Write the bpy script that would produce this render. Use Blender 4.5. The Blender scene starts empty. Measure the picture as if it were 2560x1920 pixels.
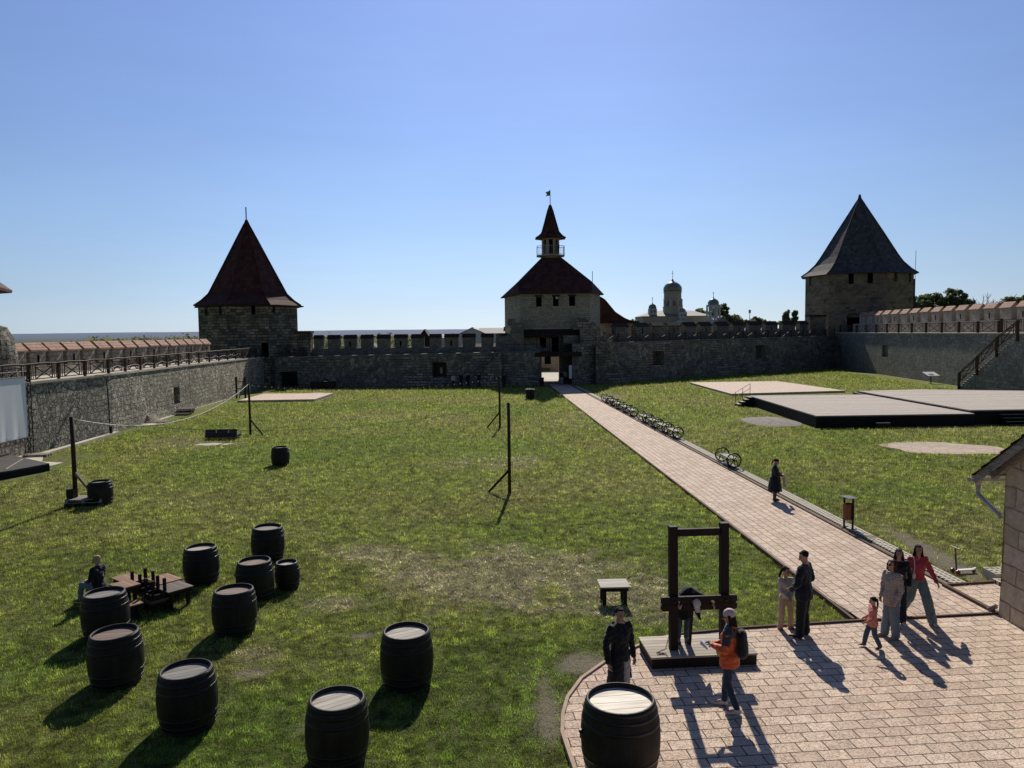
import bpy, bmesh, math, random
import numpy as np
from mathutils import Vector, Matrix, noise
R = math.radians
random.seed(7); rng = np.random.default_rng(7)
C = bpy.context.scene.collection
SC = bpy.context.scene

# ------------------------------------------------------------------ materials
def mat(name):
    m = bpy.data.materials.new(name); m.use_nodes = True
    nt = m.node_tree; b = nt.nodes['Principled BSDF']
    b.inputs['Specular IOR Level'].default_value = 0.25
    b.inputs['Roughness'].default_value = 0.85
    return m, nt, b
def nd(nt, typ, ins=None, **props):
    n = nt.nodes.new(typ)
    for k, v in props.items(): setattr(n, k, v)
    for k, v in (ins or {}).items():
        s = n.inputs[k]
        if isinstance(v, bpy.types.NodeSocket): nt.links.new(v, s)
        else: s.default_value = v
    return n
def c4(c): return (c[0], c[1], c[2], 1)
def mix(nt, f, a, b, mode='MIX'):
    n = nt.nodes.new('ShaderNodeMix'); n.data_type = 'RGBA'; n.blend_type = mode
    for s, v in ((n.inputs[0], f), (n.inputs[6], a), (n.inputs[7], b)):
        if isinstance(v, bpy.types.NodeSocket): nt.links.new(v, s)
        elif isinstance(v, (int, float)): s.default_value = v
        else: s.default_value = c4(v)
    return n.outputs[2]
def math_(nt, op, a, b=0.0, c=None):
    n = nt.nodes.new('ShaderNodeMath'); n.operation = op
    for s, v in zip(n.inputs, (a, b, c)):
        if v is None: continue
        if isinstance(v, bpy.types.NodeSocket): nt.links.new(v, s)
        else: s.default_value = v
    return n.outputs[0]
def ramp(nt, f, stops):
    n = nt.nodes.new('ShaderNodeValToRGB'); nt.links.new(f, n.inputs[0])
    cr = n.color_ramp
    while len(cr.elements) < len(stops): cr.elements.new(0.5)
    for e, (p, c) in zip(cr.elements, stops):
        e.position = p; e.color = c4(c) if not isinstance(c, (int, float)) else (c, c, c, 1)
    return n.outputs[0]
def noi(nt, vec, scale, detail=4, rough=0.6):
    return nd(nt, 'ShaderNodeTexNoise', {'Vector': vec, 'Scale': scale, 'Detail': detail, 'Roughness': rough}).outputs['Fac']
def bump(nt, b, h, strength=0.5, dist=0.05):
    n = nd(nt, 'ShaderNodeBump', {'Height': h, 'Strength': strength, 'Distance': dist})
    nt.links.new(n.outputs[0], b.inputs['Normal'])
def uvv(nt): return nt.nodes.new('ShaderNodeTexCoord').outputs['UV']
def wpos(nt): return nt.nodes.new('ShaderNodeNewGeometry').outputs['Position']
def opos(nt): return nt.nodes.new('ShaderNodeTexCoord').outputs['Object']

def m_stone(name, c1, c2, mortar, bw=.5, bh=.25, dist=.12, patch=None, pf=.5, bs=.8, ms=.02, rub=0.0, bd=.06):
    m, nt, b = mat(name)
    uv = uvv(nt)
    nz = nd(nt, 'ShaderNodeTexNoise', {'Vector': uv, 'Scale': 1.1 / bw, 'Detail': 3}).outputs['Color']
    off = nd(nt, 'ShaderNodeVectorMath', {0: nz, 1: (.5, .5, .5)}, operation='SUBTRACT').outputs[0]
    off = nd(nt, 'ShaderNodeVectorMath', {0: off, 'Scale': dist * 2}, operation='SCALE').outputs[0]
    v = nd(nt, 'ShaderNodeVectorMath', {0: uv, 1: off}, operation='ADD').outputs[0]
    br = nd(nt, 'ShaderNodeTexBrick', {'Vector': v, 'Color1': c4(c1), 'Color2': c4(c2), 'Mortar': c4(mortar), 'Scale': 1.0,
            'Mortar Size': ms, 'Mortar Smooth': .4, 'Brick Width': bw, 'Row Height': bh, 'Bias': 0.0}, offset=.5, squash=.75, squash_frequency=3)
    col = br.outputs['Color']; h = math_(nt, 'SUBTRACT', 1.0, br.outputs['Fac'])
    if rub > 0:
        vo = nd(nt, 'ShaderNodeTexVoronoi', {'Vector': v, 'Scale': 1 / (bw * .55)}, feature='F1')
        ve = nd(nt, 'ShaderNodeTexVoronoi', {'Vector': v, 'Scale': 1 / (bw * .55)}, feature='DISTANCE_TO_EDGE')
        e = ramp(nt, ve.outputs['Distance'], [(0, .15), (.08, 1.)])
        rc = mix(nt, nd(nt, 'ShaderNodeSeparateColor', {0: vo.outputs['Color']}).outputs[0], c1, c2)
        rc = mix(nt, e, mortar, rc)
        sel = ramp(nt, noi(nt, uv, .22, 2), [(.5 - .25 * rub, 0.), (.56, 1.)])
        col = mix(nt, sel, col, rc)
        h = mix(nt, sel, h, e)
    n1 = noi(nt, uv, .33, 5)
    col = mix(nt, ramp(nt, n1, [(.42, 0.), (.62, pf)]), col, patch or [x * .45 for x in c1])
    n2 = noi(nt, uv, 5, 6, .7)
    col = mix(nt, .75, col, ramp(nt, n2, [(.25, .32), (.75, .78)]), 'OVERLAY')
    nt.links.new(col, b.inputs['Base Color'])
    n3 = noi(nt, uv, 2.2, 5, .65)
    hh = math_(nt, 'ADD', math_(nt, 'MULTIPLY', h, .7), math_(nt, 'MULTIPLY', n3, 1.3))
    bump(nt, b, hh, bs, bd)
    return m
def m_tile(name, c1, c2, w=.22, h=.3, bs=.8):
    m, nt, b = mat(name); uv = uvv(nt)
    br = nd(nt, 'ShaderNodeTexBrick', {'Vector': uv, 'Color1': c4(c1), 'Color2': c4(c2), 'Mortar': c4([x * .35 for x in c1]), 'Scale': 1.0,
            'Mortar Size': .018, 'Mortar Smooth': .3, 'Brick Width': w, 'Row Height': h}, offset=.5)
    n = noi(nt, uv, 1.3, 5)
    col = mix(nt, .8, br.outputs['Color'], ramp(nt, n, [(.3, .36), (.7, .66)]), 'OVERLAY')
    nt.links.new(col, b.inputs['Base Color'])
    y = nd(nt, 'ShaderNodeSeparateXYZ', {0: uv}).outputs[1]
    saw = math_(nt, 'FRACT', math_(nt, 'DIVIDE', y, h))
    hh = math_(nt, 'ADD', math_(nt, 'MULTIPLY', saw, -.8), math_(nt, 'MULTIPLY', br.outputs['Fac'], -.5))
    hh = math_(nt, 'ADD', hh, math_(nt, 'MULTIPLY', noi(nt, uv, 7, 3), .5))
    bump(nt, b, hh, bs, .04)
    return m
def m_wood(name, c1, c2, plank=.14, axis=0, gap=.012, rough=.75, spec=.25, bs=.4, coord='uv', grain=14):
    """planks run along UV axis 'axis' and repeat across the other"""
    m, nt, b = mat(name); uv = uvv(nt) if coord == 'uv' else opos(nt)
    s = nd(nt, 'ShaderNodeSeparateXYZ', {0: uv})
    along, across = (s.outputs[0], s.outputs[1]) if axis == 0 else (s.outputs[1], s.outputs[0])
    q = math_(nt, 'DIVIDE', across, plank)
    idx = math_(nt, 'FLOOR', q); fr = math_(nt, 'FRACT', q)
    rnd = nd(nt, 'ShaderNodeTexWhiteNoise', {'W': idx}, noise_dimensions='1D').outputs['Value']
    e = math_(nt, 'MINIMUM', fr, math_(nt, 'SUBTRACT', 1.0, fr))
    gapf = ramp(nt, e, [(0., 0.), (max(gap / plank, .001), 1.)])
    vec = nd(nt, 'ShaderNodeCombineXYZ', {0: math_(nt, 'MULTIPLY', along, .9), 1: math_(nt, 'MULTIPLY', across, grain), 2: math_(nt, 'MULTIPLY', idx, 3.7)}).outputs[0]
    g = noi(nt, vec, 1.6, 6, .65)
    col = mix(nt, ramp(nt, g, [(.3, 0.), (.7, 1.)]), c1, c2)
    col = mix(nt, .55, col, ramp(nt, rnd, [(0, .3), (1, .7)]), 'OVERLAY')
    col = mix(nt, gapf, [x * .12 for x in c1], col)
    nt.links.new(col, b.inputs['Base Color'])
    b.inputs['Roughness'].default_value = rough; b.inputs['Specular IOR Level'].default_value = spec
    bump(nt, b, math_(nt, 'ADD', math_(nt, 'MULTIPLY', gapf, .8), math_(nt, 'MULTIPLY', g, .35)), bs, .02)
    return m
def m_plain(name, c, rough=.8, amt=.35, scale=3, metal=0., bs=.15, spec=.25):
    m, nt, b = mat(name); v = opos(nt)
    n = noi(nt, v, scale, 5)
    col = mix(nt, amt, c, ramp(nt, n, [(.25, .2), (.75, .8)]), 'OVERLAY')
    nt.links.new(col, b.inputs['Base Color'])
    b.inputs['Roughness'].default_value = rough; b.inputs['Metallic'].default_value = metal
    b.inputs['Specular IOR Level'].default_value = spec
    bump(nt, b, noi(nt, v, scale * 6, 4), bs, .01)
    return m
def m_pave(name, rot=0., along_x=True):
    m, nt, b = mat(name)
    p = wpos(nt)
    p = nd(nt, 'ShaderNodeMapping', {'Vector': p, 'Rotation': (0, 0, rot)}).outputs[0]
    br = nd(nt, 'ShaderNodeTexBrick', {'Vector': p, 'Color1': (.73, .56, .43, 1), 'Color2': (.56, .42, .32, 1), 'Mortar': (.05, .034, .022, 1), 'Scale': 1.0,
            'Mortar Size': .010, 'Mortar Smooth': .2, 'Brick Width': .43, 'Row Height': .268, 'Bias': 0.0}, offset=.5)
    n1 = noi(nt, p, .55, 4); n2 = noi(nt, p, 16, 5, .7)
    col = mix(nt, .5, br.outputs['Color'], ramp(nt, n1, [(.3, .4), (.7, .6)]), 'OVERLAY')
    col = mix(nt, .5, col, ramp(nt, n2, [(.25, .3), (.75, .72)]), 'OVERLAY')
    # riven slate-like veins on each slab
    vv = nd(nt, 'ShaderNodeTexVoronoi', {'Vector': nd(nt, 'ShaderNodeVectorMath', {0: p, 1: nd(nt, 'ShaderNodeTexNoise', {'Vector': p, 'Scale': 5.0}).outputs['Color']}, operation='ADD').outputs[0], 'Scale': 5.5}, feature='DISTANCE_TO_EDGE')
    vein = ramp(nt, vv.outputs['Distance'], [(0., 0.), (.07, 1.)])
    col = mix(nt, math_(nt, 'MULTIPLY', math_(nt, 'SUBTRACT', 1., vein), .28), col, (.24, .14, .09))
    dirt = ramp(nt, noi(nt, p, 1.4, 6, .7), [(.60, 0.), (.72, .5)])
    col = mix(nt, dirt, col, (.20, .15, .09))
    nt.links.new(col, b.inputs['Base Color'])
    h = math_(nt, 'ADD', math_(nt, 'MULTIPLY', br.outputs['Fac'], -1.4), math_(nt, 'MULTIPLY', vein, .45))
    h = math_(nt, 'ADD', h, math_(nt, 'MULTIPLY', n2, .35))
    bump(nt, b, h, .9, .022)
    b.inputs['Roughness'].default_value = .8
    return m

M = {}
M['wall_l'] = m_stone('rubble_limestone_pale', (.66, .60, .49), (.22, .20, .16), (.05, .045, .036), .60, .33, .17, patch=(.17, .15, .12), pf=.5, bs=1., rub=.75, bd=.2, ms=.035)
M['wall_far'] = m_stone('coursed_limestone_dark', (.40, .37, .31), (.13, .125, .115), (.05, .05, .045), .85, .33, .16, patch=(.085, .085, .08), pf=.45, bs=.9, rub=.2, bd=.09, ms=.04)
M['wall_r'] = m_stone('rubble_limestone_grey', (.34, .32, .27), (.14, .14, .12), (.08, .08, .07), .62, .36, .2, patch=(.12, .12, .105), pf=.55, bs=.8, rub=.6, bd=.08, ms=.03)
M['tower_l'] = m_stone('weathered_tower_stone', (.34, .31, .24), (.08, .075, .06), (.035, .033, .028), .85, .34, .18, patch=(.05, .048, .04), pf=.8, bs=.9, bd=.08, ms=.035)
M['tower_r'] = m_stone('patched_tower_stone', (.23, .185, .14), (.085, .07, .058), (.05, .043, .036), .9, .36, .2, patch=(.25, .205, .155), pf=.7, bs=.8, bd=.07)
M['gate'] = m_stone('squared_gate_stone', (.42, .38, .29), (.25, .23, .185), (.13, .125, .11), .5, .24, .05, patch=(.27, .25, .21), pf=.35, bs=.5, bd=.04)
M['merlon'] = m_stone('rendered_merlon_stone', (.42, .35, .28), (.30, .26, .21), (.24, .20, .17), .6, .3, .1, patch=(.28, .24, .2), pf=.4, bs=.5, bd=.05)
M['merlon_l'] = m_stone('old_merlon_stone', (.33, .30, .25), (.20, .18, .15), (.15, .14, .12), .5, .3, .2, patch=(.14, .13, .11), pf=.5, bs=.9, bd=.12)
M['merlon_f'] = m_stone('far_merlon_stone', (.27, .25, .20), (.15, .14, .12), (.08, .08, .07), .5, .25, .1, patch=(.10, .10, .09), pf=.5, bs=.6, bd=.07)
M['coping'] = m_plain('pale_limestone_coping', (.52, .47, .38), .9, .4, 2, bs=.4)
M['coping_dark'] = m_plain('grey_shade_toned_coping', (.20, .19, .165), .9, .5, 2, bs=.4)  # darker copy of the coping, parapet shade put into its colour
M['house'] = m_stone('big_block_limestone', (.46, .385, .28), (.34, .28, .20), (.20, .165, .12), .95, .42, .12, patch=(.36, .27, .19), pf=.6, bs=.9, bd=.04)
M['tile_cap'] = m_tile('orange_clay_tiles', (.43, .245, .175), (.30, .165, .12), .2, .28)
M['tile_roof'] = m_tile('dark_red_clay_tiles', (.105, .038, .028), (.045, .02, .017), .5, .5)
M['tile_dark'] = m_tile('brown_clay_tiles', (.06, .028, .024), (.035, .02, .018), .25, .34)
M['slate'] = m_tile('grey_wood_shingles', (.105, .10, .105), (.045, .046, .053), .5, .55)
M['iron'] = m_plain('black_iron', (.012, .012, .014), .5, .3, 8, .3, bs=.1, spec=.4)
M['railwood'] = m_plain('dark_stained_rail_wood', (.045, .026, .016), .7, .4, 5)
M['black'] = m_plain('dark_void', (.006, .006, .008), 1., .1, 2, spec=.02)
M['oak'] = m_wood('black_stained_oak_staves', (.009, .008, .0075), (.019, .015, .012), .095, 1, .003, .6, .3, .35)
_m = M['oak']; _nt = _m.node_tree; _b = _nt.nodes['Principled BSDF']; _l = _b.inputs['Base Color'].links[0].from_socket
_r = _nt.nodes.new('ShaderNodeObjectInfo').outputs['Random']; _p = opos(_nt)
_st = ramp(_nt, noi(_nt, nd(_nt, 'ShaderNodeVectorMath', {0: _p, 1: nd(_nt, 'ShaderNodeCombineXYZ', {0: math_(_nt, 'MULTIPLY', _r, 37.)}).outputs[0]}, operation='ADD').outputs[0], 2.6, 6, .7), [(.48, 0.), (.72, 1.)])
_c = mix(_nt, math_(_nt, 'MULTIPLY', _st, .7), _l, (.045, .034, .026)); _c = mix(_nt, 1., _c, ramp(_nt, _r, [(0., (.7, .75, .9)), (1., (1.25, 1.1, .95))]), 'MULTIPLY'); _nt.links.new(_c, _b.inputs['Base Color'])
M['hoop'] = m_plain('dark_iron_hoop', (.013, .012, .012), .38, .4, 5, .3, bs=.3, spec=.5)
M['lid_grey'] = m_wood('weathered_grey_lid', (.30, .285, .26), (.17, .155, .14), .12, 0, .008, .7, .25)
M['lid_brown'] = m_wood('weathered_brown_lid', (.24, .17, .13), (.15, .10, .08), .12, 0, .008, .65, .35)
M['lid_pale'] = m_wood('weathered_pale_lid', (.54, .50, .43), (.27, .235, .19), .12, 0, .008, .7, .25)
M['lid_white'] = m_wood('bleached_white_lid', (.80, .76, .66), (.38, .29, .20), .2, 0, .006, .6, .4, grain=7)
M['timber'] = m_wood('dark_brown_timber', (.020, .014, .012), (.036, .023, .017), .3, 1, .004, .75, .25, .6)
M['deckwood'] = m_wood('grey_weathered_deck', (.60, .53, .43), (.40, .345, .28), .14, 0, .01, .85, .15, .5)
M['tabletop'] = m_wood('orange_brown_planks', (.34, .20, .12), (.24, .135, .085), .1, 0, .008, .7, .3)
M['tablegrey'] = m_wood('grey_brown_planks', (.17, .13, .11), (.11, .085, .07), .1, 0, .008, .7, .3)
M['pallet'] = m_wood('pale_pallet_wood', (.46, .42, .36), (.30, .27, .23), .11, 0, .012, .85, .2)
M['palletdark'] = m_wood('dark_painted_pallet', (.10, .095, .09), (.06, .055, .052), .11, 0, .012, .8, .2)
M['stagewood'] = m_wood('stage_plank_deck', (.64, .57, .51), (.38, .335, .29), .15, 0, .010, .9, .1, .4)
M['stageside'] = m_plain('black_painted_stage_side', (.010, .010, .011), .75, .3, 2)
M['pave'] = m_pave('riven_pink_paving_plaza', R(-5.5))
M['pavepath'] = m_pave('riven_pink_paving_path', R(90 - 2.6 + 180))
M['padpave'] = m_stone('distant_pink_paving', (.66, .52, .42), (.56, .43, .35), (.30, .2, .16), .46, .3, .0, patch=(.52, .38, .31), pf=.3, bs=.2, bd=.01)
M['curb'] = m_plain('brown_paving_edge', (.105, .062, .045), .85, .4, 4, bs=.3)
M['curbpale'] = m_plain('tan_paving_edge', (.42, .31, .23), .85, .4, 4, bs=.3)
M['concrete'] = m_plain('pale_concrete', (.50, .46, .38), .9, .4, 2, bs=.3)
M['dirt'] = m_plain('trodden_dirt', (.20, .165, .125), .95, .6, 2.5, bs=.6)
M['mound'] = m_plain('grey_gravel_mound', (.24, .215, .19), .95, .6, 3, bs=.8)
M['bare'] = m_stone('cracked_slab_ground', (.52, .42, .33), (.44, .35, .27), (.22, .15, .11), 1.1, .7, .5, patch=(.30, .24, .16), pf=.6, bs=.5, ms=.02, rub=1.5, bd=.02)
M['screen'] = m_plain('white_projection_cloth', (.86, .87, .89), .8, .04, .6, bs=.05)
M['truss'] = m_plain('black_truss_steel', (.02, .02, .02), .5, .3, 5, .5)
M['zinc'] = m_plain('galvanised_zinc', (.34, .34, .34), .5, .3, 6, .25, bs=.1)
M['screwgrey'] = m_plain('grey_painted_sheet', (.16, .165, .17), .75, .3, 4, spec=.1)
M['binwood'] = m_wood('orange_stained_slats', (.40, .17, .075), (.30, .115, .05), .06, 1, .014, .6, .3)
M['plaster'] = m_plain('cream_church_plaster', (.42, .37, .27), .85, .15, .3)
M['whiteplaster'] = m_plain('white_church_trim', (.50, .50, .49), .8, .1, .4)
M['greendome'] = m_plain('green_copper_dome', (.19, .23, .18), .4, .2, .5, .2, bs=.05, spec=.5)  # dome green lightened, distance haze painted into the colour
M['tinroof'] = m_plain('pale_tin_roof', (.22, .215, .21), .8, .2, .4, .4, spec=.5)
M['yellowstone'] = m_stone('sunlit_yellow_stone', (.55, .44, .30), (.42, .33, .22), (.3, .23, .16), .7, .3, .06, pf=.2, bs=.4)
M['glass'] = m_plain('dark_window_glass', (.05, .06, .07), .15, .1, 1, spec=.6)
M['flag'] = m_plain('green_flag_cloth', (.14, .26, .06), .7, .2, 2)
M['gold'] = m_plain('gilded_cross', (.35, .25, .08), .35, .1, 2, .8)
M['white'] = m_plain('white_panel', (.75, .76, .78), .6, .05, 2)
M['cable'] = m_plain('white_cable', (.62, .60, .50), .7, .1, 2)
M['cabledark'] = m_plain('black_cable', (.015, .015, .015), .7, .1, 2)
M['bulb'] = m_plain('clear_lamp_bulb', (.55, .55, .50), .4, .05, 2, spec=.3)
M['redplastic'] = m_plain('red_scooter_plastic', (.20, .05, .035), .4, .1, 2)
M['pole'] = m_wood('brown_round_pole', (.075, .045, .03), (.045, .028, .02), .4, 1, .003, .75, .25, .5)
M['paintwood'] = m_wood('pale_brace_wood', (.30, .25, .19), (.2, .165, .12), .4, 0, .003, .8, .25)
M['whitehouse'] = m_plain('whitewashed_wall', (.62, .62, .60), .85, .1, .4)
M['bark'] = m_plain('tree_bark', (.07, .055, .042), .9, .4, 2)

def m_leaf(name, c1, c2):
    m, nt, b = mat(name)
    rnd = nt.nodes.new('ShaderNodeNewGeometry').outputs['Random Per Island']
    col = mix(nt, rnd, c1, c2)
    nt.links.new(col, b.inputs['Base Color'])
    tr = nd(nt, 'ShaderNodeBsdfTranslucent', {'Color': col})
    mx = nd(nt, 'ShaderNodeMixShader', {0: .5, 1: b.outputs[0], 2: tr.outputs[0]})
    nt.links.new(mx.outputs[0], nt.nodes['Material Output'].inputs[0])
    return m
M['leaf'] = m_leaf('tree_leaves', (.11, .14, .065), (.22, .26, .12))
M['leafdry'] = m_leaf('autumn_tree_leaves', (.12, .14, .07), (.24, .23, .12))

# ------------------------------------------------------------------ patches of the lawn (used by sheet and blades)
def vnoise(x, y, seed=0):
    xi = np.floor(x).astype(np.int64); yi = np.floor(y).astype(np.int64); xf = x - xi; yf = y - yi
    def h(a, b):
        n = (a * 374761393 + b * 668265263 + seed * 974634777) & 0xffffffff
        n = ((n ^ (n >> 13)) * 1274126177) & 0xffffffff
        return ((n ^ (n >> 16)) & 0xffff) / 65535.0
    u = xf * xf * (3 - 2 * xf); v = yf * yf * (3 - 2 * yf)
    return (h(xi, yi) * (1 - u) + h(xi + 1, yi) * u) * (1 - v) + (h(xi, yi + 1) * (1 - u) + h(xi + 1, yi + 1) * u) * v
def fbm(x, y, s, seed=0, o=4):
    t = 0; a = .5; f = 1 / s
    for i in range(o): t = t + a * vnoise(x * f, y * f, seed + i); a *= .5; f *= 2.03
    return t / (1 - .5 ** o)
def ell(x, y, cx, cy, rx, ry, rot=0):
    c, s = math.cos(rot), math.sin(rot); dx = x - cx; dy = y - cy
    return np.clip(1.6 - 1.6 * np.sqrt(((c * dx + s * dy) / rx) ** 2 + ((-s * dx + c * dy) / ry) ** 2), 0, 1)
def straw(x, y):
    n = fbm(x, y, .9, 11) * .55 + fbm(x, y, .28, 12, 2) * .45
    m = ell(x, y, -.2, 20.2, 5.6, 4.0) + .95 * ell(x, y, 2.6, 18.2, 3.2, 1.9) + .9 * ell(x, y, -4.6, 22.2, 2.0, 1.4) + .8 * ell(x, y, -4.4, 17.8, 1.1, 1.1) + .5 * ell(x, y, 3.5, 17, 1.6, 1.5)
    m = m + .75 * ell(x, y, -5.1, 15.0, 1.0, .7) + .5 * ell(x, y, -8.8, 12.6, 1.5, .8) + .6 * ell(x, y, -1, 38, 5, 4) + .5 * ell(x, y, 4, 54, 3, 4) + .4 * ell(x, y, 12, 24, 1.2, 6)
    m = np.clip(m, 0, 1)
    return np.clip((m * 1.25 + fbm(x, y, 4., 5) * .5 - .66 + (n - .5) * 2.6), 0, 1) * np.clip(m * 1.4 + .10, 0, 1)
def dirt(x, y):
    n = fbm(x, y, .6, 21)
    m = ell(x, y, -3.25, 15.9, .42, .26) + ell(x, y, -2.9, 12.2, .75, .5) + .7 * ell(x, y, .55, 12.6, .32, 2.2) + .8 * ell(x, y, -17.6, 44.9, 2.2, .7) + .35 * ell(x, y, -19.5, 47, 5, 3.5)
    m = m + .8 * ell(x, y, -5.0, 14.2, .5, .35) + .8 * ell(x, y, 11.9, 21.3, .6, 4.5, -.05) + .8 * ell(x, y, 1.3, 14.4, .7, .7, .8) + .5 * ell(x, y, 10, 76, 2, 6)
    return np.clip(m * 1.7 + (n - .5) * 1.4 - .25, 0, 1)
def lush(x, y):
    return np.clip(fbm(x, y, 5.0, 31) * 1.5 - .25 + .5 * ell(x, y, -2, 12, 6, 4) + .35 * ell(x, y, 10.5, 20, 3, 3), 0, 1)

# plan of the paving
def xl(y): return 7.42 - (y - 16.5) * .0395
def xr(y): return 10.72 - (y - 16.6) * .0505
BORDER = [(1.05, 9.3), (.95, 10.2), (.87, 10.9), (.82, 11.34), (.77, 11.8), (.82, 12.39), (.94, 12.98), (1.25, 13.71), (1.84, 14.51), (2.54, 15.16), (3.3, 15.65), (4.83, 15.97), (7.55, 16.33), (10.8, 16.68)]
def in_paving(x, y):
    px = np.array([b[0] for b in BORDER]); py = np.array([b[1] for b in BORDER])
    left = np.interp(y, py[:11], px[:11], left=1.3, right=99)
    top = np.interp(x, px[6:], py[6:])
    a = (y < 15.6) & (x > left - .03)
    b = (x > 3.2) & (y < top + .03)
    c = (y > 16) & (x > xl(y) - .03) & (x < xr(y) + .85)
    d = (x > 10.4) & (y < 18.9)
    return a | b | c | d

# ------------------------------------------------------------------ mesh helpers
def add_uv(me):
    me.update()
    nl = len(me.loops)
    if nl == 0: return
    uvl = me.uv_layers.new(name='UVMap')
    co = np.empty(len(me.vertices) * 3, np.float32); me.vertices.foreach_get('co', co); co = co.reshape(-1, 3)
    vi = np.empty(nl, np.int32); me.loops.foreach_get('vertex_index', vi)
    nr = np.empty(len(me.polygons) * 3, np.float32); me.polygons.foreach_get('normal', nr); nr = nr.reshape(-1, 3)
    lt = np.empty(len(me.polygons), np.int32); me.polygons.foreach_get('loop_total', lt)
    n = np.repeat(nr, lt, axis=0)
    t = np.stack([-n[:, 1], n[:, 0], np.zeros(nl)], 1); ln = np.linalg.norm(t, axis=1)
    flat = ln < .3
    t[flat] = (1, 0, 0); ln[flat] = 1; t /= ln[:, None]
    b = np.cross(n, t); b[flat] = (0, 1, 0)
    p = co[vi]
    uv = np.stack([(p * t).sum(1), (p * b).sum(1)], 1).astype(np.float32)
    uvl.data.foreach_set('uv', uv.ravel())
def link(name, me, m=None, parent=None, **tags):
    if m is not None: me.materials.append(m)
    o = bpy.data.objects.new(name, me); C.objects.link(o)
    if parent is not None: o.parent = parent
    for k, v in tags.items(): o[k] = v
    return o
def tag(o, label=None, category=None, group=None, kind=None):
    if label: o['label'] = label
    if category: o['category'] = category
    if group: o['group'] = group
    if kind: o['kind'] = kind
    return o
def thing(name, label, cat, loc=(0, 0, 0), rz=0, group=None):
    o = bpy.data.objects.new(name, None); C.objects.link(o); o.empty_display_size = .2
    o.location = loc; o.rotation_euler = (0, 0, rz)
    return tag(o, label, cat, group)
def dup(root, loc=None, rz=None, label=None):
    r = root.copy(); C.objects.link(r)
    if loc is not None: r.location = loc
    if rz is not None: r.rotation_euler = (0, 0, rz)
    if label: r['label'] = label
    for ch in list(root.children):
        c = ch.copy(); C.objects.link(c); c.parent = r
        for g in list(ch.children):
            d = g.copy(); C.objects.link(d); d.parent = c
    return r
class MB:
    def __init__(s): s.v = []; s.f = []
    def add(s, vs, fs):
        o = len(s.v); s.v += [tuple(v) for v in vs]; s.f += [tuple(i + o for i in f) for f in fs]
    def box(s, c, d, rz=0, M_=None):
        x, y, z = d[0] / 2, d[1] / 2, d[2] / 2
        vs = [Vector((a, b, e)) for a in (-x, x) for b in (-y, y) for e in (-z, z)]
        mt = M_ if M_ is not None else Matrix.Rotation(rz, 3, 'Z')
        vs = [mt @ v + Vector(c) for v in vs]
        s.add(vs, [(0, 1, 3, 2), (4, 6, 7, 5), (0, 4, 5, 1), (2, 3, 7, 6), (0, 2, 6, 4), (1, 5, 7, 3)])
    def beam(s, a, b, w, h, up=(0, 0, 1)):
        a = Vector(a); b = Vector(b); d = b - a; L = d.length
        if L < 1e-6: return
        x = d / L; u = Vector(up)
        if abs(x.dot(u)) > .98: u = Vector((0, 1, 0))
        y = u.cross(x).normalized(); z = x.cross(y)
        s.box((a + b) / 2, (L, w, h), M_=Matrix((x, y, z)).transposed())
    def prism(s, poly, z0, z1):
        n = len(poly); a = sum(poly[i][0] * poly[(i + 1) % n][1] - poly[(i + 1) % n][0] * poly[i][1] for i in range(n))
        if a < 0: poly = poly[::-1]
        f0 = z0 if callable(z0) else (lambda x, y: z0); f1 = z1 if callable(z1) else (lambda x, y: z1)
        s.add([(p[0], p[1], f0(*p)) for p in poly] + [(p[0], p[1], f1(*p)) for p in poly],
              [tuple(range(n))[::-1], tuple(range(n, 2 * n))] + [(i, (i + 1) % n, n + (i + 1) % n, n + i) for i in range(n)])
    def extr(s, prof, a, b, z=0):
        """profile list (u,z) extruded from 2D point a to b ; u is measured to the left normal of a->b"""
        a = Vector(a[:2]); b = Vector(b[:2]); d = (b - a).normalized(); n = Vector((-d.y, d.x)); k = len(prof)
        vs = [(q.x + n.x * u, q.y + n.y * u, zz + z) for q in (a, b) for (u, zz) in prof]
        s.add(vs, [tuple(range(k)), tuple(range(k, 2 * k))[::-1]] + [(i, k + i, k + (i + 1) % k, (i + 1) % k) for i in range(k)])
    def lathe(s, prof, n=24, c=(0, 0, 0), cap=True, a0=0):
        k = len(prof); vs = []
        for r, z in prof:
            for i in range(n):
                t = a0 + 2 * math.pi * i / n; vs.append((c[0] + r * math.cos(t), c[1] + r * math.sin(t), c[2] + z))
        fs = [(j * n + i, j * n + (i + 1) % n, (j + 1) * n + (i + 1) % n, (j + 1) * n + i) for j in range(k - 1) for i in range(n)]
        if cap:
            fs.append(tuple(range(n))[::-1]); fs.append(tuple(range((k - 1) * n, k * n)))
        s.add(vs, fs)
    def tube(s, pts, r, n=8, r1=None, closed=False):
        pts = [Vector(p) for p in pts]; k = len(pts); vs = []
        for i, p in enumerate(pts):
            if closed: d = pts[(i + 1) % k] - pts[i - 1]
            else: d = pts[min(i + 1, k - 1)] - pts[max(i - 1, 0)]
            d.normalize(); u = Vector((0, 0, 1)) if abs(d.z) < .9 else Vector((1, 0, 0))
            x = d.cross(u).normalized(); y = x.cross(d)
            rr = r if r1 is None else r + (r1 - r) * i / max(k - 1, 1)
            for j in range(n):
                t = 2 * math.pi * j / n; vs.append(p + (x * math.cos(t) + y * math.sin(t)) * rr)
        m_ = k if closed else k - 1
        fs = [(i * n + j, ((i + 1) % k) * n + j, ((i + 1) % k) * n + (j + 1) % n, i * n + (j + 1) % n) for i in range(m_) for j in range(n)]
        if not closed:
            fs.append(tuple(range(n))); fs.append(tuple(range((k - 1) * n, k * n))[::-1])
        s.add(vs, fs)
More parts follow.
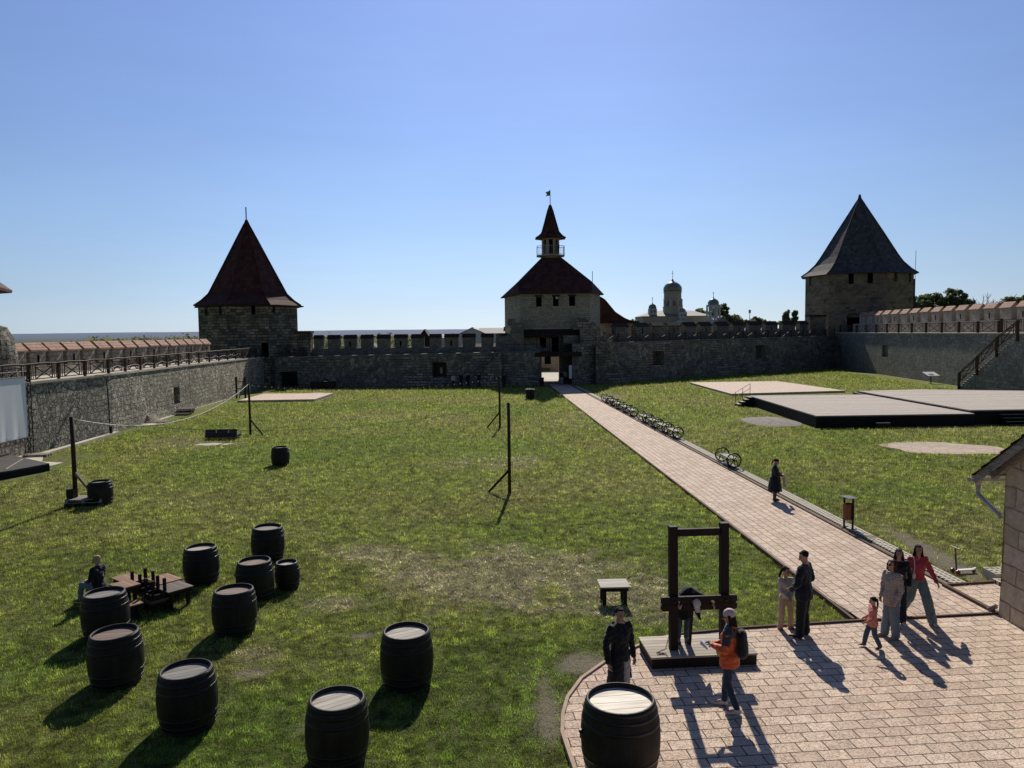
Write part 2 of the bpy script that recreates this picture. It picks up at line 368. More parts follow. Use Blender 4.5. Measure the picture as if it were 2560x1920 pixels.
    def sphere(s, c, r, n=10, m_=6):
        prof = [(max(math.sin(math.pi * i / m_), .001), -math.cos(math.pi * i / m_)) for i in range(m_ + 1)]
        if not hasattr(r, '__len__'): r = (r, r, r)
        o = len(s.v); s.lathe(prof, n)
        s.v[o:] = [(c[0] + v[0] * r[0], c[1] + v[1] * r[1], c[2] + v[2] * r[2]) for v in s.v[o:]]
    def mesh(s, name, fix=True):
        me = bpy.data.meshes.new(name); me.from_pydata(s.v, [], s.f)
        if fix:
            bm = bmesh.new(); bm.from_mesh(me); bmesh.ops.recalc_face_normals(bm, faces=bm.faces); bm.to_mesh(me); bm.free()
        return me
    def build(s, name, m, parent=None, smooth=False, world=False, bevel=0, fix=True, **tags):
        if world and parent is not None:
            inv = (Matrix.Translation(parent.location) @ parent.rotation_euler.to_matrix().to_4x4()).inverted()
            s.v = [tuple(inv @ Vector(v)) for v in s.v]
        me = s.mesh(name, fix)
        if bevel > 0:
            bm = bmesh.new(); bm.from_mesh(me); bmesh.ops.remove_doubles(bm, verts=bm.verts, dist=1e-5)
            bmesh.ops.bevel(bm, geom=list(bm.edges), offset=bevel, segments=1, affect='EDGES', clamp_overlap=True); bm.to_mesh(me); bm.free()
        if smooth: me.shade_smooth() if smooth is True else me.shade_auto_smooth(angle=smooth) if hasattr(me, 'shade_auto_smooth') else me.shade_smooth()
        add_uv(me)
        return link(name, me, m, parent, **tags)

# ------------------------------------------------------------------ PEOPLE (done first: remeshing is quicker in a small scene)
def ell_pts(c, r, rot=None, n=10, m_=7):
    out = []
    for i in range(m_ + 1):
        ph = math.pi * i / m_
        for j in range(n):
            t = 2 * math.pi * j / n
            v = Vector((r[0] * math.sin(ph) * math.cos(t), r[1] * math.sin(ph) * math.sin(t), r[2] * math.cos(ph)))
            if rot is not None: v = rot @ v
            out.append(Vector(c) + v)
    return out
def hull(bm, *els):
    pts = []
    for e in els:
        c, r = e[0], e[1]
        if not hasattr(r, '__len__'): r = (r, r, r)
        pts += ell_pts(c, r, e[2] if len(e) > 2 else None)
    vs = [bm.verts.new(p) for p in pts]
    res = bmesh.ops.convex_hull(bm, input=vs)
    bmesh.ops.delete(bm, geom=[v for v in vs if v.is_valid and not v.link_faces], context='VERTS')
def remesh(bm, voxel, wrinkle=0., smooth=2, seed=0):
    me = bpy.data.meshes.new('tmp'); bm.to_mesh(me); bm.free()
    o = bpy.data.objects.new('tmp', me); C.objects.link(o)
    md = o.modifiers.new('r', 'REMESH'); md.mode = 'VOXEL'; md.voxel_size = voxel; md.use_smooth_shade = True
    sm = o.modifiers.new('s', 'SMOOTH'); sm.factor = .5; sm.iterations = smooth
    dg = bpy.context.evaluated_depsgraph_get()
    me2 = bpy.data.meshes.new_from_object(o.evaluated_get(dg))
    bpy.data.objects.remove(o); bpy.data.meshes.remove(me)
    if wrinkle > 0:
        nrm = [v.normal.copy() for v in me2.vertices]
        for v, n in zip(me2.vertices, nrm):
            p = v.co
            q = Vector((p.x * 9 + seed, p.y * 9, p.z * 16 + p.x * 6))
            v.co = p + n * wrinkle * (noise.noise(q) + .5 * noise.noise(q * 2.3))
    me2.shade_smooth()
    return me2
_cm = {}
def m_cloth(name, c, c2=None, plaid=False, rough=.85, sheen=.2):
    if name in M: return M[name]
    m, nt, b = mat(name); v = opos(nt)
    n = noi(nt, v, 14, 4)
    col = mix(nt, ramp(nt, n, [(.3, 0.), (.7, .35)]), c, c2 or [x * .6 for x in c])
    if plaid:
        s = nd(nt, 'ShaderNodeSeparateXYZ', {0: v})
        sx = math_(nt, 'ADD', s.outputs[0], math_(nt, 'MULTIPLY', s.outputs[1], .8))
        f1 = math_(nt, 'GREATER_THAN', math_(nt, 'FRACT', math_(nt, 'MULTIPLY', sx, 30)), .6)
        f2 = math_(nt, 'GREATER_THAN', math_(nt, 'FRACT', math_(nt, 'MULTIPLY', s.outputs[2], 30)), .6)
        f = math_(nt, 'MULTIPLY', math_(nt, 'ADD', f1, f2), .5)
        col = mix(nt, f, col, (.10, .08, .075))
    nt.links.new(col, b.inputs['Base Color']); b.inputs['Roughness'].default_value = rough
    b.inputs['Sheen Weight'].default_value = sheen
    bump(nt, b, noi(nt, v, 60, 3), .2, .004)
    M[name] = m; return m
def m_skin():
    if 'skin' in M: return M['skin']
    m, nt, b = mat('skin')
    a = nd(nt, 'ShaderNodeAttribute', attribute_name='Col').outputs['Color']
    nt.links.new(a, b.inputs['Base Color']); b.inputs['Roughness'].default_value = .5
    b.inputs['Subsurface Weight'].default_value = .06; b.inputs['Subsurface Radius'].default_value = (.01, .004, .002)
    M['skin'] = m; return m
STD = dict(pelvis=(0, 0, .96), waist=(0, .005, 1.10), chest=(0, .01, 1.28), neck=(0, -.005, 1.47), head=(0, .02, 1.64),
           shL=(-.175, 0, 1.42), elL=(-.23, -.03, 1.13), wrL=(-.235, .05, .89), shR=(.175, 0, 1.42), elR=(.23, -.03, 1.13), wrR=(.235, .05, .89),
           hipL=(-.085, 0, .92), knL=(-.095, .025, .50), anL=(-.10, -.01, .085), hipR=(.085, 0, .92), knR=(.095, .025, .50), anR=(.10, -.01, .085),
           toeL=(-.115, .15, .035), toeR=(.115, .15, .035))
def person(loc, yaw, H, label, pose=None, head=(0, 0), skin=(.46, .27, .19), hair=dict(), top=None, bottom=None, shoes=None, extra=None,
           hands=True, voxel=.0085, w=1., child=False, group=None, loc_is='feet', lod=False):
    """yaw: direction the figure faces (0 = +Y), measured clockwise seen from above"""
    k = H / 1.76
    J = dict(STD); J.update(pose or {})
    J = {a: Vector((p[0] * w, p[1], p[2])) * k for a, p in J.items()}
    hs = k * (1.22 if child else 1.0)
    root = thing('person', label, 'person', loc, -yaw, group)
    HR = Matrix.Rotation(-R(head[0]), 3, 'Z') @ Matrix.Rotation(-R(head[1]), 3, 'X')   # turn, then nod down
    hc = J['head'] + (HR @ Vector((0, .0, 0)))
    if child: hc = J['head'] + Vector((0, 0, .03 * k))
    def HP(x, y, z): return hc + HR @ (Vector((x, y, z)) * hs)
    bm = bmesh.new()
    q = w * k
    tr = lambda a, r: (J[a], (r[0] * q, r[1] * k, r[2] * k))
    hull(bm, tr('pelvis', (.145, .10, .09)), tr('waist', (.12, .085, .07)))
    hull(bm, tr('waist', (.12, .085, .07)), tr('chest', (.145, .10, .10)))
    hull(bm, tr('chest', (.145, .10, .09)), (J['shL'], .05 * k), (J['shR'], .05 * k), (J['neck'] - Vector((0, 0, .03 * k)), .06 * k))
    hull(bm, (J['neck'] - Vector((0, 0, .03 * k)), .055 * k), (HP(0, -.02, -.05), .05 * hs))
    # head: cranium, face wedge, jaw, nose, ears
    hull(bm, (HP(0, -.018, .028), (.074 * hs, .092 * hs, .088 * hs), HR))
    hull(bm, (HP(0, .018, .01), (.066 * hs, .07 * hs, .07 * hs), HR), (HP(0, .052, -.075), (.03 * hs, .026 * hs, .024 * hs), HR), (HP(0, .0, -.06), (.05 * hs, .05 * hs, .03 * hs), HR))
    hull(bm, (HP(0, .088, .012), .009 * hs), (HP(0, .107, -.022), .0125 * hs), (HP(0, .085, -.03), .016 * hs))
    for sx in (-1, 1): hull(bm, (HP(sx * .077, -.012, -.005), (.009 * hs, .018 * hs, .031 * hs), HR))
    for s_ in 'LR':
        sh, el, wr = J['sh' + s_], J['el' + s_], J['wr' + s_]
        hull(bm, (sh, .05 * k), (el, .037 * k)); hull(bm, (el, .038 * k), (el.lerp(wr, .3), .038 * k), (wr, .025 * k))
        hp, kn, an, toe = J['hip' + s_], J['kn' + s_], J['an' + s_], J['toe' + s_]
        hull(bm, (hp, .085 * k), (kn, .052 * k)); hull(bm, (kn, .052 * k), (kn.lerp(an, .3) + Vector((0, -.012 * k, 0)), .052 * k), (an, .034 * k))
        hull(bm, (an, .036 * k), (toe, .028 * k))
        if hands and not lod:
            d = (wr - el).normalized(); side = Vector((1 if s_ == 'R' else -1, 0, 0)); fw = Vector((0, 1, 0))
            t = (fw - d * fw.dot(d)).normalized() if abs(d.dot(fw)) < .9 else Vector((0, 0, 1))   # thumb side = forward/up
            nrm = d.cross(t).normalized()                                                          # palm normal
            if nrm.dot(side) > 0: nrm = -nrm
            Rm = Matrix((t, d, nrm)).transposed()
            pc = wr + d * .05 * k
            hull(bm, (wr + d * .012 * k, (.024 * k, .02 * k, .018 * k), Rm), (wr + d * .075 * k, (.038 * k, .02 * k, .013 * k), Rm))
            for fi, (o, L) in enumerate(((.03, .070), (.010, .078), (-.010, .072), (-.029, .056))):
                a0 = wr + d * .085 * k + t * o * k; a1 = a0 + (d * .85 + nrm * .35).normalized() * L * .52 * k
                a2 = a1 + (d * .45 + nrm * .85).normalized() * L * .5 * k
                hull(bm, (a0, .0098 * k), (a1, .0092 * k)); hull(bm, (a1, .0092 * k), (a2, .0078 * k))
            b0 = wr + d * .028 * k + t * .025 * k; b1 = b0 + (t * .8 + d * .6 + nrm * .25).normalized() * .04 * k; b2 = b1 + (t * .3 + d * .9 + nrm * .3).normalized() * .032 * k
            hull(bm, (b0, .0125 * k), (b1, .0105 * k)); hull(bm, (b1, .0105 * k), (b2, .009 * k))
        elif lod:
            hull(bm, (wr, .03 * k), (wr + (wr - el).normalized() * .12 * k, .03 * k))
    me = remesh(bm, (.03 if lod else voxel) * max(k, .7), smooth=1)
    # paint the face
    col = me.color_attributes.new('Col', 'FLOAT_COLOR', 'POINT')
    n = len(me.vertices); co = np.empty(n * 3, np.float32); me.vertices.foreach_get('co', co); co = co.reshape(-1, 3)
    Ri = np.array(HR.inverted()); loc_ = ((co - np.array(hc)) @ Ri.T) / hs
    cc = np.ones((n, 4), np.float32); cc[:, :3] = skin
    def paint(c, r, colr, f=1.):
        d = np.sqrt((((loc_ - np.array(c)) / np.array(r)) ** 2).sum(1)); wgt = np.clip(1.6 - 1.1 * d, 0, 1)[:, None] * f
        cc[:, :3] = cc[:, :3] * (1 - wgt) + np.array(colr) * wgt
    for sx in (-1, 1):
        paint((sx * .031, .08, .006), (.017, .03, .0085), (.02, .012, .01))
        paint((sx * .033, .085, .028), (.021, .03, .005), [x * .3 for x in skin], .8)
        paint((sx * .045, .07, -.03), (.03, .03, .02), (skin[0] * 1.1, skin[1] * .85, skin[2] * .8), .4)
    paint((0, .095, -.052), (.023, .03, .0065), (.25, .07, .06), .9)
    col.data.foreach_set('color', cc.ravel())
    body = link('body', me, m_skin(), root)
    vx = (.03 if lod else .012)
    def cloth(name, bm_, m_, wr_=.004, parent=root, sm=2, vox=None):
        return link(name, remesh(bm_, (vox or vx) * max(k, .7), wr_ * k if not lod else 0, sm, random.random() * 50), m_, parent)
    # hair
    if hair.get('kind'):
        hm = m_cloth('hair_' + hair.get('n', 'dark'), hair.get('c', (.018, .012, .010)), rough=.9, sheen=0.)
        bm = bmesh.new()
        kd = hair['kind']
        if kd == 'short':
            hull(bm, (HP(0, -.036, .04), (.083 * hs, .090 * hs, .084 * hs), HR)); hull(bm, (HP(0, .012, .094), (.055 * hs, .05 * hs, .020 * hs), HR), (HP(0, -.05, .08), (.06 * hs, .05 * hs, .03 * hs), HR))
        elif kd in ('long', 'ponytail', 'bob', 'under'):
            if kd != 'under':
                hull(bm, (HP(0, -.040, .04), (.087 * hs, .090 * hs, .086 * hs), HR)); hull(bm, (HP(0, .018, .092), (.055 * hs, .045 * hs, .022 * hs), HR), (HP(0, -.05, .08), (.06 * hs, .05 * hs, .03 * hs), HR))
            dn = Vector((0, 0, -1))
            if kd in ('long', 'under'):
                L = hair.get('len', .30) * k
                for sx in (-1, 1):
                    hull(bm, (HP(sx * .07, -.015, .03), .03 * hs), (HP(sx * .078, -.03, -.06), .032 * hs)); a = HP(sx * .075, -.03, -.06)
                    hull(bm, (a, .033 * hs), (a + dn * L * .5 + Vector((sx * .02, 0, 0)) * k, .036 * hs)); hull(bm, (a + dn * L * .5 + Vector((sx * .02, 0, 0)) * k, .036 * hs), (a + dn * L + Vector((sx * .01, .02, 0)) * k, .02 * hs))
                a = HP(0, -.08, -.03)
                hull(bm, (a, (.07 * hs, .04 * hs, .05 * hs)), (a + dn * L * .6 + Vector((0, -.03, 0)) * k, (.09 * hs, .04 * hs, .05 * hs))); hull(bm, (a + dn * L * .6 + Vector((0, -.03, 0)) * k, (.09 * hs, .04 * hs, .05 * hs)), (a + dn * L * .95 + Vector((0, -.02, 0)) * k, (.05 * hs, .02 * hs, .03 * hs)))
            elif kd == 'bob':
                hull(bm, (HP(0, -.04, .03), (.09 * hs, .085 * hs, .07 * hs), HR), (HP(0, -.045, -.085), (.094 * hs, .065 * hs, .03 * hs), HR))
            else:
                sx = hair.get('side', -1)
                a = HP(0, -.105, .03); hull(bm, (a, .03 * hs), (HP(0, -.13, .02), .032 * hs))
                b_ = HP(sx * .075, -.12, -.12); hull(bm, (HP(0, -.13, .02), .028 * hs), (b_, .03 * hs)); hull(bm, (b_, .03 * hs), (HP(sx * .085, -.09, -.25), .015 * hs))
        cloth('hair', bm, hm, .006, vox=.010)
    if hair.get('hat'):
        hc_ = hair['hat']; bm = bmesh.new()
        if hc_ == 'beanie':
            hull(bm, (HP(0, -.022, .055), (.093 * hs, .107 * hs, .09 * hs), HR)); hull(bm, (HP(0, -.018, .025), (.097 * hs, .112 * hs, .02 * hs), HR), (HP(0, -.018, .05), (.097 * hs, .112 * hs, .02 * hs), HR))
            cloth('beanie', bm, m_cloth('pink_knit', (.66, .50, .47)), .003)
        elif hc_ == 'cap':
            hull(bm, (HP(0, -.02, .052), (.088 * hs, .104 * hs, .085 * hs), HR)); hull(bm, (HP(0, .07, .045), (.07 * hs, .03 * hs, .012 * hs), HR), (HP(0, .155, .028), (.055 * hs, .02 * hs, .008 * hs), HR))
            cloth('cap', bm, m_cloth('pale_cap_cloth', (.62, .57, .52)), .002)
    if hair.get('glasses'):
        bm = bmesh.new()
        z_ = hair['glasses']
        for sx in (-1, 1):
            hull(bm, (HP(sx * .033, .094, z_), (.029 * hs, .012 * hs, .024 * hs), HR)); hull(bm, (HP(sx * .06, .085, z_ + .008), .007 * hs), (HP(sx * .083, .0, z_ + .008), .007 * hs))
        cloth('sunglasses', bm, M['black'], 0, vox=.008)
    # clothes
    if bottom:
        bm = bmesh.new(); g = bottom.get('g', .018) * k; wide = bottom.get('wide', 1.)
        hull(bm, (J['pelvis'] + Vector((0, 0, .03 * k)), (.145 * q + g * .6, .10 * k + g * .6, .09 * k)), (J['hipL'], .09 * k), (J['hipR'], .09 * k))
        for s_ in 'LR':
            hp, kn, an = J['hip' + s_], J['kn' + s_], J['an' + s_]
            end = an + (kn - an).normalized() * bottom.get('hem', -.0) * k
            hull(bm, (hp, .085 * k + g), (kn, (.055 * k + g) * (1 + (wide - 1) * .6))); hull(bm, (kn, (.055 * k + g) * (1 + (wide - 1) * .6)), (end, (.044 * k + g * .8) * wide))
            if bottom.get('cuff'): hull(bm, (end, (.048 * k + g) * wide), (end + Vector((0, 0, -.02 * k)), (.048 * k + g) * wide))
        cloth(bottom.get('name', 'trousers'), bm, bottom['m'], .011)
    if shoes:
        for s_ in 'LR':
            bm = bmesh.new()
            an, toe = J['an' + s_], J['toe' + s_]; dd = (toe - an); dd.z = 0; dd.normalize()
            heel = an - dd * .035 * k; heel.z = an.z - .045 * k
            hull(bm, (heel, (.036 * k, .036 * k, .03 * k)), (toe + dd * .02 * k, (.040 * k, .034 * k, .022 * k)), (toe - dd * .05 * k, (.044 * k, .04 * k, .03 * k))); hull(bm, (an, .045 * k), (heel, .035 * k), (toe - dd * .07 * k, .035 * k))
            cloth('shoe', bm, shoes, .0, sm=1, vox=.010)
    if top:
        g = top.get('g', .022) * k; hem = top.get('hem', .90) * k; fl = top.get('flare', 1.)
        bm = bmesh.new(); pv, ws, ch = J['pelvis'], J['waist'], J['chest']
        hull(bm, (ws, (.12 * q + g, .085 * k + g, .07 * k)), (ch, (.145 * q + g, .10 * k + g, .09 * k)))
        hull(bm, (ch, (.145 * q + g, .10 * k + g, .08 * k)), (J['shL'], .052 * k + g * .5), (J['shR'], .052 * k + g * .5), (J['neck'] - Vector((0, 0, .035 * k)), .06 * k + g * .3))
        ax = (ch - pv).normalized()
        if top.get('bent'): hp_ = pv + ax * (hem - pv.z if False else -.02 * k)
        else: hp_ = Vector((pv.x, pv.y, hem))
        if hem < pv.z and not top.get('bent'):
            hull(bm, (ws, (.12 * q + g, .085 * k + g, .07 * k)), (pv, ((.165 * q + g) * (1 + (fl - 1) * .3), (.125 * k + g) * (1 + (fl - 1) * .3), .05 * k)))
            hull(bm, (pv, ((.165 * q + g) * (1 + (fl - 1) * .3), (.125 * k + g) * (1 + (fl - 1) * .3), .05 * k)), (hp_, ((.165 * q + g) * fl, (.13 * k + g) * fl, .012 * k)))
        else:
            hull(bm, (ws, (.12 * q + g, .085 * k + g, .07 * k)), (hp_, (.14 * q + g, .10 * k + g, .03 * k)))
        if top.get('open'):   # open-fronted coat: hanging front panels
            pass
        for s_ in 'LR':
            sh, el, wr = J['sh' + s_], J['el' + s_], J['wr' + s_]; e = el.lerp(wr, top.get('sleeve', .95)); a_ = top.get('arm', 1.)
            hull(bm, (sh, .052 * k + g * .7), (el, .042 * k + g * .55 * a_)); hull(bm, (el, .042 * k + g * .55 * a_), (e, .032 * k + g * .45 * a_))
        if top.get('hood'):
            nk = J['neck']; hull(bm, (nk + Vector((0, -.075, .0)) * k, (.10 * k, .055 * k, .05 * k)), (nk + Vector((0, -.09, -.07)) * k, (.08 * k, .04 * k, .06 * k)))
            for sx in (-1, 1): hull(bm, (nk + Vector((sx * .08, -.04, .01)) * k, .04 * k), (nk + Vector((sx * .05, .07, -.05)) * k, .03 * k))
        if top.get('collar'):
            nk = J['neck']; hull(bm, (nk + Vector((0, -.005, .015)) * k, (.072 * k, .072 * k, .022 * k)), (nk + Vector((0, 0, -.04)) * k, (.085 * k, .08 * k, .03 * k)))
        t_ = cloth(top.get('name', 'jacket'), bm, top['m'], .017)
        if top.get('yoke'):
            bm = bmesh.new()
            hull(bm, (J['shL'], .054 * k + g * .95), (J['shR'], .054 * k + g * .95), (J['neck'] - Vector((0, 0, .03 * k)), .065 * k + g * .4), (J['chest'] + Vector((0, -.02, .06)) * k, (.15 * q + g, .08 * k + g, .05 * k)))
            for s_ in 'LR': hull(bm, (J['sh' + s_], .056 * k + g * .8), (J['sh' + s_].lerp(J['el' + s_], .7), .047 * k + g * .66))
            link('shoulder_panel', remesh(bm, .012, .004 * k), top['yoke'], t_)
    if extra: extra(root, J, k, HP, HR, cloth, hs)
    return root

denim = m_cloth('blue_denim', (.045, .075, .12), (.08, .11, .15)); denim_d = m_cloth('dark_denim', (.012, .017, .032)); denim_l = m_cloth('pale_denim', (.17, .21, .26), (.11, .14, .18))
teal = m_cloth('grey_green_denim', (.17, .21, .215), (.10, .13, .135)); blackc = m_cloth('black_cloth', (.008, .009, .012), (.014, .014, .017)); navy = m_cloth('navy_cloth', (.009, .012, .024))
white_sh = m_cloth('white_sneaker_leather', (.62, .60, .57), (.45, .43, .42), rough=.5); dark_sh = m_cloth('dark_shoe_leather', (.01, .01, .01), rough=.4); greysh = m_cloth('grey_sneakers', (.30, .29, .28))
beige = m_cloth('beige_satin', (.52, .36, .25), (.40, .27, .19), rough=.5); cream = m_cloth('cream_knit', (.55, .50, .44)); lgrey = m_cloth('light_grey_cotton', (.42, .42, .42))
orange = m_cloth('orange_shell', (.62, .105, .025), (.40, .07, .02), rough=.6); slate_c = m_cloth('slate_grey_shell', (.035, .045, .055)); pinkj = m_cloth('salmon_pink_cotton', (.60, .20, .15), (.48, .16, .12))
redc = m_cloth('raspberry_knit', (.42, .055, .075), (.30, .04, .05)); plaid = m_cloth('checked_cotton', (.52, .45, .38), (.45, .39, .34), plaid=True); yellow = m_cloth('mustard_nylon', (.50, .34, .10)); greyt = m_cloth('grey_green_trousers', (.075, .08, .075))
blushc = m_cloth('blush_pink_fabric', (.62, .38, .36), (.5, .3, .3))

# 2 man in black coat by the barrel
def ex_coat(root, J, k, HP, HR, cloth, hs):
    bm = bmesh.new(); p = J['pelvis']
    hull(bm, (p + Vector((0, -.05, .0)), (.17 * k, .08 * k, .05 * k)), (p + Vector((-.02, -.09, -.52)) * 1, (.20 * k, .06 * k, .02 * k)))
    hull(bm, (p + Vector((.12, .02, .0)), (.07 * k, .10 * k, .05 * k)), (p + Vector((.17, .02, -.52)), (.06 * k, .15 * k, .02 * k)))
    hull(bm, (p + Vector((.06, .09, .0)), (.09 * k, .05 * k, .05 * k)), (p + Vector((.09, .13, -.52)), (.10 * k, .03 * k, .02 * k)))
    hull(bm, (p + Vector((-.15, -.02, .0)), (.05 * k, .08 * k, .05 * k)), (p + Vector((-.21, -.03, -.45)), (.03 * k, .10 * k, .02 * k)))
    cloth('coat_tails', bm, blackc, .01)
person((1.76, 12.6, .05), R(152), 1.74, 'smiling man in a long open black coat and pale trousers behind the white-topped barrel',
       dict(elL=(-.25, -.02, 1.13), wrL=(-.27, .03, .87), elR=(.25, -.03, 1.13), wrR=(.25, .04, .86)), head=(12, 6), hair=dict(kind='short'),
       top=dict(m=blackc, hem=.86, g=.035, hood=True, collar=True, name='coat', sleeve=.97), bottom=dict(m=lgrey, g=.025, wide=1.2), shoes=dark_sh, extra=ex_coat, w=1.03)
# 3 person bent in the pillory
def ex_pil(root, J, k, HP, HR, cloth, hs):
    bm = bmesh.new(); a = J['hipR'] + Vector((.19, .08, .02)); hull(bm, (a, (.075, .06, .11)), (a + Vector((0, 0, -.09)), (.095, .07, .07)))
    cloth('shoulder_bag', bm, blackc, .004)
    bm = bmesh.new(); b_ = J['chest'] + Vector((-.10, .07, -.05)); hull(bm, (b_, (.08, .03, .06)), (b_ + Vector((-.03, .02, -.24)), (.06, .02, .05)), (b_ + Vector((-.10, .04, -.42)), (.015, .012, .012)))
    c_ = J['chest']; hull(bm, (c_ + Vector((.02, -.05, .0)), (.17, .08, .06)), (J['pelvis'] + Vector((-.02, .10, -.36)), (.17, .06, .04))); hull(bm, (c_ + Vector((0, -.06, .06)), (.15, .10, .09)), (J['shL'], .08), (J['shR'], .08))
    cloth('hanging_jacket_front', bm, blackc, .008)
person((3.34, 14.78, .27), R(180), 1.62, 'bent person in a pale cap, black jacket and jeans locked in the wooden pillory',
       dict(pelvis=(.02, -.10, .93), waist=(0, .0, 1.03), chest=(-.06, .14, 1.10), neck=(-.12, .30, 1.045), head=(-.15, .44, .985), shL=(-.22, .20, 1.10), shR=(.06, .20, 1.09),
            elL=(-.42, .17, 1.02), wrL=(-.485, .45, .985), elR=(.18, .16, 1.02), wrR=(.225, .44, .985), hipL=(-.07, -.10, .90), hipR=(.10, -.10, .90),
            knL=(-.06, .02, .50), knR=(.11, .0, .50), anL=(-.06, -.09, .085), anR=(.12, -.02, .085), toeL=(-.07, .06, .035), toeR=(.13, .13, .035)),
       head=(0, 62), hair=dict(kind='long', len=.12, n='brown', c=(.03, .018, .012), hat='cap'), top=dict(m=blackc, g=.03, bent=True, sleeve=.9), bottom=dict(m=denim, g=.016), shoes=dark_sh, extra=ex_pil)
# 4 woman in orange
def ex_or(root, J, k, HP, HR, cloth, hs):
    ch = J['chest']
    bm = bmesh.new(); hull(bm, (ch + Vector((0, -.20, .05)), (.15, .09, .12)), (ch + Vector((0, -.22, -.20)), (.16, .10, .13))); bp = cloth('backpack', bm, blackc, .006)
    bm = bmesh.new()
    for sx in (-1, 1): hull(bm, (ch + Vector((sx * .10, -.10, .17)), .022), (ch + Vector((sx * .11, .07, .14)), .022)); hull(bm, (ch + Vector((sx * .11, .07, .14)), .02), (ch + Vector((sx * .14, .06, -.12)), .018))
    cloth('strap', bm, blackc, 0, parent=bp)
    bm = bmesh.new(); pw = J['pelvis']; hull(bm, (pw + Vector((-.05, .155, .09)), (.14, .055, .075)), (pw + Vector((-.05, .15, .02)), (.09, .045, .04))); hull(bm, (pw + Vector((.14, .08, .10)), (.05, .07, .022)), (pw + Vector((-.17, .08, .10)), (.03, .05, .022)))
    cloth('waist_pouch', bm, yellow, .003)
    h = (J['wrL'] + J['wrR']) / 2 + Vector((0, .13, -.02)); mb = MB(); mb.box(h, (.21, .15, .004), M_=Matrix.Rotation(R(35), 3, 'X')); mb.build('paper', M['white'], root)
person((3.58, 12.5, .05), R(-66), 1.71, 'woman in an orange jacket and pink beanie with a black backpack',
       dict(elL=(-.25, .04, 1.14), wrL=(-.13, .27, 1.17), elR=(.25, .03, 1.13), wrR=(.11, .30, 1.06), knL=(-.09, .02, .50), anL=(-.12, -.16, .085), toeL=(-.16, .0, .035), knR=(.11, .07, .50), anR=(.13, .10, .085), toeR=(.10, .26, .035)),
       head=(-6, 10), hair=dict(kind='under', len=.26, n='brown', c=(.035, .02, .013), hat='beanie', glasses=.01), w=1.08, top=dict(m=orange, g=.045, hem=.80, hood=True, yoke=slate_c, sleeve=.93), bottom=dict(m=denim_d if False else m_cloth('mid_blue_denim', (.018, .035, .075)), g=.016, hem=.03), shoes=white_sh, extra=ex_or)
# 5 girl in cream
person((5.77, 16.0, .05), R(172), 1.30, 'girl with a ponytail in a cream top and beige satin trousers at the lawn edge',
       dict(elL=(-.20, .06, 1.12), wrL=(-.04, .20, .95), elR=(.21, .04, 1.12), wrR=(.05, .20, .97), hipL=(-.10, 0, .92), hipR=(.10, 0, .92), knL=(-.14, .03, .5), knR=(.14, .03, .5), anL=(-.165, .0, .085), anR=(.165, .0, .085), toeL=(-.19, .15, .035), toeR=(.19, .15, .035)), head=(-22, 8), hair=dict(kind='ponytail', side=1, n='brown', c=(.05, .03, .02)),
       top=dict(m=cream, g=.03, hem=.93, name='sweater', collar=True), bottom=dict(m=beige, g=.022, wide=1.35, cuff=True), shoes=dark_sh, child=True, w=.95, voxel=.010)
# 6 man in navy
person((5.98, 15.55, .05), R(-52), 1.80, 'man in a navy jacket and black trousers looking down beside the girl in cream',
       dict(elL=(-.27, .04, 1.14), wrL=(-.16, .20, .98), elR=(.27, -.06, 1.14), wrR=(.20, .17, .99), anL=(-.12, .03, .085), toeL=(-.16, .18, .035)), head=(-38, 22), hair=dict(kind='short'),
       top=dict(m=navy, g=.048, hem=.80, collar=True), bottom=dict(m=blackc, g=.034, wide=1.2), shoes=dark_sh, w=1.14)
# 7 toddler
person((7.13, 14.95, .05), R(-84), 1.0, 'toddler in a pink hooded jacket and jeans walking across the paving',
       dict(elL=(-.22, .06, 1.10), wrL=(-.22, .30, 1.0), elR=(.24, -.05, 1.1), wrR=(.28, .15, .98), knR=(.10, .16, .52), anR=(.10, .24, .095), toeR=(.10, .40, .07), knL=(-.09, -.04, .50), anL=(-.10, -.22, .10), toeL=(-.12, -.08, .035)),
       head=(5, 12), hair=dict(kind='ponytail', side=.2, n='dark'), top=dict(m=pinkj, g=.045, hem=.80, hood=True, arm=1.25), bottom=dict(m=denim, g=.03, wide=1.15), shoes=dark_sh, child=True, w=1.12, voxel=.011)
# 8 woman in checked shirt
person((7.75, 15.45, .05), R(-112), 1.63, 'woman in a checked shirt, pale jeans and sunglasses beside the toddler',
       dict(elL=(-.24, .0, 1.13), wrL=(-.20, .10, .89), elR=(.25, -.02, 1.13), wrR=(.22, .08, .90), anL=(-.11, -.02, .085), anR=(.13, .05, .085), toeR=(.17, .2, .035)), head=(6, -6),
       hair=dict(kind='long', len=.22, n='auburn', c=(.075, .03, .018), glasses=.01), top=dict(m=plaid, g=.034, hem=.76, flare=1.02, name='shirt', collar=True), bottom=dict(m=denim_l, g=.028, wide=1.4), shoes=greysh)
# 9 woman in dark jacket
person((8.28, 16.25, .05), R(192), 1.62, 'woman in a dark jacket and dark jeans with long curly hair behind the checked shirt',
       dict(anL=(-.09, .10, .085), toeL=(-.12, .25, .035), anR=(.08, -.10, .085), toeR=(.1, .05, .035), elL=(-.25, -.05, 1.14), wrL=(-.22, .08, .92)), head=(8, 0),
       hair=dict(kind='long', len=.24, n='dark'), top=dict(m=blackc, g=.032, hem=.88, open=True), bottom=dict(m=denim_d, g=.024, wide=1.3), shoes=white_sh)
